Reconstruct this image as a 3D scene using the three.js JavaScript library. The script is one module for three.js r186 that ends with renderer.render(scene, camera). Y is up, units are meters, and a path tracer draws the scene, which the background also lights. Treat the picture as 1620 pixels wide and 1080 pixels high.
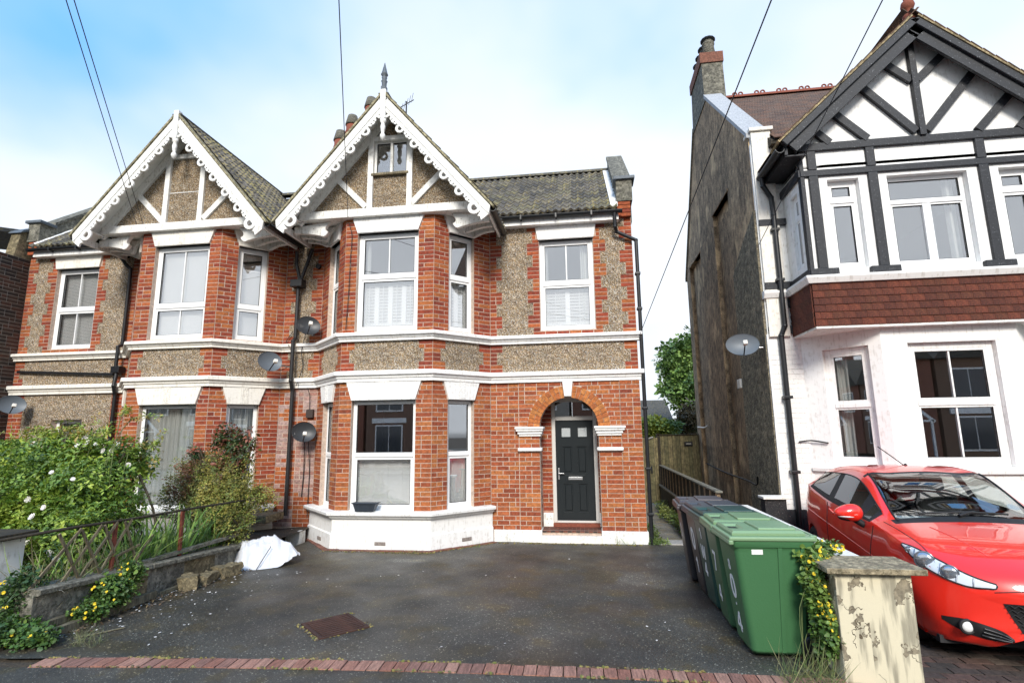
import * as THREE from 'three';
import { mergeGeometries, mergeVertices } from 'three/addons/utils/BufferGeometryUtils.js';
import { FontLoader } from 'three/addons/loaders/FontLoader.js';
import { TextGeometry } from 'three/addons/geometries/TextGeometry.js';
import { RoundedBoxGeometry } from 'three/addons/geometries/RoundedBoxGeometry.js';

// ------------------------------------------------------------------ camera, sky, sun, exposure
const scene = new THREE.Scene();
const camera = new THREE.PerspectiveCamera(65.25, 1024 / 682, 0.1, 600);
camera.position.set(0, 1.9, 10.3);
camera.rotation.set(THREE.MathUtils.degToRad(9.73), THREE.MathUtils.degToRad(7.81), THREE.MathUtils.degToRad(-0.702), 'YXZ');
const renderer = new THREE.WebGLRenderer({ antialias: true });
renderer.setSize(1024, 682);
renderer.toneMapping = THREE.LinearToneMapping;
renderer.toneMappingExposure = 2.9;
renderer.shadowMap.enabled = true;

// seeded random numbers and noise
function rng(seed) { let a = seed >>> 0; return () => { a = (a + 0x6D2B79F5) | 0; let t = Math.imul(a ^ (a >>> 15), 1 | a); t = (t + Math.imul(t ^ (t >>> 7), 61 | t)) ^ t; return ((t ^ (t >>> 14)) >>> 0) / 4294967296; }; }
const R0 = rng(7);
const hash2 = (x, y, s = 0) => { let h = Math.imul(x | 0, 374761393) + Math.imul(y | 0, 668265263) + Math.imul(s | 0, 1274126177); h = Math.imul(h ^ (h >>> 13), 1274126177); return ((h ^ (h >>> 16)) >>> 0) / 4294967296; };
const sm = (t) => t * t * (3 - 2 * t), lerp = (a, b, t) => a + (b - a) * t, clamp = (x, a = 0, b = 1) => Math.min(b, Math.max(a, x));
const sstep = (a, b, x) => sm(clamp((x - a) / (b - a)));
function vnoise(x, y, per = 0, s = 0) {
  const xi = Math.floor(x), yi = Math.floor(y), fx = sm(x - xi), fy = sm(y - yi);
  const m = (v) => per ? ((v % per) + per) % per : v;
  const a = hash2(m(xi), m(yi), s), b = hash2(m(xi + 1), m(yi), s), c = hash2(m(xi), m(yi + 1), s), d = hash2(m(xi + 1), m(yi + 1), s);
  return lerp(lerp(a, b, fx), lerp(c, d, fx), fy);
}
function fbm(x, y, per, oct = 4, s = 0) { let v = 0, a = 0.5, n = 0; for (let i = 0; i < oct; i++) { v += a * vnoise(x, y, per, s + i * 17); n += a; a *= 0.5; x *= 2; y *= 2; per *= 2; } return v / n; }

// a bright overcast sky with thin blue gaps high up
{
  const W = 1024, H = 512, d = new Float32Array(W * H * 4);
  for (let j = 0; j < H; j++) for (let i = 0; i < W; i++) {
    const el = ((j + 0.5) / H - 0.5) * Math.PI, az = ((i + 0.5) / W - 0.5) * 2 * Math.PI;
    const x = Math.cos(el) * Math.cos(az), y = Math.sin(el), z = Math.cos(el) * Math.sin(az);
    const k = 1 / (Math.max(y, 0) + 0.25), px = x * k, pz = z * k;
    const n = fbm(px * 0.6 + 74.0998, pz * 0.6 + 10.1807, 0, 2, 3), n2 = fbm(px * 4 + 3, pz * 4 + 9, 0, 4, 9);
    const gap = sstep(0.22, 0.8, Math.max(y, 0) * 0.7 + (n - 0.5) * 1.3 + 0.05 + (n2 - 0.5) * 0.3);
    const c = [0.325 + 0.05 * n2, 0.352 + 0.045 * n2, 0.388 + 0.04 * n2], b = [0.055, 0.20, 0.44];
    const lum = y < 0 ? 0.45 : 1;
    const o = (j * W + i) * 4;
    for (let q = 0; q < 3; q++) d[o + q] = lerp(c[q], b[q], gap) * lum;
    d[o + 3] = 1;
  }
  const t = new THREE.DataTexture(d, W, H, THREE.RGBAFormat, THREE.FloatType);
  t.mapping = THREE.EquirectangularReflectionMapping; t.magFilter = THREE.LinearFilter; t.wrapS = THREE.RepeatWrapping; t.needsUpdate = true;
  scene.background = t; scene.environment = t;
}
const sun = new THREE.DirectionalLight(new THREE.Color(1, 0.95, 0.87), 1.5);
sun.position.set(1, 23.5, 31); sun.target.position.set(-2, 2, 0);
sun.castShadow = true; sun.shadow.radius = 34; sun.shadow.mapSize.set(2048, 2048);
Object.assign(sun.shadow.camera, { left: -22, right: 16, top: 18, bottom: -14, near: 1, far: 90 });
scene.add(sun, sun.target);

// ------------------------------------------------------------------ helpers
const V = (x, y, z) => new THREE.Vector3(x, y, z);
const names = new Map();
function numbered(n) { const k = names.get(n) || 0; names.set(n, k + 1); return k ? `${n}_${String(k).padStart(3, '0')}` : n; }
function tag(o, label, category, group) { o.userData.label = label; o.userData.category = category; if (group) o.userData.group = group; return o; }
function thing(name, pos, label, category, group) {
  const g = new THREE.Group(); g.name = numbered(name); g.position.set(...pos); scene.add(g); return label ? tag(g, label, category, group) : g;
}
function part(name, parent, pos) { const g = new THREE.Group(); g.name = name; parent.add(g); if (pos) { const o = worldOf(parent); g.position.set(pos[0] - o.x, pos[1] - o.y, pos[2] - o.z); } return g; }
function worldOf(o) { const v = V(0, 0, 0); for (; o && o !== scene; o = o.parent) v.add(o.position); return v; }   // our groups are moved, not turned, while they are built
function shade(m) { m.castShadow = true; m.receiveShadow = true; return m; }
// gives uv in metres (divided by tile) from the dominant axis of each triangle
function uvw(g, tile = 1, ox = 0, oy = 0) {
  const p = g.attributes.position, u = new Float32Array(p.count * 2), a = V(), b = V(), c = V();
  for (let i = 0; i < p.count; i += 3) {
    a.fromBufferAttribute(p, i); b.fromBufferAttribute(p, i + 1); c.fromBufferAttribute(p, i + 2);
    const n = b.clone().sub(a).cross(c.clone().sub(a)), ax = Math.abs(n.x), ay = Math.abs(n.y), az = Math.abs(n.z);
    [a, b, c].forEach((q, k) => {
      const s = ay >= ax && ay >= az ? [q.x, q.z] : ax > az * 1.3 ? [q.z, q.y] : ax > az * 0.75 ? [(n.x * n.z > 0 ? q.x - q.z : q.x + q.z) * 0.7071, q.y] : [q.x, q.y];
      u[(i + k) * 2] = s[0] / tile + ox; u[(i + k) * 2 + 1] = s[1] / tile + oy;
    });
  }
  g.setAttribute('uv', new THREE.BufferAttribute(u, 2)); return g;
}
function flipIfMirrored(g, m) {
  if (m.determinant() >= 0) return g;
  for (const k of Object.keys(g.attributes)) { const at = g.attributes[k], s = at.itemSize, ar = at.array; for (let i = 0; i < at.count; i += 3) for (let q = 0; q < s; q++) { const t = ar[(i + 1) * s + q]; ar[(i + 1) * s + q] = ar[(i + 2) * s + q]; ar[(i + 2) * s + q] = t; } }
  return g;
}
class MB {                                   // collects geometry in world axes; build() merges it into one mesh
  constructor(m) { this.m = m || null; this.g = []; }
  add(g, m) {
    g = g.index ? g.toNonIndexed() : g.clone(); for (const k of Object.keys(g.attributes)) if (k !== 'position' && k !== 'normal') g.deleteAttribute(k);
    if (!g.attributes.normal) g.computeVertexNormals();
    for (const t of [m, this.m]) if (t) { g.applyMatrix4(t); flipIfMirrored(g, t); }
    this.g.push(g); return this;
  }
  box(x0, x1, y0, y1, z0, z1, m) { const g = new THREE.BoxGeometry(Math.abs(x1 - x0), Math.abs(y1 - y0), Math.abs(z1 - z0)); g.translate((x0 + x1) / 2, (y0 + y1) / 2, (z0 + z1) / 2); return this.add(g, m); }
  rbox(x0, x1, y0, y1, z0, z1, r, m, seg = 2) { const g = new RoundedBoxGeometry(Math.abs(x1 - x0), Math.abs(y1 - y0), Math.abs(z1 - z0), seg, r); g.translate((x0 + x1) / 2, (y0 + y1) / 2, (z0 + z1) / 2); return this.add(g, m); }
  bar(a, b, w, h, m, r = 0) {                 // a square bar from a to b; h lies nearest to the vertical
    const A = V(...a), B = V(...b), d = B.clone().sub(A), L = d.length(); d.normalize();
    const up = Math.abs(d.y) > 0.98 ? V(0, 0, 1) : V(0, 1, 0), s = d.clone().cross(up).normalize(), t = s.clone().cross(d);
    const g = r ? new RoundedBoxGeometry(w, h, L, 1, r) : new THREE.BoxGeometry(w, h, L); const M = new THREE.Matrix4().makeBasis(s, t, d.clone().negate()); M.setPosition(A.clone().add(B).multiplyScalar(0.5));
    g.applyMatrix4(M); return this.add(g, m);
  }
  tube(pts, r, seg = 8, m, closed = false, n) { const c = new THREE.CatmullRomCurve3(pts.map((p) => V(...p)), closed, 'catmullrom', 0.4); return this.add(new THREE.TubeGeometry(c, n || pts.length * 6, r, seg, closed), m); }
  pipe(pts, r, seg = 10, m) {                 // straight lengths with round elbows
    for (let i = 0; i + 1 < pts.length; i++) { const A = V(...pts[i]), B = V(...pts[i + 1]), d = B.clone().sub(A), L = d.length(); const g = new THREE.CylinderGeometry(r, r, L, seg); g.applyMatrix4(new THREE.Matrix4().makeRotationFromQuaternion(new THREE.Quaternion().setFromUnitVectors(V(0, 1, 0), d.normalize()))); g.translate((A.x + B.x) / 2, (A.y + B.y) / 2, (A.z + B.z) / 2); this.add(g, m); if (i) { const s = new THREE.SphereGeometry(r * 1.12, seg, 8); s.translate(A.x, A.y, A.z); this.add(s, m); } }
    return this;
  }
  lathe(pts, x, y, z, seg = 20, m) { const g = new THREE.LatheGeometry(pts.map((p) => new THREE.Vector2(p[0], p[1])), seg); g.translate(x, y, z); return this.add(g, m); }
  // outline [[x,y]..] in the xy plane, holes, from z0 to z1
  prism(pts, z0, z1, m, holes = [], bevel = 0) {
    const s = pts instanceof THREE.Shape ? pts : new THREE.Shape(pts.map((p) => new THREE.Vector2(p[0], p[1])));
    for (const h of holes) s.holes.push(h instanceof THREE.Path ? h : new THREE.Path(h.map((p) => new THREE.Vector2(p[0], p[1]))));
    const g = new THREE.ExtrudeGeometry(s, { depth: Math.abs(z1 - z0) - 2 * bevel, bevelEnabled: bevel > 0, bevelSize: bevel, bevelThickness: bevel, bevelOffset: -bevel, bevelSegments: 1, curveSegments: 10 }); g.translate(0, 0, Math.min(z0, z1) + bevel); return this.add(g, m);
  }
  // moulding: profile [[out,y]..] swept along path [[x,z]..]; 'out' is to the side given by sgn
  sweep(path, prof, m, capEnds = true, sgn = 1) {
    const P = path.map((p) => new THREE.Vector2(p[0], p[1])), N = P.length, off = [];
    for (let i = 0; i < N; i++) {
      const d0 = i ? P[i].clone().sub(P[i - 1]).normalize() : null, d1 = i + 1 < N ? P[i + 1].clone().sub(P[i]).normalize() : null;
      const n0 = d0 && new THREE.Vector2(-d0.y, d0.x), n1 = d1 && new THREE.Vector2(-d1.y, d1.x);
      let n; if (!n0) n = n1; else if (!n1) n = n0; else { n = n0.clone().add(n1).normalize(); n.multiplyScalar(1 / n.dot(n0)); } off.push(n.multiplyScalar(sgn));
    }
    const pos = [], q = (i, k) => [P[i].x + off[i].x * prof[k][0], prof[k][1], P[i].y + off[i].y * prof[k][0]];
    for (let i = 0; i + 1 < N; i++) for (let k = 0; k + 1 < prof.length; k++) { const a = q(i, k), b = q(i + 1, k), c = q(i + 1, k + 1), d = q(i, k + 1); pos.push(...a, ...b, ...c, ...a, ...c, ...d); }
    if (capEnds) for (const i of [0, N - 1]) { const tri = THREE.ShapeUtils.triangulateShape(prof.map((p) => new THREE.Vector2(p[0], p[1])), []); for (const t of tri) for (const k of t) pos.push(...q(i, k)); }
    const g = new THREE.BufferGeometry(); g.setAttribute('position', new THREE.Float32BufferAttribute(pos, 3)); g.computeVertexNormals(); return this.add(g, m);
  }
  geo(tile) { const g = mergeGeometries(this.g, false); return uvw(g, tile || 1); }
  build(name, mat, parent = scene, tile = 1) {
    const g = this.geo(tile), o = worldOf(parent); g.translate(-o.x, -o.y, -o.z);
    const me = shade(new THREE.Mesh(g, mat)); me.name = parent === scene ? numbered(name) : name; parent.add(me); return me;
  }
}
const frameM = (o, u, n) => { const y = V(0, 1, 0); const M = new THREE.Matrix4().makeBasis(u.clone().normalize(), y, n.clone().normalize()); M.setPosition(o); return M; };   // local (along, up, out) to world
const LIN = (r, g, b) => new THREE.Color().setRGB(r, g, b);
// ------------------------------------------------------------------ procedural textures (colour, grain, fine relief)
function tex(w, h, fn, srgb = true) {
  const d = new Uint8Array(w * h * 4), c = [0, 0, 0];
  for (let j = 0; j < h; j++) for (let i = 0; i < w; i++) { fn(i, j, c); const o = (j * w + i) * 4; d[o] = clamp(c[0], 0, 255); d[o + 1] = clamp(c[1], 0, 255); d[o + 2] = clamp(c[2], 0, 255); d[o + 3] = 255; }
  const t = new THREE.DataTexture(d, w, h); t.wrapS = t.wrapT = THREE.RepeatWrapping; t.magFilter = THREE.LinearFilter; t.minFilter = THREE.LinearMipmapLinearFilter; t.generateMipmaps = true; if (srgb) t.colorSpace = THREE.SRGBColorSpace; t.needsUpdate = true; return t;
}
// nearest of scattered cell points (periodic): [distance, cell id]
function cell(x, y, per, s, out) {
  const xi = Math.floor(x), yi = Math.floor(y); let b = 9, id = 0, b2 = 9;
  for (let a = -1; a <= 1; a++) for (let c = -1; c <= 1; c++) {
    const cx = xi + a, cy = yi + c, mx = ((cx % per) + per) % per, my = ((cy % per) + per) % per;
    const dx = cx + 0.15 + 0.7 * hash2(mx, my, s) - x, dy = cy + 0.15 + 0.7 * hash2(mx, my, s + 5) - y, d = dx * dx + dy * dy;
    if (d < b) { b2 = b; b = d; id = hash2(mx, my, s + 9); } else if (d < b2) b2 = d;
  }
  out[0] = Math.sqrt(b); out[1] = id; out[2] = Math.sqrt(b2); return out;
}
const co = [0, 0, 0];
const T = {};
T.brick = tex(256, 256, (i, j, c) => { const f = fbm(i / 16, j / 16, 16, 4, 1), s = hash2(i, j, 3), k = 190 + 90 * (f - 0.4) + (s - 0.5) * 34; const pit = hash2(i >> 1, j >> 1, 8) > 0.965 ? 0.6 : 1; const lime = sstep(0.66, 0.8, fbm(i / 32 + 3, j / 32, 8, 4, 21)); c[0] = lerp(k * pit, 235, lime * 0.35); c[1] = lerp(k * pit, 225, lime * 0.4); c[2] = lerp(k * pit, 215, lime * 0.4); });
T.grain = tex(256, 256, (i, j, c) => { const f = fbm(i / 8, j / 8, 32, 4, 40), k = 205 + 70 * (f - 0.5) + (hash2(i, j, 5) - 0.5) * 26; c[0] = c[1] = c[2] = k; });
T.grainB = tex(256, 256, (i, j, c) => { const k = 128 + 150 * (fbm(i / 8, j / 8, 32, 4, 60) - 0.5) + (hash2(i, j, 6) - 0.5) * 50; c[0] = c[1] = c[2] = k; }, false);
{
  const N = 1024, P = 96, hgt = new Float32Array(N * N);
  const pal = [[196, 168, 128], [150, 118, 78], [222, 206, 176], [120, 98, 72], [176, 146, 100], [236, 226, 206], [98, 82, 66], [186, 150, 108], [140, 128, 112], [205, 182, 140]];
  T.pebble = tex(N, N, (i, j, c) => {
    cell(i / N * P, j / N * P, P, 4, co); const edge = sstep(0.02, 0.22, co[2] - co[0]); hgt[j * N + i] = edge * (0.45 + 0.55 * (1 - co[0])) ;
    const p = pal[Math.floor(co[1] * 9.99)], st = 0.82 + 0.36 * fbm(i / 64, j / 64, 16, 4, 31), g = (0.42 + 0.58 * edge) * st * (0.9 + 0.2 * hash2(i, j, 2));
    c[0] = p[0] * g; c[1] = p[1] * g; c[2] = p[2] * g;
  });
  T.pebbleB = tex(N, N, (i, j, c) => { c[0] = c[1] = c[2] = hgt[j * N + i] * 220; }, false);
}
{
  const N = 2048, P = 340;           // 4 m across
  const h = new Uint8Array(N * N);
  T.asphalt = tex(N, N, (i, j, c) => {
    cell(i / N * P, j / N * P, P, 14, co); const id = co[1], e = sstep(0.0, 0.3, co[2] - co[0]);
    const big = fbm(i / 256, j / 256, 8, 5, 71), br = fbm(i / 128 + 5, j / 128, 16, 4, 88);
    let k = 70 + 38 * (big - 0.4) + (id < 0.5 ? 0 : (id - 0.5) * 60) + (id > 0.972 ? 60 : 0); k *= 0.55 + 0.45 * e; k += (hash2(i, j, 4) - 0.5) * 16;
    const b = sstep(0.5, 0.68, br) * 0.6; h[j * N + i] = 60 + 150 * e * (0.5 + id * 0.5);
    c[0] = k * (1.03 + 0.10 * b); c[1] = k * (1 - 0.0 * b); c[2] = k * (0.90 - 0.22 * b);
  });
  T.asphaltB = tex(N, N, (i, j, c) => { c[0] = c[1] = c[2] = h[j * N + i]; }, false);
  T.asphaltR = tex(512, 512, (i, j, c) => { const w = fbm(i / 64, j / 64, 8, 5, 15); c[0] = c[1] = c[2] = 150 + 150 * (w - 0.45); }, false);
}
// paint that has chipped and got dirty
const paintTex = (r, g, b, dirt, chips, s) => tex(512, 512, (i, j, c) => {
  const f = 0.55 * fbm(i / 32, j / 32, 16, 5, s) + 0.45 * fbm(i / 10, j / 90, 0, 4, s + 7), fine = hash2(i, j, s) - 0.5, d = sstep(0.5, 0.78, f) * dirt, ch = chips && fbm(i / 12, j / 20, 0, 3, s + 3) > chips ? 1 : 0;
  const k = 1 - 0.35 * d + fine * 0.03; c[0] = r * k; c[1] = g * k * (1 - 0.03 * d); c[2] = b * k * (1 - 0.08 * d); if (ch) { c[0] = 96; c[1] = 90; c[2] = 82; }
});
T.white = paintTex(238, 237, 234, 0.3, 0, 101);
T.whiteOld = paintTex(234, 233, 228, 0.5, 0.84, 131);
T.cream = paintTex(233, 228, 218, 0.35, 0, 151);
T.black = tex(512, 512, (i, j, c) => { const f = fbm(i / 24, j / 24, 0, 4, 171), ch = fbm(i / 9, j / 9, 0, 3, 175) > 0.79 ? 1 : 0, k = 20 + 22 * f; c[0] = ch ? 140 : k; c[1] = ch ? 142 : k + 2; c[2] = ch ? 146 : k + 7; });
// weathered dark cement render with runs of dirt (side wall of the half-timbered house)
T.cement = tex(1024, 1024, (i, j, c) => {
  const u = i / 1024, v = j / 1024, run = fbm(u * 20, v * 2.6, 0, 4, 201), blot = fbm(u * 7, v * 7, 0, 5, 211), fine = fbm(u * 90, v * 60, 0, 3, 221), scar = sstep(0.62, 0.72, fbm(u * 15 + 2, v * 8, 0, 5, 231));
  let k = 68 + 18 * (run - 0.4) + 40 * (blot - 0.45) + 52 * (fine - 0.5) + (hash2(i >> 1, j >> 1, 7) - 0.5) * 30; k = Math.max(k, 22);
  c[0] = lerp(k * 1.06, 150, scar * 0.4); c[1] = lerp(k * 0.96, 138, scar * 0.4); c[2] = lerp(k * 0.82, 116, scar * 0.4);
});
T.cementB = tex(512, 512, (i, j, c) => { const k = 255 * fbm(i / 10, j / 10, 0, 4, 241); c[0] = c[1] = c[2] = k; }, false);
T.stone = tex(512, 512, (i, j, c) => { const f = fbm(i / 32, j / 32, 16, 5, 251), l = sstep(0.58, 0.7, fbm(i / 16 + 7, j / 16, 32, 4, 261)), k = 120 + 110 * (f - 0.5) + (hash2(i, j, 9) - 0.5) * 34; c[0] = lerp(k, 70, l * 0.6); c[1] = lerp(k * 0.97, 70, l * 0.6); c[2] = lerp(k * 0.88, 58, l * 0.6); });
// roof tile: grey concrete with yellow and green lichen
T.roof = tex(512, 512, (i, j, c) => { const f = fbm(i / 32, j / 32, 16, 5, 271), l = sstep(0.58, 0.72, fbm(i / 22 + 9, j / 22, 0, 5, 281)), k = 92 + 80 * (f - 0.5) + (hash2(i, j, 11) - 0.5) * 36; c[0] = lerp(k, 168, l * 0.6); c[1] = lerp(k * 0.98, 152, l * 0.6); c[2] = lerp(k * 0.94, 84, l * 0.6); });
T.clay = tex(512, 512, (i, j, c) => { const f = fbm(i / 32, j / 32, 16, 5, 291), l = fbm(i / 5 + 3, j / 5, 0, 3, 301) > 0.77 && fbm(i / 60, j / 60, 0, 3, 306) > 0.5 ? 1 : 0, k = 1 + 0.7 * (f - 0.5) + (hash2(i, j, 12) - 0.5) * 0.2; c[0] = l ? 214 : 128 * k; c[1] = l ? 158 : 62 * k; c[2] = l ? 74 : 44 * k; });
T.wood = tex(512, 512, (i, j, c) => { const g = fbm(i / 6, j / 90, 0, 5, 311), b = fbm(i / 60, j / 60, 0, 4, 321), k = 96 + 90 * (g - 0.5) + 60 * (b - 0.5); c[0] = k; c[1] = k * 0.95; c[2] = k * 0.78; });
// cream wall paint flaking off grey cement
T.flake = tex(1024, 1024, (i, j, c) => {
  const u = i / 1024, v = j / 1024, a = fbm(u * 9, v * 9, 0, 6, 331) + 0.10 * (fbm(u * 60, v * 60, 0, 2, 335) - 0.5), bare = a > 0.69 ? 1 : 0, rim = a > 0.682 && !bare, st = fbm(u * 22, v * 3, 0, 5, 341), crack = Math.abs(fbm(u * 5 + 3, v * 5, 0, 5, 345) - 0.5) < 0.0045 && fbm(u * 3, v * 3, 0, 3, 348) > 0.5;
  const k = 1 - 0.3 * sstep(0.5, 0.8, st) + (hash2(i, j, 13) - 0.5) * 0.06, z = 0.75 + 0.5 * fbm(u * 50, v * 50, 0, 3, 351);
  c[0] = bare ? 138 * z : 216 * k; c[1] = bare ? 128 * z : 206 * k; c[2] = bare ? 108 * z : 178 * k; if (rim || crack) { c[0] = 92; c[1] = 80; c[2] = 62; }
});
T.soil = tex(512, 512, (i, j, c) => { const k = 58 + 70 * (fbm(i / 12, j / 12, 0, 5, 361) - 0.5) + (hash2(i, j, 14) - 0.5) * 30; c[0] = k * 1.1; c[1] = k * 0.95; c[2] = k * 0.75; });
T.curtain = tex(256, 256, (i, j, c) => { const k = 222 + 20 * (fbm(i / 8, j / 40, 0, 3, 371) - 0.5); c[0] = k; c[1] = k + 4; c[2] = k - 2; });
T.rust = tex(256, 256, (i, j, c) => { const f = fbm(i / 20, j / 20, 0, 5, 381), k = 0.7 + 0.7 * f; c[0] = 96 * k; c[1] = 58 * k; c[2] = 46 * k; });

const std = (o) => new THREE.MeshStandardMaterial({ roughness: 0.85, ...o });
const phy = (o) => new THREE.MeshPhysicalMaterial(o);
const M = {
  mortar: std({ color: LIN(0.84, 0.65, 0.52), map: T.grain, bumpMap: T.grainB, bumpScale: 0.004 }),
  mortarGrey: std({ color: LIN(0.55, 0.50, 0.44), map: T.grain }),
  brickMix: std({ map: T.brick, vertexColors: true, bumpMap: T.grainB, bumpScale: 0.004, roughness: 0.9 }),
  pebble: std({ color: LIN(1.5, 1.56, 1.74), map: T.pebble, bumpMap: T.pebbleB, bumpScale: 0.018, roughness: 0.9 }),
  pebbleOld: std({ color: LIN(1.25, 1.27, 1.35), map: T.pebble, bumpMap: T.pebbleB, bumpScale: 0.018, roughness: 0.9 }),
  asphalt: std({ map: T.asphalt, bumpMap: T.asphaltB, bumpScale: 0.006, roughnessMap: T.asphaltR, roughness: 0.8, vertexColors: true }),
  white: std({ map: T.white, roughness: 0.6 }), whiteOld: std({ map: T.whiteOld, roughness: 0.75 }), cream: std({ map: T.cream, roughness: 0.8, bumpMap: T.grainB, bumpScale: 0.003 }),
  upvc: phy({ color: LIN(0.84, 0.84, 0.83), roughness: 0.35 }),
  blackPaint: std({ map: T.black, roughness: 0.6 }), blackPlastic: phy({ color: LIN(0.012, 0.013, 0.015), roughness: 0.38 }), seal: std({ color: LIN(0.02, 0.02, 0.02) }),
  cement: std({ color: LIN(4.0, 3.45, 2.85), map: T.cement, bumpMap: T.cementB, bumpScale: 0.008, roughness: 0.95 }), grey: std({ color: LIN(0.8, 0.8, 0.78), map: T.stone, bumpMap: T.cementB, bumpScale: 0.006, roughness: 0.95 }),
  stone: std({ map: T.stone, bumpMap: T.cementB, bumpScale: 0.01, roughness: 0.95 }), stoneWarm: std({ color: LIN(1.0, 0.86, 0.6), map: T.stone, bumpMap: T.cementB, bumpScale: 0.01 }),
  clay: std({ map: T.clay, bumpMap: T.grainB, bumpScale: 0.003, roughness: 0.85 }), terracotta: std({ color: LIN(0.36, 0.10, 0.055), map: T.grain }),
  wood: std({ map: T.wood, bumpMap: T.wood, bumpScale: 0.004 }), woodDark: std({ color: LIN(0.28, 0.24, 0.2), map: T.wood }), woodPale: std({ color: LIN(1.5, 1.35, 1.2), map: T.wood }),
  flake: std({ map: T.flake, bumpMap: T.flake, bumpScale: 0.008 }), soil: std({ map: T.soil, bumpMap: T.soil, bumpScale: 0.02, roughness: 1 }),
  rust: std({ color: LIN(0.42, 0.5, 0.52), map: T.rust, roughness: 0.8, bumpMap: T.grainB, bumpScale: 0.004 }), rustPost: std({ color: LIN(0.30, 0.07, 0.04), map: T.grain }),
  glass: phy({ color: 0xffffff, transmission: 1, thickness: 0, roughness: 0.01, ior: 3.1 }),
  room: std({ color: LIN(0.42, 0.40, 0.37), roughness: 0.9 }),
  blind: std({ color: LIN(0.86, 0.87, 0.85), roughness: 0.5 }), curtain: phy({ map: T.curtain, roughness: 0.95, transmission: 0.25, thickness: 0, side: THREE.DoubleSide }),
  dish: phy({ color: LIN(0.035, 0.038, 0.042), roughness: 0.45 }), dishGrey: phy({ color: LIN(0.12, 0.14, 0.16), roughness: 0.5 }), metal: phy({ color: LIN(0.55, 0.55, 0.55), metalness: 0.9, roughness: 0.35 }),
  lead: std({ color: LIN(0.16, 0.19, 0.22), roughness: 0.6, map: T.grain }), cable: std({ color: LIN(0.012, 0.012, 0.013), roughness: 0.6 }),
};
// brick tones, linear
const BR = { red: [[0.58, 0.145, 0.045], [0.52, 0.12, 0.04], [0.64, 0.19, 0.055], [0.44, 0.09, 0.035], [0.66, 0.20, 0.06], [0.36, 0.07, 0.03], [0.55, 0.16, 0.07], [0.25, 0.055, 0.035], [0.6, 0.165, 0.05]],
  orange: [[0.64, 0.19, 0.055], [0.58, 0.155, 0.05], [0.68, 0.23, 0.07], [0.5, 0.12, 0.045], [0.6, 0.17, 0.06], [0.44, 0.1, 0.04], [0.62, 0.2, 0.08], [0.36, 0.08, 0.04]],
  deep: [[0.56, 0.125, 0.04], [0.48, 0.095, 0.035], [0.6, 0.16, 0.05], [0.44, 0.08, 0.035], [0.62, 0.19, 0.055], [0.36, 0.07, 0.035], [0.52, 0.12, 0.05], [0.57, 0.14, 0.045]],
  dark: [[0.055, 0.036, 0.026], [0.085, 0.05, 0.035], [0.04, 0.03, 0.025], [0.12, 0.055, 0.035], [0.07, 0.05, 0.038], [0.10, 0.07, 0.05]] };
const toneMats = new Map();
function toneMat(c, map, key, extra) { const k = key + c.map((v) => v.toFixed(3)).join(); if (!toneMats.has(k)) toneMats.set(k, std({ color: LIN(...c), map, bumpMap: T.grainB, bumpScale: 0.004, roughness: 0.9, ...extra })); return toneMats.get(k); }

// ------------------------------------------------------------------ bricks laid one by one
const unitBricks = []; for (let k = 0; k < 8; k++) { const g = new THREE.BoxGeometry(1, 1, 1), u = g.attributes.uv; for (let i = 0; i < u.count; i++) u.setXY(i, u.getX(i) * 0.45 + k * 0.137, u.getY(i) * 0.15 + k * 0.311); unitBricks.push(g); }
// list gets {p, q, s, c}; fr = frameM; rows(v) gives free intervals [[a,b]..] along u at height v
function layBricks(list, fr, v0, v1, rows, o = {}) {
  const { h = 0.0825, L = 0.235, j = 0.0135, depth = 0.05, out = 0, tones = BR.red, seed = 1, dark = 0, toneAt } = o, r = rng(seed);
  const q = new THREE.Quaternion().setFromRotationMatrix(new THREE.Matrix4().extractRotation(fr)); const n = Math.round((v1 - v0) / h), hh = (v1 - v0) / n;
  for (let i = 0; i < n; i++) {
    const v = v0 + (i + 0.5) * hh;
    for (const [a, b] of rows(v)) {
      if (b - a < 0.035) continue;
      let x = a, k = i % 2; const cuts = [a]; let head = (i % 2) === 1;
      if (head && b - a > 0.3) { x = a + L / 2; cuts.push(x); }
      for (let guard = 0; guard < 200 && x < b - 0.02; guard++) { const len = o.flemish === false ? L : (r() < 0.16 ? L / 2 : L); x += len; if (b - x < 0.075) x = b; cuts.push(Math.min(x, b)); }
      if (cuts[cuts.length - 1] < b - 1e-4) cuts.push(b);
      for (let c = 0; c + 1 < cuts.length; c++) {
        const w = cuts[c + 1] - cuts[c] - j; if (w < 0.015) continue;
        const p = V((cuts[c] + cuts[c + 1]) / 2, v, out - depth / 2 + (r() - 0.5) * 0.005).applyMatrix4(fr);
        let t = toneAt ? toneAt(p, r) : tones[Math.floor(r() * r() * 0.35 * tones.length + r() * 0.65 * tones.length) % tones.length];
        const m = 0.86 + 0.28 * r(); list.push({ p, q, s: V(w, hh - j, depth), c: t.map((z) => z * m), t });
      }
    }
  }
}
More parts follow.
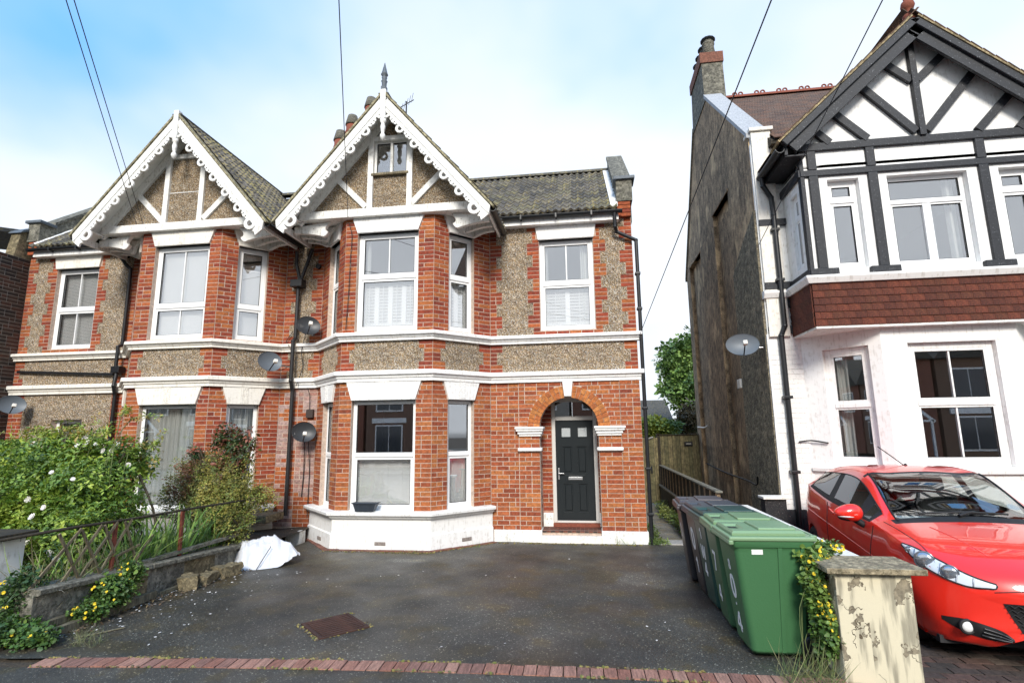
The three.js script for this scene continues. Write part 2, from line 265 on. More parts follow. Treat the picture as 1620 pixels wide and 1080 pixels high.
function buildBricks(list, parent, { mat = M.brickMix, map = T.brick, name = 'brick', most = 300, score } = {}) {
  const o = worldOf(parent), eye = camera.position; score = score || ((b) => -b.p.distanceTo(eye));
  list.forEach((b) => { b.k = score(b); }); list.sort((a, b) => b.k - a.k);
  list.slice(0, most).forEach((b, i) => { const me = shade(new THREE.Mesh(unitBricks[i % 8], toneMat(b.t, map, name))); me.name = name; me.position.copy(b.p).sub(o); me.quaternion.copy(b.q); me.scale.copy(b.s); parent.add(me); });
  const rest = list.slice(most); if (!rest.length) return;
  const base = unitBricks[0].toNonIndexed(), bp = base.attributes.position, bn = base.attributes.normal, n = bp.count, P = new Float32Array(rest.length * n * 3), N = new Float32Array(P.length), C = new Float32Array(P.length), U = new Float32Array(rest.length * n * 2), v = V();
  rest.forEach((b, i) => {
    const bu = unitBricks[i % 8].toNonIndexed().attributes.uv, ou = hash2(i, 3), ov = hash2(i, 5);
    for (let k = 0; k < n; k++) { const a = (i * n + k) * 3; v.fromBufferAttribute(bp, k).multiply(b.s).applyQuaternion(b.q).add(b.p).sub(o).toArray(P, a); v.fromBufferAttribute(bn, k).applyQuaternion(b.q).toArray(N, a); C[a] = b.c[0]; C[a + 1] = b.c[1]; C[a + 2] = b.c[2]; U[(i * n + k) * 2] = bu.getX(k) + ou; U[(i * n + k) * 2 + 1] = bu.getY(k) + ov; }
  });
  const g = new THREE.BufferGeometry(); g.setAttribute('position', new THREE.BufferAttribute(P, 3)); g.setAttribute('normal', new THREE.BufferAttribute(N, 3)); g.setAttribute('color', new THREE.BufferAttribute(C, 3)); g.setAttribute('uv', new THREE.BufferAttribute(U, 2));
  const me = shade(new THREE.Mesh(g, mat)); me.name = name === 'brick' ? 'brickwork' : name + '_covering'; me.userData.kind = 'stuff'; parent.add(me);
}
// ------------------------------------------------------------------ the pair of brick houses: X runs outward from the party wall
const XP = -5.87;
const BAY = { A: [0.42, 0], B: [1.33, 0.91], C: [3.11, 0.91], D: [4.02, 0] };
const Y = { g: -0.10, sill: 0.57, s1: 2.86, s1t: 3.06, s2: 3.62, s2t: 3.78, eave: 6.1 };
const glassPane = (w, h) => new THREE.BoxGeometry(w, h, 0.006);

// a window unit in facet axes: opening u0..u1, v0..v1, recess (out of plane, negative = inwards)
function windowUnit(house, F, u0, u1, v0, v1, o = {}) {
  const win = part('window', house), rec = o.recess ?? -0.09, fw = o.fw ?? 0.06, d = 0.06, mid = o.mid, bars = new MB(F);
  const n0 = rec - d, n1 = rec;
  bars.rbox(u0, u0 + fw, v0, v1, n0, n1, 0.008).rbox(u1 - fw, u1, v0, v1, n0, n1, 0.008).rbox(u0 + fw, u1 - fw, v1 - fw, v1, n0, n1, 0.008).rbox(u0 + fw, u1 - fw, v0, v0 + fw * 1.3, n0, n1, 0.008);
  if (mid) bars.rbox(u0 + fw, u1 - fw, mid - 0.035, mid + 0.035, n0, n1 + 0.012, 0.008);
  bars.build('frame', o.mat || M.upvc, win);
  const seal = new MB(F), panes = mid ? [[v0 + fw * 1.3, mid - 0.035, o.sashLow ? 0.045 : 0.03], [mid + 0.035, v1 - fw, o.sash ? 0.045 : 0.012]] : [[v0 + fw * 1.3, v1 - fw, 0.012]];
  const sash = new MB(F);
  const cols = o.cols || 1;
  for (const [a, b, m] of panes) {
    const cw = (u1 - u0 - 2 * fw) / 1, x0 = u0 + fw, x1 = x0 + cw;
    sash.rbox(x0, x0 + m, a, b, n0 + 0.01, n1 - 0.006, 0.004).rbox(x1 - m, x1, a, b, n0 + 0.01, n1 - 0.006, 0.004).rbox(x0 + m, x1 - m, a, a + m, n0 + 0.01, n1 - 0.006, 0.004).rbox(x0 + m, x1 - m, b - m, b, n0 + 0.01, n1 - 0.006, 0.004);
    const g = new MB(F).box(x0 + m - 0.002, x1 - m + 0.002, a + m - 0.002, b - m + 0.002, n0 + 0.027, n0 + 0.031); g.build('pane', M.glass, win);
    const e = 0.006; seal.box(x0 + m, x0 + m + e, a + m, b - m, n0 + 0.032, n1 - 0.008).box(x1 - m - e, x1 - m, a + m, b - m, n0 + 0.032, n1 - 0.008).box(x0 + m, x1 - m, b - m - e, b - m, n0 + 0.032, n1 - 0.0085).box(x0 + m, x1 - m, a + m, a + m + e, n0 + 0.032, n1 - 0.0085);
    if (o.bar && a !== panes[0][0] || o.bar === 'both') sash.box((x0 + x1) / 2 - 0.011, (x0 + x1) / 2 + 0.011, a + m, b - m, n0 + 0.036, n1 - 0.012);
  }
  sash.build('sash', o.mat || M.upvc, win); seal.build('seal', M.seal, win);
  const back = n0 - 0.06;
  if (o.shutter) {                                            // plantation shutters inside
    const [a, b] = o.shutter, s = new MB(F), k = o.panels || 2, pw = (u1 - u0 - 2 * fw - 0.01) / k;
    for (let q = 0; q < k; q++) {
      const x = u0 + fw + 0.005 + q * pw, st = 0.045; s.box(x, x + st, a, b, back - 0.03, back).box(x + pw - st, x + pw, a, b, back - 0.03, back).box(x + st, x + pw - st, a, a + 0.06, back - 0.03, back - 0.002).box(x + st, x + pw - st, b - 0.06, b, back - 0.03, back - 0.002);
      const nS = Math.round((b - a - 0.12) / 0.062), tilt = o.tilt ?? 0.9;
      for (let i = 0; i < nS; i++) { const y = a + 0.06 + (i + 0.5) * (b - a - 0.12) / nS, g = new THREE.BoxGeometry(pw - 2 * st, tilt < 0.2 ? 0.066 : 0.052, 0.008); g.rotateX(tilt); g.translate(x + pw / 2, y, back - 0.02); s.add(g); }
      if (o.rod !== false) s.box(x + pw / 2 - 0.006, x + pw / 2 + 0.006, a + 0.08, b - 0.08, back + 0.012, back + 0.022);
    }
    s.build('shutter', M.blind, win);
  }
  if (o.blind) {                                              // horizontal blind over the whole pane
    const s = new MB(F), a = v0 + fw, b = o.blind, nS = Math.round((b - a) / 0.052);
    for (let i = 0; i < nS; i++) { const g = new THREE.BoxGeometry(u1 - u0 - 2 * fw - 0.01, 0.052, 0.004); g.rotateX(0.45); g.translate((u0 + u1) / 2, a + (i + 0.5) * (b - a) / nS, back); s.add(g); }
    s.box(u0 + fw, u1 - fw, b, b + 0.04, back - 0.02, back + 0.02); s.build('blind', M.blind, win);
  }
  if (o.curtain) for (const [a, b] of o.curtain) {             // gathered cloth
    const nu = 60, g = new THREE.PlaneGeometry(b - a, v1 - v0 - 0.04, nu, 12), p = g.attributes.position, ph = R0() * 9;
    for (let i = 0; i < p.count; i++) { const x = p.getX(i); p.setZ(i, 0.03 * Math.sin(x * 46 + ph + 1.5 * Math.sin(x * 9 + ph)) + 0.012 * Math.sin(x * 110)); }
    g.computeVertexNormals(); g.translate((a + b) / 2, (v0 + v1) / 2, back - 0.05); new MB(F).add(g).build('curtain', M.curtain, win, 0.5);
  }
  if (o.room !== false) {                                     // the room behind: floor, ceiling and walls
    const D = o.deep || 2.4, e = 0.25, r = new MB(F), a = u0 - e, b = u1 + e, lo = v0 - 0.5, hi = v1 + 0.2, f = n0 - 0.12 - 0.03, t = 0.02;
    r.box(a, b, lo, hi, f - D - t, f - D).box(a - t, a, lo, hi, f - D, f).box(b, b + t, lo, hi, f - D, f).box(a, b, lo - t, lo, f - D, f).box(a, b, hi, hi + t, f - D, f).box(a, u0, lo, hi, f, f + t).box(u1, b, lo, hi, f, f + t).box(u0, u1, lo, v0, f, f + t).box(u0, u1, v1, hi, f, f + t);
    r.build('room', M.room, win);
  }
  return win;
}
const KEYW = rng(91);
function lintel(house, F, ub0, ub1, ut0, ut1, v0, v1, out = 0.045, mat = M.cream) {
  const l = part('lintel', house), b = new MB(F); b.prism([[ub0, v0], [ub1, v0], [ut1, v1], [ut0, v1]], -0.1, out, null, [], 0.006); b.build('stone', mat, l, 0.8);
  const k = new MB(F), c = (ub0 + ub1) / 2, w = 0.075, nx = 5, ny = Math.round((v1 - v0 - 0.06) / 0.034);      // worm-cut keystone
  for (let i = 0; i < nx; i++) for (let j = 0; j < ny; j++) { const x = c + (i - (nx - 1) / 2) * 2 * w / nx + (KEYW() - 0.5) * 0.008, y = v0 + 0.045 + j * (v1 - v0 - 0.09) / (ny - 1), ln = 0.011 + 0.008 * KEYW(); k.bar([x - ln * (KEYW() - 0.5), y - ln * KEYW(), out + 0.004], [x + ln * (KEYW() - 0.5), y + ln * KEYW() + 0.004, out + 0.004], 0.012, 0.012); }
  k.box(c - w - 0.004, c + w + 0.004, v0 + 0.02, v1 - 0.02, out - 0.02, out + 0.0035); const km = k.build('keystone', mat, l, 0.8); km.userData.kind = 'stuff';
}
const stringP = (y0, y1, d) => { const h = y1 - y0; return [[-0.05, y0], [d * 0.45, y0], [d * 0.45, y0 + h * 0.3], [d * 0.62, y0 + h * 0.34], [d * 0.66, y0 + h * 0.52], [d, y0 + h * 0.62], [d, y0 + h * 0.92], [d * 0.9, y0 + h], [-0.05, y0 + h + 0.012]]; };

// S profile roof tiles, two rolls wide
const TILEW = 0.30, TILEG = 0.285;
const tileGeos = (() => {
  const out = [];
  for (let v = 0; v < 3; v++) {
    const n = 10, pos = [], prof = []; for (let i = 0; i <= n; i++) { const x = (i / n - 0.5) * TILEW * 1.02; prof.push([x, 0.014 + 0.024 * Math.cos(i / n * 4 * Math.PI)]); }
    const L = TILEG + 0.05, P = (i, s, d) => [prof[i][0], prof[i][1] + (s ? 0.0 : 0.036) - d, s ? -L / 2 : L / 2];
    for (let i = 0; i < n; i++) { const a = P(i, 0, 0), b = P(i + 1, 0, 0), c = P(i + 1, 1, 0), d = P(i, 1, 0), e = P(i, 0, 0.05), f = P(i + 1, 0, 0.05); pos.push(...a, ...b, ...c, ...a, ...c, ...d, ...e, ...f, ...b, ...e, ...b, ...a); }
    const g = new THREE.BufferGeometry(); g.setAttribute('position', new THREE.Float32BufferAttribute(pos, 3)); uvw(g, 0.8, v * 0.31, v * 0.17); const h = mergeVertices(g, 1e-5); g.computeVertexNormals(); out.push(g);
  }
  return out;
})();
const tileTones = [[1.2, 1.1, 0.98], [0.95, 0.88, 0.8], [1.4, 1.28, 1.08], [0.72, 0.68, 0.64], [1.3, 1.22, 0.9]];
const flatTile = (() => { const g = new THREE.BoxGeometry(1, 1, 1).toNonIndexed(); return uvw(g, 2); })();
// tiles on a slope: O = lower corner, across = unit along the eave, up = unit up the slope
function layTiles(list, O, across, up, nA, nU, o = {}) {
  const nrm = across.clone().cross(up).normalize(); if (nrm.y < 0) nrm.negate(); const r = rng(o.seed || 5), w = o.w || TILEW, g = o.g || TILEG;
  const x = up.clone().negate(), bas = new THREE.Matrix4().makeBasis(nrm.clone().cross(x).normalize(), nrm, x), q0 = new THREE.Quaternion().setFromRotationMatrix(bas);
  for (let j = 0; j < nU; j++) for (let i = 0; i < nA; i++) {
    const a = (i + 0.5 + (o.half && j % 2 ? 0.5 : 0)) * w, u = (j + 0.5) * g; if (o.keep && !o.keep(a, u, i, j)) continue;
    const p = O.clone().addScaledVector(across, a).addScaledVector(up, u).addScaledVector(nrm, (r() - 0.5) * 0.004), q = q0.clone().multiply(new THREE.Quaternion().setFromEuler(new THREE.Euler((r() - 0.5) * 0.02 + (o.tilt || 0.055), (r() - 0.5) * 0.014, (r() - 0.5) * 0.01)));
    list.push({ p, q, v: Math.floor(r() * 3), t: Math.floor(r() * 5), w: o.size || null });
  }
}
function buildTiles(list, parent, { mat, key, name = 'tile', most = 290, geo, tones = tileTones, map = T.roof }) {
  const o = worldOf(parent), eye = camera.position; list.forEach((t) => { t.k = t.p.distanceTo(eye) + (t.hidden || 0); }); list.sort((a, b) => a.k - b.k);
  const mats = tones.map((c) => toneMat(c, map, key));
  list.slice(0, most).forEach((t) => { const me = shade(new THREE.Mesh(geo ? geo : tileGeos[t.v], mats[t.t % mats.length])); me.name = name; me.position.copy(t.p).sub(o); me.quaternion.copy(t.q); if (t.w) me.scale.copy(t.w); parent.add(me); });
  const rest = list.slice(most); if (!rest.length) return; const gs = rest.map((t) => { const g = (geo || tileGeos[t.v]).clone(); g.applyMatrix4(new THREE.Matrix4().compose(t.p.clone().sub(o), t.q, t.w || V(1, 1, 1))); const c = new Float32Array(g.attributes.position.count * 3), tn = tones[t.t % tones.length]; for (let i = 0; i < c.length; i += 3) { c[i] = tn[0]; c[i + 1] = tn[1]; c[i + 2] = tn[2]; } g.setAttribute('color', new THREE.BufferAttribute(c, 3)); return g; });
  const me = shade(new THREE.Mesh(mergeGeometries(gs), mat)); me.name = name + '_covering'; me.userData.kind = 'stuff'; parent.add(me);
}
M.tileMix = std({ map: T.roof, vertexColors: true, bumpMap: T.grainB, bumpScale: 0.004, roughness: 0.9 });

function quoin(v, a, b) { return Math.floor((v + 0.02) / 0.248) % 2 ? a : b; }

function semi(S, label) {
  const house = thing('brick_house', [XP + S * 3.4, Y.g, 0], label, 'house');
  const H = new THREE.Matrix4().makeScale(S, 1, 1).setPosition(XP, 0, 0), main = S > 0;
  const bricks = [];
  // facet from local p to q (left to right as seen from the street when S = 1)
  const facet = (p, q) => {
    const L = Math.hypot(q[0] - p[0], q[1] - p[1]), u = V((q[0] - p[0]) / L, 0, (q[1] - p[1]) / L), n = V(-u.z, 0, u.x).multiplyScalar(1), loc = frameM(V(p[0], 0, p[1]), u, n);
    const F = H.clone().multiply(loc);
    const wp = S > 0 ? p : q, wq = S > 0 ? q : p, wu = V((XP + S * wq[0]) - (XP + S * wp[0]), 0, wq[1] - wp[1]).normalize(), wn = V(-wu.z, 0, wu.x), W = frameM(V(XP + S * wp[0], 0, wp[1]), wu, wn);
    return { L, F, W, rows: (fn) => (S > 0 ? fn : (v) => fn(v).map(([a, b]) => [L - b, L - a])) };
  };
  const lay = (f, v0, v1, fn, o) => layBricks(bricks, f.W, v0, v1, f.rows(fn), { tones: main && v0 < 2 ? BR.orange : BR.deep, ...o });
  // ------------------------------------------------ walls of each facet with openings
  const wall = new MB(H), core = (f, v0, v1, holes) => new MB(f.F).prism([[0, v0], [f.L, v0], [f.L, v1], [0, v1]], -0.2, -0.005, null, holes).g.forEach((g) => wall.g.push(g));
  const rect = (a, b, c, d) => [[a, c], [b, c], [b, d], [a, d]];
  const pebble = new MB(H), peb = (f, pts, holes) => new MB(f.F).prism(pts, -0.006, 0.003, null, holes || []).g.forEach((g) => pebble.g.push(g));
  const fs = [facet(BAY.A, BAY.B), facet(BAY.B, BAY.C), facet(BAY.C, BAY.D)], LC = fs[0].L;
  const op = [[LC - 0.90, LC - 0.33], [0.25, 1.47], [0.33, 0.90]];          // window openings along each facet
  const lin = [[0.12, 0.1], [0.1, 0.1], [0.1, 0.12]];                       // lintel overhang
  const W1 = [0.56, 2.52], W2 = [3.82, 5.76];
  fs.forEach((f, i) => {
    const [a, b] = op[i];
    core(f, Y.g, 6.1, [rect(a, b, W1[0], W1[1]), rect(a, b, W2[0], W2[1])]);
    for (const [w0, w1, y0, y1] of [[W1[0], W1[1], Y.sill, Y.s1], [W2[0], W2[1], Y.s2t, 6.08]])
      lay(f, y0, y1, (v) => {
        if (v < w1) return [[0, a], [b, f.L]];
        const k = clamp((v - w1) / 0.3), e = 0.0 + 0.115 * k; return [[0, Math.max(0, a - e)], [Math.min(f.L, b + e), f.L]];
      }, { seed: 11 + i + (w0 > 2 ? 5 : 0) + (main ? 0 : 40), dark: 0 });
    lintel(house, f.F, a - 0.0, b + 0.0, a - 0.115, b + 0.115, W1[1], Y.s1 + 0.02, 0.04, main ? M.white : M.cream);
    lintel(house, f.F, a - 0.0, b + 0.0, a - 0.115, b + 0.115, W2[1], 6.08, 0.04, main ? M.white : M.cream);
    // band between the strings
    const ql = (v) => quoin(v, 0.17, 0.27), pts = [], pr = [];
    for (let y = Y.s1t; y < Y.s2 - 0.01; y += 0.082) { const y1 = Math.min(y + 0.082, Y.s2), e = ql(y + 0.04); pts.push([f.L - e, y], [f.L - e, y1]); pr.unshift([e, y1], [e, y]); }
    peb(f, [...pts, ...pr.map((p) => [p[0], p[1]])].filter(Boolean));
    lay(f, Y.s1t, Y.s2, (v) => [[0, ql(v)], [f.L - ql(v), f.L]], { seed: 31 + i + (main ? 0 : 40) });
  });
  // right hand (outer) wall
  const XE = 6.88, fo = facet(BAY.D, [XE, 0]), fi = facet([0, 0], BAY.A), X = (x) => x - BAY.D[0];
  const ow = [X(5.03), X(6.11)], arc = X(5.525), ar = 0.555;
  const archPath = () => { const p = new THREE.Path(); p.moveTo(arc - ar, Y.g + 0.001); p.lineTo(arc + ar, Y.g + 0.001); p.lineTo(arc + ar, 2.0); p.absarc(arc, 2.0, ar, 0, Math.PI, false); p.lineTo(arc - ar, Y.g + 0.001); return p; };
  const gw = [X(5.0), X(5.75), 1.0, 2.3];
  core(fo, Y.g, 6.1, [main ? archPath() : rect(...gw), rect(ow[0], ow[1], 3.88, 5.74)]);
  core(fi, Y.g, 6.1, []);
  const bands = (f, y0, y1, cols, step = 0.0825) => {          // pebbledash between toothed brick edges: cols give left and right edge by height
    for (const [le, re] of cols) { const a = [], b = []; for (let y = y0; y < y1 - 1e-4; y += step) { const t = Math.min(y + step, y1), m = (y + t) / 2; a.push([re(m), y], [re(m), t]); b.unshift([le(m), t], [le(m), y]); } peb(f, [...a, ...b]); }
  };
  const q1 = (v) => quoin(v, 0.14, 0.25), q2 = (v) => quoin(v + 0.25, 0.14, 0.25), q3 = (v) => quoin(v, 0.26, 0.15), n2 = Math.round((6.1 - Y.s2t) / 0.0825), st2 = (6.1 - Y.s2t) / n2;
  bands(fo, Y.s2t, 6.08, [[q1, (v) => ow[0] - q1(v)], [(v) => ow[1] + q1(v), (v) => fo.L - q3(v)]], st2);
  lay(fo, Y.s2t, 6.1, (v) => (v < 5.74 && v > 3.86 ? [[0, q1(v)], [ow[0] - q1(v), ow[0]], [ow[1], ow[1] + q1(v)], [fo.L - q3(v), fo.L]] : v > 5.74 ? [[0, q1(v)], [ow[0] - q1(v), ow[0] - 0.06], [ow[1] + 0.06, ow[1] + q1(v)], [fo.L - q3(v), fo.L]] : [[0, q1(v)], [ow[0] - q1(v), ow[1] + q1(v)], [fo.L - q3(v), fo.L]]), { seed: 51 + (main ? 0 : 40) });
  bands(fo, Y.s1t, Y.s2, [[q1, (v) => fo.L - q1(v)]], (Y.s2 - Y.s1t) / 7);
  lay(fo, Y.s1t, Y.s2, (v) => [[0, q1(v)], [fo.L - q1(v), fo.L]], { seed: 52 + (main ? 0 : 40) });
  bands(fi, Y.s2t, 6.08, [[() => 0.0, (v) => fi.L - q2(v)]], st2); lay(fi, Y.s2t, 6.1, (v) => [[fi.L - q2(v), fi.L]], { seed: 53 + (main ? 0 : 40) });
  bands(fi, Y.s1t, Y.s2, [[() => 0, (v) => fi.L - q2(v)]], (Y.s2 - Y.s1t) / 7); lay(fi, Y.s1t, Y.s2, (v) => [[fi.L - q2(v), fi.L]], { seed: 54 + (main ? 0 : 40) });
  lay(fi, 0.12, Y.s1, () => [[0, fi.L]], { seed: 55 + (main ? 0 : 40), toneAt: (p, r) => (fbm(p.x * 3 + 2, p.y * 2.2, 0, 3, 77) + (r() - 0.5) * 0.2 > 0.52 ? [[0.62, 0.38, 0.32], [0.55, 0.28, 0.22], [0.66, 0.45, 0.40]] : BR.red)[Math.floor(r() * 3)] });
  lintel(house, fo.F, ow[0] - 0.02, ow[1] + 0.02, ow[0] - 0.07, ow[1] + 0.07, 5.74, 6.02, 0.04, main ? M.white : M.cream);
  const trim = main ? M.white : M.cream;
  if (main) {
    // ground floor brickwork round the arch, piers a little proud
    const ro = ar + 0.225, pierA = [X(4.57), arc - ar], pierB = [arc + ar, X(6.5)];
    const clipArch = (v, a, b) => { if (v < 2.0) return [[a, Math.min(b, arc - ar)], [Math.max(a, arc + ar), b]].filter(([p, q]) => q - p > 0.02); const w = v < 2.0 + ro ? Math.sqrt(Math.max(0, ro * ro - (v - 2.0) ** 2)) : 0; if (!w) return [[a, b]]; return [[a, Math.min(b, arc - w)], [Math.max(a, arc + w), b]].filter(([p, q]) => q - p > 0.03); };
    lay(fo, 0.12, Y.s1, (v) => [[0, pierA[0]]], { seed: 61 });
    lay(fo, 0.12, Y.s1, (v) => clipArch(v, pierA[0] + 0.004, pierB[1]), { seed: 62, out: 0.022, depth: 0.07 });
    lay(fo, 0.12, Y.s1, (v) => [[pierB[1], fo.L]], { seed: 63, out: 0.045, depth: 0.09 });
    { const bk = new MB(fo.F), ap = archPath(); bk.prism(rect(pierA[0] + 0.006, pierB[1], 0.12, Y.s1), 0.0, 0.017, null, [(() => { const p = new THREE.Path(); p.moveTo(arc - ar, 0.121); p.lineTo(arc + ar, 0.121); p.lineTo(arc + ar, 2.0); p.absarc(arc, 2.0, ar + 0.01, 0, Math.PI, false); p.lineTo(arc - ar, 0.121); return p; })()]); bk.box(pierB[1] + 0.004, fo.L - 0.004, 0.12, Y.s1, 0.0, 0.04); bk.build('mortar_bed', M.mortar, house); }
    // voussoirs and keystone
    const arch = part('arch', house), nv = 26, vs = new MB(H); let cnt = 0;
    for (let i = 0; i < nv; i++) for (const [ra, rb] of i % 2 ? [[ar, ar + 0.108], [ar + 0.118, ro]] : [[ar, ro]]) {
      const a0 = Math.PI * i / nv + 0.006, a1 = Math.PI * (i + 1) / nv - 0.006; if (Math.abs((a0 + a1) / 2 - Math.PI / 2) < 0.1) continue;
      const b = new MB(fo.F); b.prism([[arc + ra * Math.cos(a0), 2.0 + ra * Math.sin(a0)], [arc + rb * Math.cos(a0), 2.0 + rb * Math.sin(a0)], [arc + rb * Math.cos(a1), 2.0 + rb * Math.sin(a1)], [arc + ra * Math.cos(a1), 2.0 + ra * Math.sin(a1)]], -0.2, 0.03 + 0.003 * (cnt % 3));
      b.build('brick', toneMat([[0.78, 0.27, 0.07], [0.72, 0.23, 0.06], [0.8, 0.31, 0.09], [0.66, 0.2, 0.06]][cnt++ % 4], T.brick, 'brick'), arch, 0.5);
    }
    new MB(fo.F).prism([[arc - 0.065, 2.575], [arc + 0.065, 2.575], [arc + 0.1, 2.87], [arc - 0.1, 2.87]], -0.1, 0.075, null, [], 0.008).build('keystone', M.white, arch);
    for (const [a, b] of [[pierA[0] - 0.02, arc - ar + 0.07], [arc + ar - 0.07, pierB[1] + 0.06]]) {
      const cap = part('pier_cap', house), c = new MB(fo.F), lft = a < arc;
      for (const [y0, y1, o] of [[1.83, 1.87, 0.035], [1.87, 1.92, 0.06], [1.925, 1.965, 0.09], [1.965, 2.01, 0.11]]) c.rbox(lft ? a - (o - 0.06) : a + 0.07 - o * 0.75, lft ? b - 0.07 + o * 0.75 : b + (o - 0.09), y0, y1, -0.3, 0.02 + o, 0.012);
      c.build('moulding', M.white, cap); const d = new MB(fo.F); d.rbox(lft ? a : a + 0.03, lft ? b - 0.03 : b - 0.03, 1.55, 1.62, -0.2, 0.085, 0.025); d.build('band', M.white, cap);
    }
    // white plinths
    const pl = new MB(fo.F); pl.rbox(0.06, pierA[0] - 0.002, Y.g, 0.12, -0.05, 0.035, 0.012).rbox(pierA[0], arc - ar + 0.012, Y.g, 0.125, -0.3, 0.06, 0.012).rbox(arc + ar - 0.012, fo.L + 0.02, Y.g, 0.125, -0.3, 0.085, 0.012); pl.build('plinth', M.whiteOld, house);
    // porch: brick cheeks, tiled floor, step, black door
    const zB = -0.55, cheek = [], po = part('porch', house);
    for (const s of [-1, 1]) { const xw = XP + BAY.D[0] + arc + s * (ar + 0.012); const W = s < 0 ? frameM(V(xw, 0, 0), V(0, 0, -1), V(1, 0, 0)) : frameM(V(xw, 0, zB), V(0, 0, 1), V(-1, 0, 0)); layBricks(cheek, W, 0.14, 2.6, () => [[s < 0 ? 0.2 : 0, s < 0 ? 0.55 : 0.35]], { seed: 70 + s, tones: BR.deep, out: 0.006 }); }
    layBricks(cheek, fo.W, 0.14, 2.6, () => [[arc - ar - 0.01, X(5.165)], [X(6.055), arc + ar + 0.01]], { seed: 73, tones: BR.deep, out: zB });
    buildBricks(cheek, po, { most: 0 }); new MB(fo.F).box(arc - ar - 0.02, X(5.17), Y.g, 2.6, zB - 0.1, zB - 0.006).box(X(6.05), arc + ar + 0.02, Y.g, 2.6, zB - 0.1, zB - 0.006).build('back_wall', M.mortar, po);
    const pw = new MB(fo.F); pw.box(arc - ar - 0.16, arc - ar - 0.005, Y.g, 2.66, zB - 0.1, -0.2).box(arc + ar + 0.005, arc + ar + 0.16, Y.g, 2.66, zB - 0.1, -0.2).box(arc - ar - 0.16, arc + ar + 0.16, 2.58, 2.7, zB - 0.1, -0.21); pw.build('porch_wall', M.mortar, po);
    const fl = new MB(fo.F); fl.box(arc - ar + 0.01, arc + ar - 0.01, Y.g - 0.02, 0.09, zB - 0.1, -0.02); fl.build('floor_slab', M.mortar, po);
    const st = new MB(fo.F); st.rbox(arc - ar - 0.0, arc + ar + 0.0, Y.g, 0.035, -0.02, 0.10, 0.012); st.build('step', M.cream, po);
    const tA = new MB(fo.F), tB = new MB(fo.F); for (let i = 0; i < 14; i++) for (let k = 0; k < 7; k++) { const u = arc - 0.54 + i * 0.0775, n = -0.5 + k * 0.0775; ((i + k) % 2 ? tA : tB).box(u, u + 0.0735, 0.088, 0.1 + ((i * 7 + k) % 3) * 0.0006, n - 0.03, n + 0.0435); }
    tA.build('floor_tile', M.terracotta, po); tB.build('floor_tile', std({ color: LIN(0.05, 0.03, 0.025), map: T.grain, roughness: 0.6 }), po);
    for (const [a, b] of [[arc - ar, X(5.165)], [X(6.055), arc + ar]]) new MB(fo.F).rbox(a, b, 0.1, 0.36, zB - 0.03, zB + 0.05, 0.008).build('skirting_block', M.whiteOld, po);
    const ri = new MB(fo.F); ri.box(X(5.16), X(6.06), 0.095, 0.165, zB - 0.08, zB + 0.06); ri.build('threshold', M.terracotta, po);
    const door = part('door', house), fr = new MB(fo.F), [d0, d1] = [X(5.165), X(6.055)];
    fr.rbox(d0, d0 + 0.07, 0.166, 2.575, zB - 0.09, zB - 0.005, 0.008).rbox(d1 - 0.07, d1, 0.166, 2.575, zB - 0.09, zB - 0.005, 0.008).rbox(d0 + 0.07, d1 - 0.07, 2.135, 2.215, zB - 0.09, zB - 0.005, 0.008).rbox(d0 + 0.07, d1 - 0.07, 0.166, 0.205, zB - 0.09, zB - 0.005, 0.006).rbox(d0 + 0.07, d1 - 0.07, 2.5, 2.575, zB - 0.09, zB - 0.005, 0.006);
    fr.build('frame', phy({ color: LIN(0.62, 0.60, 0.56), roughness: 0.4 }), door);
    const bp = phy({ color: LIN(0.010, 0.014, 0.016), roughness: 0.32 }), l0 = d0 + 0.075, l1 = d1 - 0.075, lc = (l0 + l1) / 2, zf = zB - 0.03;
    const lf = new MB(fo.F), holes = [], pan = [[l0 + 0.13, lc - 0.045, 1.1, 1.62], [lc + 0.045, l1 - 0.13, 1.1, 1.62], [l0 + 0.13, lc - 0.045, 0.36, 0.9], [lc + 0.045, l1 - 0.13, 0.36, 0.9], [l0 + 0.12, lc - 0.075, 1.81, 2.0], [lc + 0.075, l1 - 0.12, 1.81, 2.0]];
    for (const p of pan) holes.push(rect(...p)); lf.prism(rect(l0, l1, 0.21, 2.13), zf - 0.045, zf, null, holes); lf.build('leaf', bp, door);
    pan.slice(0, 4).forEach((p) => { const b = new MB(fo.F); b.box(p[0] - 0.01, p[1] + 0.01, p[2] - 0.01, p[3] + 0.01, zf - 0.044, zf - 0.022); b.prism(rect(p[0] + 0.03, p[1] - 0.03, p[2] + 0.03, p[3] - 0.03), zf - 0.03, zf - 0.004, null, [], 0.01); b.build('panel', bp, door); });
    pan.slice(4).forEach((p) => { const b = new MB(fo.F); b.box(p[0] - 0.004, p[1] + 0.004, p[2] - 0.004, p[3] + 0.004, zf - 0.03, zf - 0.02); b.build('pane', phy({ color: LIN(0.42, 0.45, 0.46), roughness: 0.25, bumpMap: T.grainB, bumpScale: 0.01 }), door, 0.2); const c = new MB(fo.F); for (const q of [rect(p[0], p[1], p[2], p[3])]) c.prism(rect(p[0] - 0.02, p[1] + 0.02, p[2] - 0.02, p[3] + 0.02), zf, zf + 0.008, null, [q]); c.build('pane_bead', bp, door); });
    new MB(fo.F).rbox(lc - 0.2, lc + 0.2, 0.93, 1.07, zf, zf + 0.006, 0.003).build('rail', bp, door);
    new MB(fo.F).rbox(lc - 0.14, lc + 0.14, 0.975, 1.035, zf + 0.006, zf + 0.02, 0.006).build('letter_plate', M.metal, door);
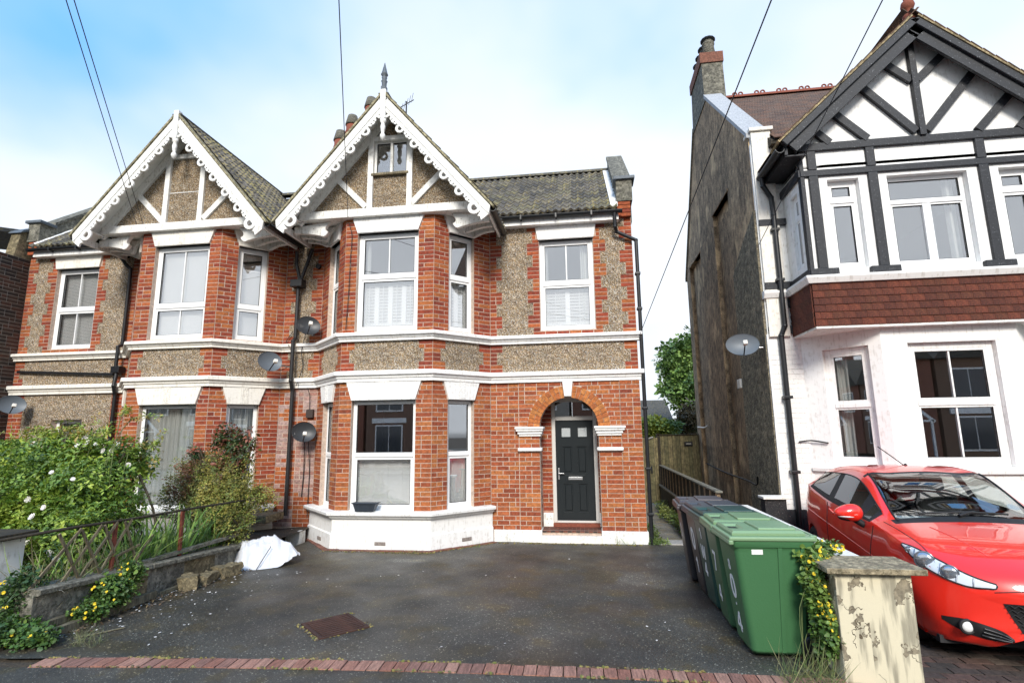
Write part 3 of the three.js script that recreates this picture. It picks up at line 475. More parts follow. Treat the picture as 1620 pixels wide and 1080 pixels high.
    const hd = new MB(fo.F); hd.rbox(l0 + 0.03, l0 + 0.06, 0.98, 1.2, zf, zf + 0.012, 0.006).rbox(l0 + 0.035, l0 + 0.055, 1.09, 1.11, zf + 0.01, zf + 0.05, 0.006).rbox(l0 + 0.035, l0 + 0.15, 1.088, 1.112, zf + 0.038, zf + 0.056, 0.008); hd.build('handle', M.metal, door);
    new MB(fo.F).box(d0 + 0.07, d1 - 0.07, 2.215, 2.5, zB - 0.05, zB - 0.044).build('fanlight_pane', M.glass, door);
    new MB(fo.F).box(d0 - 0.3, d1 + 0.3, 0.1, 2.8, zB - 3.6, zB - 3.58).box(d0 - 0.3, d0 - 0.28, 0.1, 2.8, zB - 3.6, zB - 0.1).box(d1 + 0.28, d1 + 0.3, 0.1, 2.8, zB - 3.6, zB - 0.1).box(d0 - 0.3, d1 + 0.3, 2.78, 2.8, zB - 3.6, zB - 0.1).box(d0 - 0.3, d1 + 0.3, 0.1, 0.12, zB - 3.6, zB - 0.1).build('hallway', M.room, door);
  } else {
    bands(fo, 0.12, 2.84, [[() => 0.32, () => X(5.0)], [() => X(5.75), () => fo.L - 0.36]], 0.34);
    peb(fo, rect(X(5.0), X(5.75), 2.3, 2.84)); peb(fo, rect(X(5.0), X(5.75), 0.12, 1.0));
    lay(fo, 0.12, Y.s1, () => [[0, 0.32], [fo.L - 0.36, fo.L]], { seed: 64 });
    windowUnit(house, fo.F, gw[0], gw[1], gw[2], gw[3], { mid: 1.85, curtain: [[gw[0] + 0.05, gw[1] - 0.05]], recess: -0.12 });
  }
  wall.build('wall', M.mortar, house, 1); pebble.build('pebbledash', M.pebble, house, 1);
  buildBricks(bricks, house, main ? {} : { score: (b) => -b.p.distanceTo(camera.position) - (b.p.y < 1.9 ? 50 : 0) });

  // ------------------------------------------------ windows
  const up = [4.88, 4.88, 4.88];
  if (main) {
    fs.forEach((f, i) => { const [a, b] = op[i], k = i === 1 ? 4 : 2;
      windowUnit(house, f.F, a, b, W1[0] - 0.02, W1[1], { mid: 1.53, sashLow: true, shutter: [0.66, 1.5], panels: k, tilt: 0.12, rod: false, room: false });
      windowUnit(house, f.F, a, b, W2[0] - 0.02, W2[1], { mid: 4.88, sashLow: true, sash: true, bar: i === 1, shutter: [3.92, 4.84], panels: k, tilt: 0.4, room: false, curtain: i === 1 ? [[a + 0.08, a + 0.17]] : undefined }); });
    windowUnit(house, fo.F, ow[0], ow[1], 3.86, 5.74, { mid: 4.83, sashLow: true, sash: true, bar: true, shutter: [3.98, 4.8], tilt: 0.4, room: false, curtain: [[ow[0] + 0.07, ow[0] + 0.16], [ow[1] - 0.26, ow[1] - 0.07]] });
  } else {
    fs.forEach((f, i) => { const [a, b] = op[i];
      windowUnit(house, f.F, a, b, W1[0] - 0.02, W1[1], { curtain: [[a + 0.05, (a + b) / 2 + 0.03], [(a + b) / 2 - 0.02, b - 0.05]], room: false });
      windowUnit(house, f.F, a, b, W2[0] - 0.02, W2[1], { mid: 4.5, bar: i === 1 ? 'both' : undefined, sashLow: true, sash: true, blind: i === 0 ? 5.3 : 5.64, room: false }); });
    windowUnit(house, fo.F, ow[0], ow[1], 3.86, 5.74, { mid: 4.78, sashLow: true, sash: true, bar: 'both', blind: 5.6, room: false });
  }
  // rooms: floor, ceiling and walls behind the bay on each storey, and behind the outer window
  for (const [xa, xb, ya, yb, zf2] of [[0.2, 4.0, 0.2, 2.75, 0.62], [0.2, 4.0, 3.3, 5.95, 0.62], [4.12, 6.6, 3.3, 5.95, -0.21]]) { const r = new MB(H), t = 0.03, flat = new THREE.Matrix4().makeBasis(V(1, 0, 0), V(0, 0, 1), V(0, -1, 0)), pl = zf2 > 0 ? [[xa, -4.2], [xb, -4.2], [xb, -0.15], [3.85, -0.1], [3.04, 0.72], [1.4, 0.72], [0.59, -0.1], [xa, -0.15]] : [[xa, -4.2], [xb, -4.2], [xb, zf2], [xa, zf2]]; r.prism(pl, -ya, -ya + t, flat).prism(pl, -yb - t, -yb, flat).box(xa - t, xa, ya, yb, -4.2, -0.21).box(xb, xb + t, ya, yb, -4.2, -0.21).box(xa, xb, ya, yb, -4.2 - t, -4.2); r.build('room', M.room, house); }
  // ------------------------------------------------ white string courses, bay sill and base
  const path = [[0.0, 0], BAY.A, BAY.B, BAY.C, BAY.D, [XE + 0.09, 0]].map((p) => [p[0], p[1]]);
  const s1 = new MB(H); s1.sweep(path, stringP(Y.s1, Y.s1t, 0.12), null, true, 1); s1.build('string_course', trim, house, 0.9);
  const s2 = new MB(H); s2.sweep(path, stringP(Y.s2, Y.s2t, 0.13), null, true, 1); s2.build('string_course', trim, house, 0.9);
  const bp0 = [BAY.A, BAY.B, BAY.C, BAY.D], base = new MB(H), sillm = new MB(H);
  const bs = main ? M.white : M.cream;
  base.sweep(bp0, [[-0.1, Y.g - 0.05], [0.075, Y.g - 0.05], [0.07, 0.17], [0.045, 0.19], [0.045, 0.45], [-0.1, 0.45]], null, true, 1); base.build('bay_base', bs, house, 1);
  sillm.sweep(bp0, [[-0.2, 0.42], [0.05, 0.42], [0.06, 0.445], [0.10, 0.455], [0.115, 0.49], [0.16, 0.505], [0.165, 0.545], [0.15, 0.56], [-0.2, 0.575]], null, true, 1); sillm.build('bay_sill', bs, house, 1);
  for (const [f, u] of [[fs[0], 0.75], [fs[1], 0.9], [fs[2], 0.7]]) { const v = new MB(f.F); v.box(u - 0.1, u + 0.1, 0.0, 0.06, 0.07, 0.08); for (let k = 0; k < 5; k++) v.box(u - 0.095 + k * 0.04, u - 0.07 + k * 0.04, 0.005, 0.055, 0.078, 0.084); v.build('air_brick', std({ color: LIN(0.42, 0.36, 0.32), map: T.grain }), house); }

  // ------------------------------------------------ gable over the bay
  const GX = 2.2, AP = 8.37, sl = 1.165, zG = 0.95, zB2 = 1.36, top = (d) => AP - sl * Math.abs(d);
  const gable = part('gable', house), gw0 = 1.78;
  const gf = new MB(H); const gpts = [[GX - gw0, 6.1], [GX + gw0, 6.1], [GX + gw0, top(gw0) - 0.12], [GX, AP - 0.14], [GX - gw0, top(gw0) - 0.12]];
  gf.prism(gpts, zG - 0.15, zG, null, main ? [rect(GX - 0.33, GX + 0.37, 6.95, 7.66)] : []); gf.build('pebbledash_face', M.pebbleOld, gable, 1);
  const sd = new MB(H); for (const s of [-1, 1]) sd.box(GX + s * (gw0 - 0.12), GX + s * gw0, 5.98, 6.3, -0.1, zG - 0.16); sd.build('side_wall', M.pebbleOld, gable, 1);
  const so = new MB(H); so.box(GX - gw0 - 0.02, GX + gw0 + 0.02, 6.085, 6.12, -0.02, zG + 0.02); so.build('soffit', M.whiteOld, gable);
  const beam = (name, fn) => { const b = new MB(H); fn(b); b.build(name, M.whiteOld, gable, 0.7); };
  beam('tie_beam', (b) => b.rbox(GX - 1.8, GX + 1.8, 6.06, 6.225, zG - 0.08, zG + 0.09, 0.012));
  for (const s of [-1, 1]) {
    beam('post', (b) => b.rbox(GX + 0.02 + s * 0.40 - 0.055, GX + 0.02 + s * 0.40 + 0.055, 6.226, top(0.45) - 0.13, zG - 0.05, zG + 0.055, 0.008));
    beam('brace', (b) => b.bar([GX + s * 0.46, 6.28, zG + 0.01], [GX + s * 1.14, 6.99 - 0.02, zG + 0.01], 0.07, 0.11));
    beam('rafter', (b) => b.bar([GX + s * 0.02, AP - 0.2, zG + 0.01], [GX + s * 1.86, AP - 0.2 - 1.84 * sl, zG + 0.01], 0.075, 0.16));
  }
  beam('collar', (b) => b.rbox(GX - 0.5, GX + 0.53, 7.64, 7.74, zG - 0.04, zG + 0.045, 0.006));
  if (main) { const F = H.clone(); F.multiply(new THREE.Matrix4().makeTranslation(0, 0, zG)); const wn = windowUnit(house, F, GX - 0.33, GX + 0.37, 6.95, 7.66, { recess: -0.03, fw: 0.035, mat: M.whiteOld, deep: 2.4 });
    new MB(H).rbox(GX - 0.005, GX + 0.045, 6.98, 7.64, zG - 0.085, zG - 0.02, 0.005).build('mullion', M.whiteOld, wn); new MB(H).rbox(GX - 0.36, GX + 0.4, 6.9, 6.95, zG - 0.05, zG + 0.07, 0.01).build('sill', M.woodPale, wn); }
  else beam('cross_crack', (b) => b.rbox(GX - 0.33, GX + 0.36, 6.89, 6.905, zG - 0.01, zG + 0.006, 0.003));
  // bargeboards with rings and scallops
  for (const s of [-1, 1]) {
    const bb = part('bargeboard', gable), ang = Math.atan(sl), Ls = 2.08 / Math.cos(ang);
    const Mx = H.clone().multiply(new THREE.Matrix4().makeTranslation(GX, AP, zB2)).multiply(s > 0 ? new THREE.Matrix4() : new THREE.Matrix4().makeScale(-1, 1, 1)).multiply(new THREE.Matrix4().makeRotationZ(-ang));
    const b1 = new MB(Mx); b1.prism([[0.1, 0], [Ls, 0], [Ls + 0.1, -0.12], [Ls + 0.02, -0.13], [0.0, -0.13]], -0.02, 0.03, null, [], 0.004); b1.prism([[0, -0.115], [Ls + 0.08, -0.115], [Ls - 0.02, -0.2], [0.08, -0.2]], -0.02, 0.015, null, [], 0.003); b1.build('board', M.whiteOld, bb, 0.7);
    const nR = 7; for (let k = 0; k < nR; k++) {
      const x = 0.34 + k * (Ls - 0.52) / (nR - 1), end = k === nR - 1, r = end ? 0.125 : 0.092, cy = end ? -0.235 : -0.222, c = new THREE.Shape(); c.absarc(x, cy, r, 0, Math.PI * 2, false); const h = new THREE.Path(); h.absarc(x, cy, r * 0.46, 0, Math.PI * 2, true);
      new MB(Mx).prism(c, -0.02, 0.02, null, [h], 0.004).build('ring', M.whiteOld, bb);
      if (!end) { const sc = new MB(Mx), gap = (Ls - 0.52) / (nR - 1); for (const [o, rr] of [[0.36, 0.036], [0.5, 0.05], [0.64, 0.036]]) { const e = new THREE.Shape(); e.absarc(x + gap * o, -0.205, rr, 0, Math.PI * 2, false); sc.prism(e, -0.02, 0.014); } sc.build('scallop', M.whiteOld, bb); }
    }
    const end = new MB(Mx); end.prism([[Ls - 0.06, -0.12], [Ls + 0.1, -0.12], [Ls + 0.09, -0.3], [Ls + 0.02, -0.27], [Ls - 0.02, -0.3]], -0.02, 0.018); end.build('board_end', M.whiteOld, bb);
    // underside boarding and fascia along the eaves, gutter
    const ub = new MB(H); ub.bar([GX + s * 0.0, AP - 0.045, (zB2 - 0.05 + zG) / 2], [GX + s * 2.06, AP - 0.045 - 2.06 * sl, (zB2 - 0.05 + zG) / 2], zB2 - 0.05 - zG + 0.06, 0.02); ub.build('verge_board', M.whiteOld, gable);
    const fa = new MB(H); fa.box(GX + s * 2.02, GX + s * 2.06, 5.82, 5.95, 0.12, zB2 - 0.03); fa.box(GX + s * 1.78, GX + s * 2.02, 6.03, 6.05, 0.1, zB2 - 0.03); fa.build('eaves_board', M.whiteOld, gable);
    const gt = new MB(H), gs = new THREE.Shape(); gs.absarc(0, 0, 0.06, Math.PI, 2 * Math.PI, false); gs.lineTo(0.05, 0); gs.absarc(0, 0, 0.05, 2 * Math.PI, Math.PI, true); gt.prism(gs, 0.1, zB2 - 0.02, new THREE.Matrix4().makeTranslation(GX + s * 2.12, 5.91, 0)); gt.build('gutter', M.blackPlastic, house);
    // scrolled brackets under the overhang
    for (let k = 0; k < 3; k++) { const z = 0.28 + k * 0.26, br = new MB(H), q = new THREE.Shape(); q.moveTo(GX + s * 1.22, 6.06); q.lineTo(GX + s * 1.98, 5.99); q.lineTo(GX + s * 1.97, 5.86); q.quadraticCurveTo(GX + s * 1.75, 5.86, GX + s * (1.62 - k * 0.1), 5.78 - 0.0 * k); q.quadraticCurveTo(GX + s * (1.52 - k * 0.1), 5.72, GX + s * (1.5 - k * 0.12), 5.86); q.quadraticCurveTo(GX + s * 1.4, 5.9, GX + s * 1.22, 6.06); br.prism(q, z, z + 0.09, null, [], 0.008); br.build('bracket', M.whiteOld, gable); }
  }
  // drop pendant and finial
  const fin = part('finial', gable), fp = new MB(H); fp.rbox(GX - 0.055, GX + 0.055, 7.86, AP + 0.1, zB2 - 0.06, zB2 + 0.055, 0.01); fp.lathe([[0, 7.42], [0.03, 7.44], [0.052, 7.49], [0.05, 7.53], [0.026, 7.57], [0.04, 7.62], [0.05, 7.7], [0.034, 7.77], [0.058, 7.8], [0.058, 7.86], [0, 7.87]], GX, 0, zB2, 16); fp.build('pendant', M.whiteOld, fin);
  if (main) { const ff = new MB(H); ff.rbox(GX - 0.05, GX + 0.05, AP + 0.1, AP + 0.17, zB2 - 0.05, zB2 + 0.05, 0.008); ff.lathe([[0.045, AP + 0.17], [0.05, AP + 0.27], [0.062, AP + 0.29], [0.04, AP + 0.32], [0.055, AP + 0.37], [0.03, AP + 0.40], [0.07, AP + 0.43], [0.055, AP + 0.47], [0.006, AP + 0.69], [0, AP + 0.69]], GX, 0, zB2, 14); ff.build('spike', M.lead, fin); }

  // ------------------------------------------------ roofs
  const roof = part('roof', house), rz = -2.4, ry = 8.28, ez = 0.24, ey = 6.2, tiles = [];
  const deck = new MB(H), zr = 1.3;
  for (const s of [-1, 1]) { const a = [GX, AP - 0.01], b = [GX + s * 2.1, top(2.1) - 0.02]; deck.prism([[a[0], a[1]], [b[0], b[1]], [b[0], b[1] + 0.03], [a[0], a[1] + 0.05]], -2.6, zr); }
  const mainDeck = new THREE.Matrix4(); deck.prism([[ez, ey - 0.06], [ez, ey - 0.02], [rz, ry - 0.02], [rz - 2.6, ey + 0.1], [rz - 2.6, ey]], 0, XE - 0.3, new THREE.Matrix4().makeBasis(V(0, 0, 1), V(0, 1, 0), V(1, 0, 0)));
  deck.build('deck', M.woodDark, roof);
  const cr = Math.cos(Math.atan(sl)), sr = Math.sin(Math.atan(sl));
  for (const s of [-1, 1]) { const O = V(GX + s * 2.13, top(2.13) + 0.03, 0).applyMatrix4(H), upv = V(-s * S * cr, sr, 0); const list = []; layTiles(list, V(O.x, O.y, zr + 0.02), V(0, 0, -1), upv, 11, 12, { seed: 81 + s + S * 3, w: 0.3, g: 0.272 }); list.forEach((t) => { t.hidden = s * S > 0 && main ? 6 : s * S < 0 ? 20 : 0; tiles.push(t); }); }
  { const dz = ez - rz, dy = ry - ey, Ls = Math.hypot(dz, dy), upv = V(0, dy / Ls, -dz / Ls), x0 = 3.0, nA = 12; const O = V(S > 0 ? x0 : x0 + nA * 0.3, ey, ez + 0.03).applyMatrix4(H); const list = []; layTiles(list, V(O.x, O.y + 0.02, O.z), V(1, 0, 0), upv, nA, 12, { seed: 85 + S, g: 0.283 }); list.forEach((t) => { t.hidden = -8; tiles.push(t); }); }
  buildTiles(tiles, roof, { mat: M.tileMix, key: 'roof' });
  const rd = new MB(H); rd.add(new THREE.CylinderGeometry(0.1, 0.1, 3.9, 10, 1, false, -Math.PI / 2, Math.PI).rotateX(Math.PI / 2), new THREE.Matrix4().makeTranslation(GX, AP + 0.03, -0.55)); rd.add(new THREE.CylinderGeometry(0.1, 0.1, 6.8, 10, 1, false, 0, Math.PI).rotateZ(Math.PI / 2), new THREE.Matrix4().makeTranslation(3.3, ry + 0.05, rz)); rd.build('ridge', toneMat([0.9, 0.88, 0.8], T.roof, 'roof'), roof, 0.6);
  const vg = new MB(H); for (const s of [-1, 1]) vg.bar([GX + s * 0.03, AP + 0.02, zB2 - 0.0], [GX + s * 2.14, top(2.1) + 0.0, zB2 - 0.0], 0.1, 0.035); vg.build('verge', toneMat([1.5, 1.4, 1.05], T.stone, 'stone'), roof, 0.6);
  const fa = new MB(H); fa.box(4.1, XE - 0.25, 6.02, 6.14, 0.0, 0.17); fa.build('fascia', M.white, house);
  const gu = new MB(H), gsh = new THREE.Shape(); gsh.absarc(0, 0, 0.06, Math.PI, 2 * Math.PI, false); gsh.lineTo(0.05, 0); gsh.absarc(0, 0, 0.05, 2 * Math.PI, Math.PI, true); gu.prism(gsh, 4.12, XE - 0.18, new THREE.Matrix4().makeTranslation(0, 6.18, 0.235).multiply(new THREE.Matrix4().makeBasis(V(0, 0, -1), V(0, 1, 0), V(1, 0, 0)))); for (const x of [4.7, 5.4, 6.1]) gu.box(x - 0.015, x + 0.015, 6.1, 6.19, 0.16, 0.3); gu.build('gutter', M.blackPlastic, house);
  // parapet at the outer end: brick corbel, rendered kneeler and sloping coping
  const pp = part('parapet', house), px0 = XE - 0.27, px1 = XE + 0.1;
  const zy = new THREE.Matrix4().makeBasis(V(0, 0, 1), V(0, 1, 0), V(1, 0, 0)), pm = new MB(H); pm.prism([[0.12, 6.42], [0.12, 6.86], [-0.2, 6.88], [-0.22, 6.95], [rz, 8.66], [rz - 2.4, 6.95], [rz - 2.4, 6.2], [-0.2, 6.1], [-0.2, 6.42]], px0, px1 - 0.06, zy); pm.build('parapet_wall', M.grey, pp, 1);
  new MB(H).prism([[-0.2, 6.93], [-0.2, 7.0], [rz, 8.74], [rz, 8.66]], px0 - 0.03, px1 - 0.02, zy).build('coping', M.grey, pp, 0.7);
  new MB(H).rbox(px0 - 0.05, px1 + 0.0, 6.862, 6.93, -0.24, 0.17, 0.012).build('kneeler_cap', M.lead, pp, 0.7);
  new MB(H).prism([[0.22, 6.27], [0.22, 6.33], [rz, 8.4], [rz, 8.34]], px0 - 0.13, px0 + 0.01, zy).build('flashing', M.white, pp);
  const cb = []; const fw = facet([px0, 0.0], [XE, 0]); layBricks(cb, fw.W, 6.1, 6.42, fw.rows(() => [[0, fw.L]]), { seed: 77, out: 0.1, depth: 0.3, h: 0.08 }); buildBricks(cb, pp, { most: 40 });
  // body behind the front, so that the house is closed
  const body = new MB(H); body.box(XE - 0.24, XE, Y.g, 6.1, -5.0, -0.205).box(0, XE, Y.g, 6.1, -5.0, -4.8).box(0.0, 0.15, Y.g, 6.1, -4.8, -0.21); body.build('side_wall', M.mortar, house, 1);
  return { house, H, fs, fo, fi, X };
}
const right = semi(1, 'orange-red brick house with black front door in an arch and shuttered bay windows');
const left = semi(-1, 'red brick bay house behind the rose bush, with lace curtains and pulled-down blinds');
// ------------------------------------------------------------------ ground
const gy = (z) => z > 5.2 ? 0 : z > 0 ? -0.09 * (1 - z / 5.2) : -0.09 + z * 0.004;
function structure(o) { o.userData.kind = 'structure'; return o; }
function sheet(name, x0, x1, z0, z1, nx, nz, yf, mat, tile, colf) {
  const g = new THREE.PlaneGeometry(1, 1, nx, nz), p = g.attributes.position, u = g.attributes.uv, col = new Float32Array(p.count * 3);
  for (let i = 0; i < p.count; i++) { const x = lerp(x0, x1, p.getX(i) + 0.5), z = lerp(typeof z1 === 'function' ? z1(x) : z1, typeof z0 === 'function' ? z0(x) : z0, p.getY(i) + 0.5); p.setXYZ(i, x, yf(x, z), z); u.setXY(i, x / tile, z / tile); const c = colf ? colf(x, z) : [1, 1, 1]; col.set(c, i * 3); }
  g.setAttribute('color', new THREE.BufferAttribute(col, 3)); g.computeVertexNormals(); const m = shade(new THREE.Mesh(g, mat)); m.name = numbered(name); scene.add(m); return m;
}
structure(sheet('ground', -260, 260, -260, 200, 8, 8, () => -0.32, M.soil, 3));
// tarmac drive with moss, brown silt and paler worn patches as the photo shows them
const blob = (x, z, cx, cz, rx, rz, s) => sstep(1, 0.25, Math.hypot((x - cx) / rx, (z - cz) / rz) + (fbm(x * 2.2 + s, z * 2.2, 0, 4, s) - 0.5) * 1.3);
const driveTone = (x, z) => {
  const n = fbm(x * 0.9 + 4, z * 0.9, 0, 5, 401), m = fbm(x * 3 + 1, z * 3, 0, 4, 411); let k = 0.6 + 0.95 * (n - 0.3); let c = [k, k, k];
  const mix = (t, q) => { c = c.map((v, i) => lerp(v, t[i], q)); };
  mix([1.0, 0.86, 0.62], 0.45 * sstep(0.48, 0.7, m)); mix([1.15, 0.92, 0.35], 0.8 * blob(x, z, -3.2, 1.25, 0.9, 0.3, 3)); mix([0.95, 0.85, 0.45], 0.5 * blob(x, z, -4.1, 1.9, 0.9, 0.35, 5)); mix([2.2, 2.3, 2.4], 0.55 * blob(x, z, -2.85, 1.75, 0.55, 0.16, 7)); mix([2.3, 2.3, 2.3], 0.5 * blob(x, z, 0.75, 2.6, 0.65, 0.5, 9)); mix([1.7, 1.7, 1.75], 0.4 * blob(x, z, 1.15, 1.0, 0.5, 1.2, 10)); mix([1.25, 1.05, 0.5], 0.5 * blob(x, z, -1.0, 2.7, 0.35, 0.12, 11)); mix([0.5, 0.42, 0.33], 0.6 * blob(x, z, 0.6, 0.5, 2.2, 0.35, 13)); mix([0.55, 0.45, 0.3], 0.5 * blob(x, z, -5.1, 3.4, 0.35, 2, 15));
  return c;
};
const edgeZ = (x) => 5.585 + 0.0105 * clamp(0.8 - x, 0, 5.9) ** 2;
structure(sheet('driveway', -5.35, 2.05, 0.0, (x) => edgeZ(x) - 0.075, 260, 200, (x, z) => gy(z) + 0.012 * (fbm(x * 0.7, z * 0.7, 0, 3, 421) - 0.5), M.asphalt, 4, driveTone));
const M_foot = std({ map: T.asphalt, bumpMap: T.asphaltB, bumpScale: 0.008, roughnessMap: T.asphaltR, roughness: 0.8, vertexColors: true });
structure(sheet('pavement', -14, 14, (x) => edgeZ(x) + 0.09, 9.6, 120, 40, (x, z) => -0.004, M_foot, 3, (x, z) => { const n = 0.75 + 0.8 * (fbm(x, z, 0, 4, 431) - 0.3); return [n, n, n * 1.03]; }));
structure(sheet('road', -60, 60, 9.75, 17, 20, 10, () => -0.11, M_foot, 4, () => [1.1, 1.1, 1.1]));
structure(sheet('opposite_pavement', -60, 60, 17.2, 19.6, 20, 4, () => -0.01, M_foot, 4, () => [1.6, 1.6, 1.6]));
{ const k = structure(thing('kerb', [0, -0.1, 9.67])); for (let i = 0; i < 30; i++) new MB().rbox(-13.6 + i * 0.9, -13.6 + i * 0.9 + 0.89, -0.12, 0.004, 9.61, 9.745, 0.015).build('kerb_stone', M.stone, k); }
// soldier course of red bricks across the drive mouth
{
  const e = structure(thing('brick_edging', [-1.4, 0, 5.6])), r = rng(441), tones = [[0.50, 0.23, 0.16], [0.56, 0.28, 0.20], [0.44, 0.19, 0.13], [0.60, 0.32, 0.23], [0.40, 0.2, 0.15]];
  new MB().box(-5.2, 2.2, -0.06, -0.03, 5.44, 6.1).build('joint_bed', M.soil, e, 0.5);
  for (let i = 0; i < 64; i++) { const x = -4.72 + i * 0.1075, zc = edgeZ(x) + 0.008, g = unitBricks[i % 8], m = shade(new THREE.Mesh(g, toneMat(tones[Math.floor(r() * 5)], T.brick, 'edge'))); m.name = 'brick'; m.scale.set(0.099, 0.06, 0.178 + (r() - 0.5) * 0.01); m.position.set(x + 1.4, -0.027 + (r() - 0.5) * 0.008, zc - 5.6); m.rotation.set((r() - 0.5) * 0.03, (r() - 0.5) * 0.05 + 0.021 * clamp(0.8 - x, 0, 5.9), (r() - 0.5) * 0.04); e.add(m); }
}
// brick-on-edge strip round the bay foot
{
  const e = structure(thing('bay_edging', [-3.6, -0.1, 0.8])), r = rng(451), path = [[-5.5, 0.02], [-4.6, 1.08], [-2.7, 1.08], [-1.75, 0.12]];
  for (let s = 0; s < 3; s++) { const [a, b] = [path[s], path[s + 1]], L = Math.hypot(b[0] - a[0], b[1] - a[1]), n = Math.round(L / 0.225); for (let i = 0; i < n; i++) { const t = (i + 0.5) / n, x = lerp(a[0], b[0], t), z = lerp(a[1], b[1], t), m = shade(new THREE.Mesh(unitBricks[i % 8], toneMat([[0.32, 0.12, 0.075], [0.36, 0.15, 0.10], [0.28, 0.12, 0.09]][Math.floor(r() * 3)], T.brick, 'edge'))); m.name = 'brick'; m.scale.set(L / n - 0.012, 0.06, 0.1); m.position.set(x + 3.6, gy(z) - 0.018 + 0.1 + (r() - 0.5) * 0.008, z - 0.8); m.rotation.y = -Math.atan2(b[1] - a[1], b[0] - a[0]); e.add(m); } }
}
// side passage: concrete path, slab
structure(sheet('path', 1.05, 1.95, -6.2, 0.0, 12, 60, (x, z) => gy(z) + 0.004 + 0.006 * fbm(x * 3, z * 3, 0, 3, 455), std({ map: T.asphalt, roughness: 0.7, vertexColors: true, color: LIN(2.4, 2.4, 2.5) }), 2, (x, z) => { const k = 0.6 + 0.9 * (fbm(x * 2, z * 1.2, 0, 4, 456) - 0.3); return [k, k, k]; }));
{ const s = structure(thing('path_slab', [1.52, gy(0), 0.0])); new MB().rbox(1.2, 1.85, gy(0) - 0.05, gy(0) + 0.022, -0.28, 0.1, 0.01).build('slab', std({ color: LIN(0.55, 0.53, 0.5), map: T.grain }), s); }
structure(sheet('garden_bed', -13.4, -5.42, 0, 5.5, 60, 50, (x, z) => 0.06 + 0.1 * fbm(x * 1.3, z * 1.3, 0, 3, 461), M.soil, 0.8));
structure(sheet('rear_garden', -30, 30, -40, -6.0, 20, 20, () => -0.12, M.soil, 2));
// neighbour's drive: clay pavers, mossy joints
{
  const d = structure(thing('paved_drive', [4.4, -0.02, 4.2])), r = rng(471), bed = new MB().box(2.36, 8.4, -0.12, -0.035, 1.0, 5.72); bed.build('joint_bed', std({ color: LIN(0.5, 0.55, 0.3), map: T.soil }), d, 0.5);
  const tones = [[0.13, 0.085, 0.07], [0.10, 0.075, 0.065], [0.17, 0.10, 0.08], [0.085, 0.07, 0.06], [0.2, 0.15, 0.12]], list = [];
  const W = new THREE.Matrix4().makeBasis(V(1, 0, 0), V(0, 0, -1), V(0, 1, 0)).setPosition(2.36, -0.005, 5.72);
  layBricks(list, W, 0, 4.6, () => [[0, 6.0]], { h: 0.108, L: 0.218, j: 0.01, depth: 0.05, tones, seed: 473, flemish: false });
  buildBricks(list, d, { name: 'paver', most: 200, score: (b) => -b.p.distanceTo(camera.position) });
}
// iron drain cover set skew in the drive
{
  const g = thing('drain_cover', [-2.6, gy(4.8), 4.8], 'rusty ribbed iron drain cover sunk in the tarmac drive', 'drain cover'), Mx = new THREE.Matrix4().makeRotationY(0.82).setPosition(-2.6, gy(4.8) + 0.004, 4.8);
  const f = new MB(Mx); f.box(-0.25, 0.25, -0.02, 0.012, -0.27, -0.24).box(-0.25, 0.25, -0.02, 0.012, 0.24, 0.27).box(-0.25, -0.22, -0.02, 0.0115, -0.24, 0.24).box(0.22, 0.25, -0.02, 0.0115, -0.24, 0.24); f.build('frame', M.rust, g);
  new MB(Mx).box(-0.22, 0.22, -0.02, 0.004, -0.24, 0.24).build('plate', M.rust, g); for (let k = 0; k < 9; k++) new MB(Mx).rbox(-0.205, 0.205, 0.003, 0.016, -0.222 + k * 0.052, -0.195 + k * 0.052, 0.004).build('rib', M.rust, g);
}
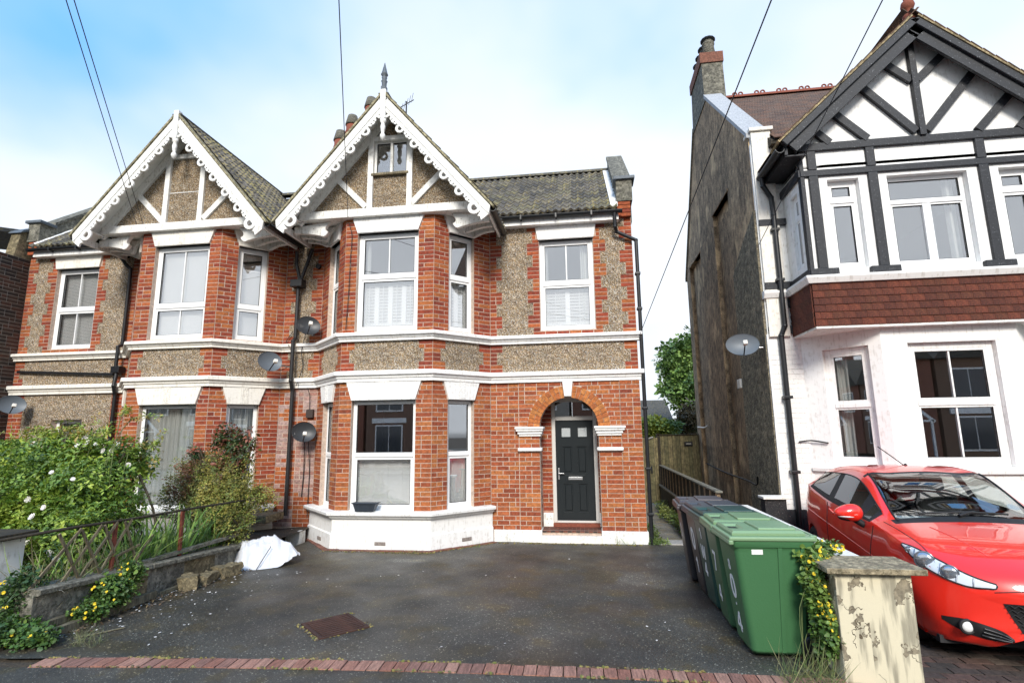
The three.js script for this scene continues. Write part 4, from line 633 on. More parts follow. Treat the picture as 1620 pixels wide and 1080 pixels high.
// ------------------------------------------------------------------ half-timbered house on the right
{
  const x0 = 3.1, zf = 0.85, zr = -5.6, yT = 7.25;
  const h = thing('half_timbered_house', [5.4, 0, -1], 'white house with black timber gable and red hung tiles behind the red car', 'house');
  const zy = new THREE.Matrix4().makeBasis(V(0, 0, 1), V(0, 1, 0), V(1, 0, 0));
  // side wall: cement render with two tall blind recesses, gable top carrying the stack
  const rz = -2.4, out = [[zf - 0.06, -0.2], [zf - 0.06, 7.15], [-1.9, 9.78], [-3.3, 9.78], [zr, 6.3], [zr, -0.2]];
  const recA = [[-2.1, 0.2], [-0.75, 0.2], [-0.75, 6.85], [-2.1, 6.85]], recB = [[-5.1, 0.2], [-3.65, 0.2], [-3.65, 6.5], [-5.1, 6.5]];
  const sw = new MB(); const sg = new MB().prism(out, x0, x0 + 0.12, zy, [recA, recB]); sg.g.forEach((g) => sw.g.push(g)); sw.box(x0 + 0.1, x0 + 0.16, 0.1, 6.9, zr + 0.2, zf - 0.4);
  const wallMesh = sw.build('side_wall', M.cement, h, 6.6);
  const led = new MB(); led.box(x0 - 0.02, x0 + 0.1, 6.85, 6.9, -2.14, -0.71).box(x0 - 0.02, x0 + 0.1, 6.5, 6.54, -5.14, -3.61); led.build('recess_head', M.cement, h, 6);
  const rough = new MB(); rough.prism([[-0.74, 0.2], [zf - 0.03, 0.2], [zf - 0.03, 5.75], [-0.2, 5.3], [-0.74, 5.0]], x0 - 0.035, x0 + 0.01, zy); rough.build('patched_render', std({ map: T.stone, color: LIN(1.0, 0.9, 0.74), bumpMap: T.cementB, bumpScale: 0.02 }), h, 1.1);
  // verge coping, white pilaster end
  new MB().prism([[zf + 0.02, 7.13], [zf + 0.02, 7.22], [-1.88, 9.86], [-1.88, 9.76]], x0 - 0.05, x0 + 0.36, zy).build('verge_coping', std({ color: LIN(0.62, 0.64, 0.66), map: T.grain }), h, 0.6);
  new MB().prism([[-3.32, 9.74], [-3.32, 9.84], [zr - 0.05, 6.37], [zr - 0.05, 6.27]], x0 - 0.04, x0 + 0.3, zy).build('verge_coping', M.grey, h, 0.6);
  new MB().rbox(x0 + 0.02, x0 + 0.36, 3.45, 7.22, zf - 0.25, zf + 0.05, 0.012).build('pilaster', M.cream, h, 0.8); new MB().rbox(x0 - 0.01, x0 + 0.40, 7.22, 7.29, zf - 0.28, zf + 0.09, 0.012).build('pilaster_cap', M.cream, h, 0.8);
  // chimney stack and pots
  const st = part('chimney', h), cs = new MB(); cs.prism([[-1.9, 9.7], [-1.95, 10.75], [-3.2, 10.75], [-3.35, 9.7]], x0 - 0.02, x0 + 0.48, zy); cs.build('stack', M.grey, st, 0.8); new MB().box(x0 - 0.05, x0 + 0.5, 10.75, 11.02, -3.24, -1.92).build('stack_band', toneMat([0.34, 0.14, 0.09], T.brick, 'brick'), st, 0.5);
  for (let k = 0; k < 4; k++) { const z = -2.12 - k * 0.32, p = new MB(); p.lathe([[0.0, 11.02], [0.16, 11.02], [0.13, 11.32], [0.15, 11.34], [0.15, 11.38], [0.12, 11.4], [0.12, 11.46], [0, 11.46]], x0 + 0.22, 0, z, 14); p.build('pot', M.grey, st, 0.4); new MB().lathe([[0.0, 11.55], [0.17, 11.5], [0.18, 11.47], [0.0, 11.47]], x0 + 0.22, 0, z, 12).build('cowl', M.lead, st); }
  // main roof: thin plain tiles
  const rf = part('roof', h), dz = zf + 0.2 - rz, dy = 10.0 - 7.0, Ls = Math.hypot(dz, dy), up = V(0, dy / Ls, -dz / Ls), tl = [];
  new MB().prism([[zf + 0.2, 6.88], [zf + 0.2, 6.95], [rz, 9.98], [zr, 6.8], [zr, 6.7]], x0 + 0.3, 9.75, zy).build('deck', M.woodDark, rf);
  layTiles(tl, V(x0 + 0.34, 7.0, zf + 0.22), V(1, 0, 0), up, 36, 43, { w: 0.17, g: 0.103, half: true, seed: 501, size: V(0.164, 0.014, 0.2), tilt: 0.06, keep: (a, u) => x0 + 0.34 + a < 9.3 });
  buildTiles(tl, rf, { mat: std({ map: T.stone, vertexColors: true }), key: 'plain', name: 'tile', most: 60, geo: flatTile, tones: [[0.62, 0.36, 0.26], [0.46, 0.29, 0.23], [0.75, 0.42, 0.3], [0.55, 0.36, 0.29], [0.66, 0.44, 0.36]], map: T.stone });
  const rid = new MB(); rid.add(new THREE.CylinderGeometry(0.1, 0.1, 6.4, 10, 1, false, 0, Math.PI).rotateZ(Math.PI / 2), new THREE.Matrix4().makeTranslation(6.7, 10.0, rz)); for (let k = 0; k < 10; k++) { const x = 4.0 + k * 0.52; for (const d of [-0.07, 0.07]) { const s = new THREE.TorusGeometry(0.045, 0.02, 6, 12); s.translate(x + d, 10.13, rz); rid.add(s); } } rid.build('crested_ridge', M.terracotta, rf, 0.5);
  // front: white brick return, plinth
  const wb = []; const W = frameM(V(x0 + 0.0, 0, zf), V(1, 0, 0), V(0, 0, 1)); layBricks(wb, W, 0.63, 3.3, () => [[0.0, 0.75]], { seed: 511, tones: [[0.95, 0.95, 0.94], [0.99, 0.99, 0.98], [0.91, 0.91, 0.9]], h: 0.08, j: 0.006 });
  new MB().box(x0 + 0.005, 3.64, -0.1, 7.0, zf - 0.2, zf - 0.008).box(3.64, 7.6, 6.12, 7.0, zf - 0.2, zf - 0.008).box(3.64, 7.6, 3.33, 3.46, zf - 0.2, zf - 0.008).box(7.18, 7.6, -0.1, 6.12, zf - 0.2, zf - 0.008).build('front_wall', M.white, h, 1); buildBricks(wb, h, { map: T.white, mat: std({ map: T.white, vertexColors: true, roughness: 0.7 }), name: 'white_brick', most: 120, score: (b) => -b.p.distanceTo(camera.position) });
  new MB().box(x0 - 0.014, x0 + 0.012, 0.63, 3.5, zf - 0.12, zf + 0.004).build('corner_return', M.white, h, 1); new MB().box(x0 - 0.01, x0 + 1.0, -0.1, 0.63, zf - 0.2, zf + 0.03).build('plinth', M.blackPaint, h, 0.8);
  // ground floor canted bay
  const zb = 1.62, P = [[3.62, zf], [4.47, zb], [6.33, zb], [7.2, zf]];
  const fac = (p, q) => { const L = Math.hypot(q[0] - p[0], q[1] - p[1]), u = V((q[0] - p[0]) / L, 0, (q[1] - p[1]) / L); return { L, F: frameM(V(p[0], 0, p[1]), u, V(-u.z, 0, u.x)) }; };
  const f1 = fac(P[0], P[1]), f2 = fac(P[1], P[2]), f3 = fac(P[2], P[3]); const bw = new MB(), rc = (a, b, c, d) => [[a, c], [b, c], [b, d], [a, d]];
  const pan = (f, hole) => new MB(f.F).prism(rc(0, f.L, -0.1, 3.5), -0.2, 0, null, [hole]).g.forEach((g) => bw.g.push(g));
  const o1 = [0.31, 0.97, 1.33, 3.17], o2 = [0.36, 1.56, 1.33, 3.17], o3 = [0.28, 0.94, 1.33, 3.17];
  pan(f1, rc(...o1)); pan(f2, rc(...o2)); pan(f3, rc(...o3)); bw.build('bay_wall', M.white, h, 1);
  new MB().sweep(P, [[-0.05, 1.24], [0.05, 1.24], [0.06, 1.29], [0.0, 1.31], [-0.05, 1.31]], null, true, 1).build('bay_sill', M.white, h);
  windowUnit(h, f1.F, ...o1, { mid: 2.26, fw: 0.085, sash: true, recess: -0.08, room: false, mat: M.white, curtain: [[0.37, 0.58]] });
  windowUnit(h, f2.F, ...o2, { mid: 2.26, fw: 0.085, sash: true, bar: 'both', recess: -0.08, room: false, mat: M.white });
  windowUnit(h, f3.F, ...o3, { mid: 2.26, fw: 0.085, sash: true, recess: -0.08, room: false, mat: M.white });
  for (const [ya, yb, z0] of [[0.3, 3.3, 1.36], [3.5, 6.1, 1.46]]) { const q = new MB(), t = 0.03, xa = 3.66, xb = 7.15; const flat = new THREE.Matrix4().makeBasis(V(1, 0, 0), V(0, 0, 1), V(0, -1, 0)), pl = ya > 3 ? [[xa, -3.6], [xb, -3.6], [xb, z0], [xa, z0]] : [[xa, -3.6], [xb, -3.6], [xb, 0.62], [6.25, 1.4], [4.55, 1.4], [xa, 0.62]]; q.prism(pl, -ya, -ya + t, flat).prism(pl, -yb - t, -yb, flat).box(xa - t, xa, ya, yb, -3.6, ya > 3 ? z0 : 0.6).box(xb, xb + t, ya, yb, -3.6, ya > 3 ? z0 : 0.6).box(xa, xb, ya, yb, -3.6 - t, -3.6); q.build('room', M.room, h); }
  // tile-hung apron with individual tiles
  const zu = 1.74, xl = 3.52, xr = 7.3, ap = part('tile_apron', h), r = rng(521), tones = [[0.44, 0.55, 0.6], [0.34, 0.42, 0.48], [0.53, 0.62, 0.64], [0.4, 0.54, 0.56]];
  new MB().box(xl + 0.03, xr, 3.46, 4.15, zf, zu - 0.03).build('apron_core', M.woodDark, ap);
  for (let k = 0; k < 6; k++) { const y = 3.45 + k * 0.112; for (const [side, len] of [[0, xr - xl], [1, zu - zf]]) { const n = Math.round(len / 0.166), w = len / n; for (let i = -1; i < n; i++) { let a = (i + (k % 2 ? 0.5 : 0)) * w, b = a + w; a = Math.max(a, 0); b = Math.min(b, len); if (b - a < 0.03) continue; const m = shade(new THREE.Mesh(flatTile, toneMat(tones[Math.floor(r() * 4)], T.clay, 'clay'))); m.name = 'tile'; m.scale.set(b - a - 0.004, 0.135, 0.014); const c = (a + b) / 2, off = 0.002 * r(); if (side) { m.rotation.set(0.1, -Math.PI / 2, 0, 'YXZ'); m.position.set(xl - 0.012 - off - 5.4, y + 0.06, zf + c + 1); } else { m.rotation.set(-0.1, 0, 0); m.position.set(xl + c - 5.4, y + 0.06, zu + 0.012 + off + 1); } ap.add(m); } } }
  { const so = new MB(); so.box(xl, xr, 3.41, 3.445, zf, zu + 0.02); so.build('soffit', M.whiteOld, ap); }
  // sill board over the tiles
  new MB().sweep([[x0 - 0.02, zf + 0.02], [xl + 0.0, zf + 0.02], [xl + 0.0, zu], [xr, zu]].map((p) => p), [[-0.04, 4.12], [0.05, 4.12], [0.09, 4.2], [0.09, 4.235], [-0.04, 4.25]], null, true, 1).build('sill_board', M.white, h);
  // first floor box with timbers
  const wallU = new MB(), z1 = zu - 0.06, xs = xl + 0.05; const U = { F: frameM(V(xs, 0, z1), V(1, 0, 0), V(0, 0, 1)) };
  const win = [[3.95, 4.42], [4.83, 5.98], [6.42, 6.9]].map(([a, b]) => [a - xs, b - xs]), topY = 5.84, botY = 4.36;
  new MB(U.F).prism(rc(0, xr - xs - 0.04, 4.2, 6.1), -0.2, 0, null, win.map(([a, b]) => rc(a, b, botY, topY))).g.forEach((g) => wallU.g.push(g));
  wallU.prism(rc(0, z1 - zf - 0.2, 4.2, 6.1).map(([a, b]) => [zf + a, b]), xs, xs + 0.12, zy, [rc(zf + 0.3, zf + 0.6, 4.5, 5.75)]); wallU.build('upper_wall', M.white, h, 1);
  windowUnit(h, U.F, win[0][0], win[0][1], botY, topY, { mid: 5.5, fw: 0.055, sash: true, sashLow: true, recess: -0.1, room: false });
  const big = windowUnit(h, U.F, win[1][0], win[1][1], botY, topY, { mid: 5.42, fw: 0.055, recess: -0.1, room: false, curtain: [[win[1][1] - 0.2, win[1][1] - 0.06]] });
  { const c = (win[1][0] + win[1][1]) / 2, b = new MB(U.F); b.rbox(c - 0.06, c + 0.06, botY + 0.07, 5.385, -0.16, -0.095, 0.008); b.build('mullion', M.upvc, big); }
  windowUnit(h, U.F, win[2][0], win[2][1], botY, topY, { mid: 5.5, fw: 0.055, sash: true, sashLow: true, recess: -0.1, room: false });
  { const F = frameM(V(xs, 0, zf), V(0, 0, 1), V(-1, 0, 0)); windowUnit(h, F, 0.3, 0.6, 4.5, 5.75, { mid: 5.35, fw: 0.05, sash: true, recess: -0.05, deep: 0.6, room: false }); }
  // timbers: each a part
  const tb = (fn) => { const b = new MB(); fn(b); b.build('timber', M.blackPaint, h, 0.5); }, zt = z1 + 0.045, zq = z1 - 0.02;
  tb((b) => b.rbox(xs - 0.02, xr, 5.9, 6.005, zq, zt, 0.01)); tb((b) => b.rbox(xs - 0.02, xr, 6.33, 6.46, zq, zt + 0.01, 0.01));
  for (const x of [3.74, 4.62, 6.2, 7.08]) { tb((b) => b.rbox(x - 0.07, x + 0.07, 4.36, 5.9, zq, zt + 0.006, 0.01)); tb((b) => b.rbox(x - 0.21, x + 0.21, 4.255, 4.36, zq, zt + 0.03, 0.012)); tb((b) => b.rbox(x - 0.065, x + 0.065, 6.005, 6.33, zq, zt + 0.004, 0.01)); }
  tb((b) => b.rbox(xs - 0.025, xs + 0.04, 4.255, 6.3, zq - 0.06, zt - 0.012, 0.008)); tb((b) => b.rbox(xs - 0.05, xs, 5.9, 6.03, zf, zt - 0.02, 0.008)); tb((b) => b.rbox(xs - 0.05, xs, 4.255, 4.37, zf, zt - 0.02, 0.008));
  tb((b) => b.rbox(x0 + 0.02, xs, 5.42, 5.54, zf - 0.01, zf + 0.06, 0.008)); tb((b) => b.rbox(x0 + 0.02, xs, 4.27, 4.4, zf - 0.01, zf + 0.06, 0.008)); tb((b) => b.rbox(x0 + 0.02, xs, 3.95, 4.09, zf - 0.01, zf + 0.045, 0.008)); tb((b) => b.rbox(x0 + 0.02, xl, 3.5, 3.63, zf - 0.01, zf + 0.045, 0.008)); tb((b) => b.rbox(x0 + 0.26, x0 + 0.36, 3.63, 3.95, zf - 0.01, zf + 0.04, 0.006));
  // gable
  const gx = 5.41, ap2 = 8.34, sl = 0.905, gp = part('gable', h), tp = (d) => ap2 - sl * Math.abs(d);
  new MB().prism([[xs, 6.05], [xr - 0.04, 6.05], [xr - 0.04, tp(xr - gx) - 0.05], [gx, ap2 - 0.05], [xs, tp(gx - xs) - 0.05]], z1 - 0.14, z1).build('gable_face', M.white, gp, 1);
  const bm = (name, a, b, w, dz = 0) => new MB().bar([a[0], a[1], z1 + 0.02 + dz], [b[0], b[1], z1 + 0.02 + dz], 0.09, w).build(name, M.blackPaint, gp, 0.5);
  bm('king_post', [gx, 6.45], [gx, 8.1], 0.13, 0.004);
  for (const s of [-1, 1]) { bm('brace', [gx + s * 0.04, 7.42], [gx + s * 0.45, 7.8], 0.115); bm('brace', [gx + s * 0.08, 6.53], [gx + s * 0.85, 7.45], 0.115); bm('brace', [gx + s * 0.8, 6.47], [gx + s * 1.34, 7.05], 0.115); bm('brace', [gx + s * 1.37, 6.45], [gx + s * 1.62, 6.72], 0.115); }
  for (const s of [-1, 1]) {
    const a = Math.atan(sl), Lb = 2.12 / Math.cos(a), Mx = new THREE.Matrix4().makeTranslation(gx, ap2, zu + 0.16).multiply(s > 0 ? new THREE.Matrix4() : new THREE.Matrix4().makeScale(-1, 1, 1)).multiply(new THREE.Matrix4().makeRotationZ(-a));
    const bb = part('bargeboard', gp); new MB(Mx).prism([[0.08, 0.0], [Lb, 0], [Lb, -0.24], [-0.14, -0.24]], -0.02, 0.03, null, [], 0.005).build('board', M.blackPaint, bb, 0.6); new MB(Mx).prism([[0.03, 0.05], [Lb + 0.05, 0.05], [Lb + 0.05, -0.07], [-0.05, -0.07]], -0.02, 0.075, null, [], 0.01).build('moulding', M.blackPaint, bb, 0.6);
    new MB(Mx).prism([[0, 0.09], [Lb + 0.1, 0.09], [Lb + 0.1, 0.05], [0, 0.05]], -0.3, 0.09).build('verge', std({ color: LIN(1.5, 1.25, 0.85), map: T.stone }), bb, 0.6);
    new MB(Mx).prism([[0.02, 0.05], [Lb, 0.05], [Lb, 0.02], [0, 0.02]], -(zu + 0.16 - zf), -0.02).build('soffit_board', M.blackPaint, bb, 0.6);
    const tl2 = [], cA = Math.cos(a), sA = Math.sin(a), O = V(gx + s * (2.2), ap2 + 0.1 - 2.18 * sl, zu + 0.26); layTiles(tl2, O, V(0, 0, -1), V(-s * cA, sA, 0), 18, 30, { w: 0.17, g: 0.103, half: true, seed: 531 + s, size: V(0.164, 0.014, 0.2), tilt: 0.06, keep: (a, u) => { const y = O.y + u * sA, z = O.z - a; return z > (y > 7 ? 1.05 - (y - 7) / 0.87 : zf) - 0.12; } });
    buildTiles(tl2, rf, { mat: std({ map: T.stone, vertexColors: true }), key: 'plain', name: 'tile', most: s < 0 ? 60 : 0, geo: flatTile, tones: [[0.62, 0.36, 0.26], [0.46, 0.29, 0.23], [0.75, 0.42, 0.3]], map: T.stone });
    const gs = new THREE.Shape(); gs.absarc(0, 0, 0.07, Math.PI, 2 * Math.PI, false); gs.lineTo(0.06, 0); gs.absarc(0, 0, 0.06, 2 * Math.PI, Math.PI, true); new MB().prism(gs, zf, zu + 0.16, new THREE.Matrix4().makeTranslation(gx + s * 2.2, 6.32, 0)).build('gutter', M.blackPlastic, h);
    new MB().box(gx + s * 1.8, gx + s * 2.12, 6.2, 6.22, zf, zu + 0.12).build('eaves_soffit', M.blackPaint, h); new MB().box(gx + s * 2.08, gx + s * 2.125, 6.22, 6.38, zf, zu + 0.14).build('eaves_fascia', M.blackPaint, h);
  }
  new MB().lathe([[0, 8.16], [0.1, 8.16], [0.09, 8.27], [0.055, 8.3], [0.05, 8.36], [0.075, 8.38], [0.1, 8.44], [0.085, 8.51], [0.045, 8.55], [0.05, 8.59], [0.03, 8.72], [0, 8.78]], gx, 0.22, zu + 0.1, 16).build('finial', M.terracotta, gp, 0.4);
  // downpipe
  const dp = new MB(); dp.pipe([[3.2, 6.27, 1.0], [3.22, 6.12, 0.98], [3.34, 5.9, 0.96], [3.36, 5.6, zf + 0.09], [3.36, 3.62, zf + 0.09], [3.3, 3.46, zf + 0.06], [3.3, 0.0, zf + 0.075]], 0.043); for (const y of [5.3, 4.4, 2.4, 1.2]) dp.rbox(3.29 + (y > 3.6 ? 0.0 : -0.06), 3.43 + (y > 3.6 ? 0 : -0.06), y, y + 0.05, zf, zf + 0.13, 0.01); dp.build('downpipe', M.blackPlastic, h);
  // small fittings on the side wall
  new MB().rbox(x0 - 0.07, x0, 2.72, 2.9, -0.98, -0.78, 0.01).build('meter_box', M.cream, h);
  new MB().tube([[x0 - 0.02, 1.05, -4.6], [x0 - 0.03, 0.96, -2.6], [x0 - 0.03, 0.93, -0.9], [x0 - 0.03, 0.9, -0.35], [x0 - 0.06, 1.05, -0.2]], 0.018, 6).build('pipe_run', M.cable, h);
  new MB().tube([[x0 - 0.02, 2.0, -5.4], [x0 - 0.03, 1.98, -4.5], [x0 - 0.02, 2.03, -4.1]], 0.02, 6).build('pipe_run', M.cream, h);
  new MB().tube([[3.42, 1.7, zf + 0.03], [3.6, 1.72, zf + 0.06], [3.8, 1.68, zf + 0.2]], 0.012, 6).build('wall_cable', M.cable, h);
  new MB().box(x0 + 0.2, 9.7, -0.1, 6.6, zr, zr + 0.2).box(9.5, 9.7, -0.1, 6.6, zr + 0.2, zf - 0.2).build('rear_wall', M.cement, h, 2); new MB().box(7.6, 9.7, -0.1, 6.9, zf - 0.2, zf - 0.008).build('front_wall', M.white, h, 1);
}
// ------------------------------------------------------------------ plants
function leafSpray(n, len, wid, spread, seed, curl = 0.25) {           // n small bent leaves on a short twig
  const r = rng(seed), pos = [];
  for (let k = 0; k < n; k++) {
    const a = k / n * 6.283 + r() * 1.2, e = (r() - 0.35) * 1.3, d = V(Math.cos(a) * Math.cos(e), Math.sin(e), Math.sin(a) * Math.cos(e)), o = d.clone().multiplyScalar(spread * (0.3 + 0.7 * r())), s = d.clone().cross(V(r() - 0.5, 1, r() - 0.5)).normalize(), nn = s.clone().cross(d).normalize();
    const L = len * (0.7 + 0.6 * r()), w = wid * (0.7 + 0.6 * r()), P = (t, q, h) => o.clone().addScaledVector(d, t * L).addScaledVector(s, q * w).addScaledVector(nn, h * L).toArray();
    const b = P(0, 0, 0), l1 = P(0.38, -0.5, 0.06), r1 = P(0.38, 0.5, 0.06), m = P(0.45, 0, -0.05), l2 = P(0.75, -0.34, -curl * 0.5), r2 = P(0.75, 0.34, -curl * 0.5), t = P(1, 0, -curl);
    pos.push(...b, ...m, ...l1, ...b, ...r1, ...m, ...l1, ...m, ...l2, ...m, ...r1, ...r2, ...l2, ...m, ...t, ...m, ...r2, ...t);
  }
  const g = new THREE.BufferGeometry(); g.setAttribute('position', new THREE.Float32BufferAttribute(pos, 3)); g.computeVertexNormals(); return g;
}
const leafMat = phy({ roughness: 0.55, transmission: 0.3, thickness: 0, side: THREE.DoubleSide }), leafMatDull = phy({ roughness: 0.8, transmission: 0.35, thickness: 0, side: THREE.DoubleSide });
// lobes: [x,y,z, rx,ry,rz, count]; palette linear colours; spots are drawn towards each lobe's skin
function foliage(name, parent, geo, lobes, palette, o = {}) {
  const r = rng(o.seed || 3), off = worldOf(parent), mats = [], cols = [];
  for (const [cx, cy, cz, rx, ry, rz, n] of lobes) for (let i = 0; i < n; i++) {
    const u = r() * 2 - 1, a = r() * 6.283, q = Math.sqrt(1 - u * u), rad = Math.pow(r(), o.skin || 0.45), bump = 0.78 + 0.44 * fbm(Math.cos(a) * q * 2.3 + cx * 3, u * 2.3 + cz * 3 + Math.sin(a), 0, 3, 601);
    const x = cx + rx * q * Math.cos(a) * rad * bump, y = cy + ry * u * rad * bump, z = cz + rz * q * Math.sin(a) * rad * bump; if (y < (o.floor ?? 0.02) || (o.keep && !o.keep(x, y, z))) continue;
    const s = (o.scale || 1) * (0.45 + 1.0 * r() * r() + 0.2 * r()), m = new THREE.Matrix4().compose(V(x - off.x, y - off.y, z - off.z), new THREE.Quaternion().setFromEuler(new THREE.Euler((r() - 0.5) * 1.6, r() * 6.283, (r() - 0.5) * 1.6)), V(s, s, s));
    mats.push(m); const patch = fbm(x * 2.3 + 7, y * 2.3 + z * 2.3, 0, 3, 611), c = palette[Math.floor(clamp(patch * 1.5 - 0.25 + (r() - 0.5) * 0.7, 0, 0.999) * palette.length)], k = 0.75 + 0.5 * r(); cols.push(LIN(c[0] * k, c[1] * k, c[2] * k));
  }
  const im = new THREE.InstancedMesh(geo, o.mat || leafMat, mats.length); mats.forEach((m, i) => { im.setMatrixAt(i, m); im.setColorAt(i, cols[i]); }); shade(im); im.name = name; im.userData.kind = 'stuff'; parent.add(im); return im;
}
function stems(name, parent, list, mat, tile = 0.3) { const b = new MB(); for (const [pts, rad] of list) b.tube(pts, rad, 5, null, false, 8); return b.build(name, mat, parent, tile); }
function randomStems(base, lobes, n, rad, seed) { const r = rng(seed), out = []; for (let i = 0; i < n; i++) { const l = lobes[Math.floor(r() * lobes.length)], b = [base[0] + (r() - 0.5) * base[3], base[1], base[2] + (r() - 0.5) * base[4]], e = [l[0] + (r() - 0.5) * 1.5 * l[3], l[1] + (r() - 0.2) * l[4], l[2] + (r() - 0.5) * 1.5 * l[5]]; out.push([[b, [lerp(b[0], e[0], 0.3) + (r() - 0.5) * 0.2, lerp(b[1], e[1], 0.55), lerp(b[2], e[2], 0.3)], e], rad * (0.5 + r())]); } return out; }
const bark = std({ color: LIN(0.11, 0.085, 0.055), map: T.grain }), greenStem = std({ color: LIN(0.12, 0.15, 0.05) }), strawMat = std({ color: LIN(0.34, 0.28, 0.15), roughness: 0.9 });
const petalWhite = phy({ color: LIN(0.82, 0.78, 0.74), roughness: 0.7, transmission: 0.2, thickness: 0 }), yellow = std({ color: LIN(0.88, 0.70, 0.06), roughness: 0.7 });
function flowerGeo(rad, n, cup, seed) { const pos = [], r = rng(seed); for (const [k, s, h] of [[0, 1, 0], [1, 0.62, 0.3]]) for (let i = 0; i < n; i++) { const a = (i + k * 0.5) / n * 6.283, w = 3.4 / n, R = rad * s * (0.85 + 0.3 * r()), c = (q, t, y) => [Math.cos(a + q) * t * R, (y + h * 0.5) * rad, Math.sin(a + q) * t * R]; const o = [0, h * 0.3 * rad, 0], p1 = c(-w, 0.7, cup * 0.5), p2 = c(w, 0.7, cup * 0.5), p3 = c(-w * 0.6, 1, cup), p4 = c(w * 0.6, 1, cup); pos.push(...o, ...p2, ...p1, ...p1, ...p2, ...p4, ...p1, ...p4, ...p3); } const g = new THREE.BufferGeometry(); g.setAttribute('position', new THREE.Float32BufferAttribute(pos, 3)); g.computeVertexNormals(); return g; }
function flowers(parent, geo, mat, lobes, n, seed, name = 'flower', facing = V(0.3, 0.45, 1), keep) {
  const r = rng(seed), off = worldOf(parent); for (let i = 0, t = 0; i < n && t < n * 20; t++) { const l = lobes[Math.floor(r() * lobes.length)], a = r() * 6.283, u = r() * 1.5 - 0.5, q = Math.sqrt(Math.max(0, 1 - u * u)), dz = Math.sin(a) * q; if (dz < 0.1) continue; const p = V(l[0] + l[3] * Math.cos(a) * q * 0.98, l[1] + l[4] * u * 0.98, l[2] + l[5] * dz * 0.98); if (keep && !keep(p)) continue; i++; const m = shade(new THREE.Mesh(geo, mat)); m.name = name; m.position.copy(p).sub(off); m.quaternion.setFromUnitVectors(V(0, 1, 0), V(facing.x + (r() - 0.5), facing.y + (r() - 0.5) * 0.9, facing.z).normalize()); m.scale.setScalar(0.7 + 0.6 * r()); parent.add(m); }
}
const roseLeaf = leafSpray(7, 0.055, 0.034, 0.05, 701), smallLeaf = leafSpray(8, 0.032, 0.018, 0.045, 703), ivyLeaf = leafSpray(6, 0.045, 0.042, 0.04, 705), bigLeaf = leafSpray(9, 0.2, 0.12, 0.22, 707), midLeaf = leafSpray(9, 0.12, 0.075, 0.13, 709);
// white climbing rose that fills the garden corner
{
  const b = thing('rose_bush', [-7.3, 0.1, 3.7], 'broad green rose bush dotted with white blooms above the lattice fence', 'bush');
  const L = [[-8.6, 0.95, 3.6, 1.1, 0.85, 0.9, 3600], [-7.4, 1.0, 3.8, 0.9, 0.82, 0.8, 3600], [-6.65, 0.9, 3.75, 0.65, 0.75, 0.7, 2800], [-7.3, 1.6, 3.4, 0.6, 0.34, 0.5, 1300], [-8.3, 1.55, 3.4, 0.7, 0.34, 0.6, 1300], [-6.6, 1.5, 3.2, 0.35, 0.36, 0.4, 420], [-6.15, 0.7, 4.3, 0.3, 0.42, 0.4, 420], [-7.6, 1.85, 3.3, 0.4, 0.22, 0.4, 130], [-9.6, 1.0, 3.8, 0.8, 0.8, 0.8, 700]];
  foliage('foliage', b, roseLeaf, L, [[0.06, 0.13, 0.02], [0.11, 0.21, 0.03], [0.19, 0.31, 0.035], [0.29, 0.42, 0.05], [0.42, 0.52, 0.07]], { seed: 711, skin: 0.6, scale: 1.0 });
  const shoots = [[-7.3, 1.95, 3.3, 0.5, 0.3, 0.4, 60], [-8.3, 1.9, 3.3, 0.9, 0.25, 0.4, 60], [-6.4, 1.75, 3.2, 0.3, 0.3, 0.3, 40]]; foliage('young_shoots', b, roseLeaf, shoots, [[0.3, 0.38, 0.06], [0.36, 0.26, 0.06], [0.22, 0.33, 0.05]], { seed: 713, skin: 0.7, scale: 0.9 });
  stems('stems', b, randomStems([-7.2, 0.05, 3.6, 2.6, 0.8], L, 60, 0.012, 715), bark);
  { const r = rng(716), cn = [], pts = []; for (let i = 0; i < 26; i++) { const x = -9.4 + r() * 3.3, y = 1.3 + r() * 0.4, z = 3.2 + r() * 0.7, a = r() * 6.283, h = 0.3 + r() * 0.35, o = 0.25 + r() * 0.4, e = [x + Math.cos(a) * o, y + h, z + Math.sin(a) * o * 0.7], m = [x + Math.cos(a) * o * 0.35, y + h * 0.85, z + Math.sin(a) * o * 0.25]; cn.push([[[x, y - 0.4, z], [x, y, z], m, e], 0.006]); for (let t = 0; t < 7; t++) pts.push([lerp(m[0], e[0], t / 6), lerp(m[1], e[1], t / 6) - 0.02 * (t > 4 ? t - 4 : 0), lerp(m[2], e[2], t / 6), 0.05, 0.04, 0.05, 3]); } stems('arching_canes', b, cn, greenStem); foliage('cane_leaves', b, roseLeaf, pts, [[0.13, 0.24, 0.03], [0.26, 0.38, 0.05], [0.36, 0.42, 0.07], [0.4, 0.3, 0.08]], { seed: 718, scale: 0.75 }); }
  flowers(b, flowerGeo(0.034, 5, 0.35, 717), petalWhite, L.slice(0, 7), 32, 719);
}
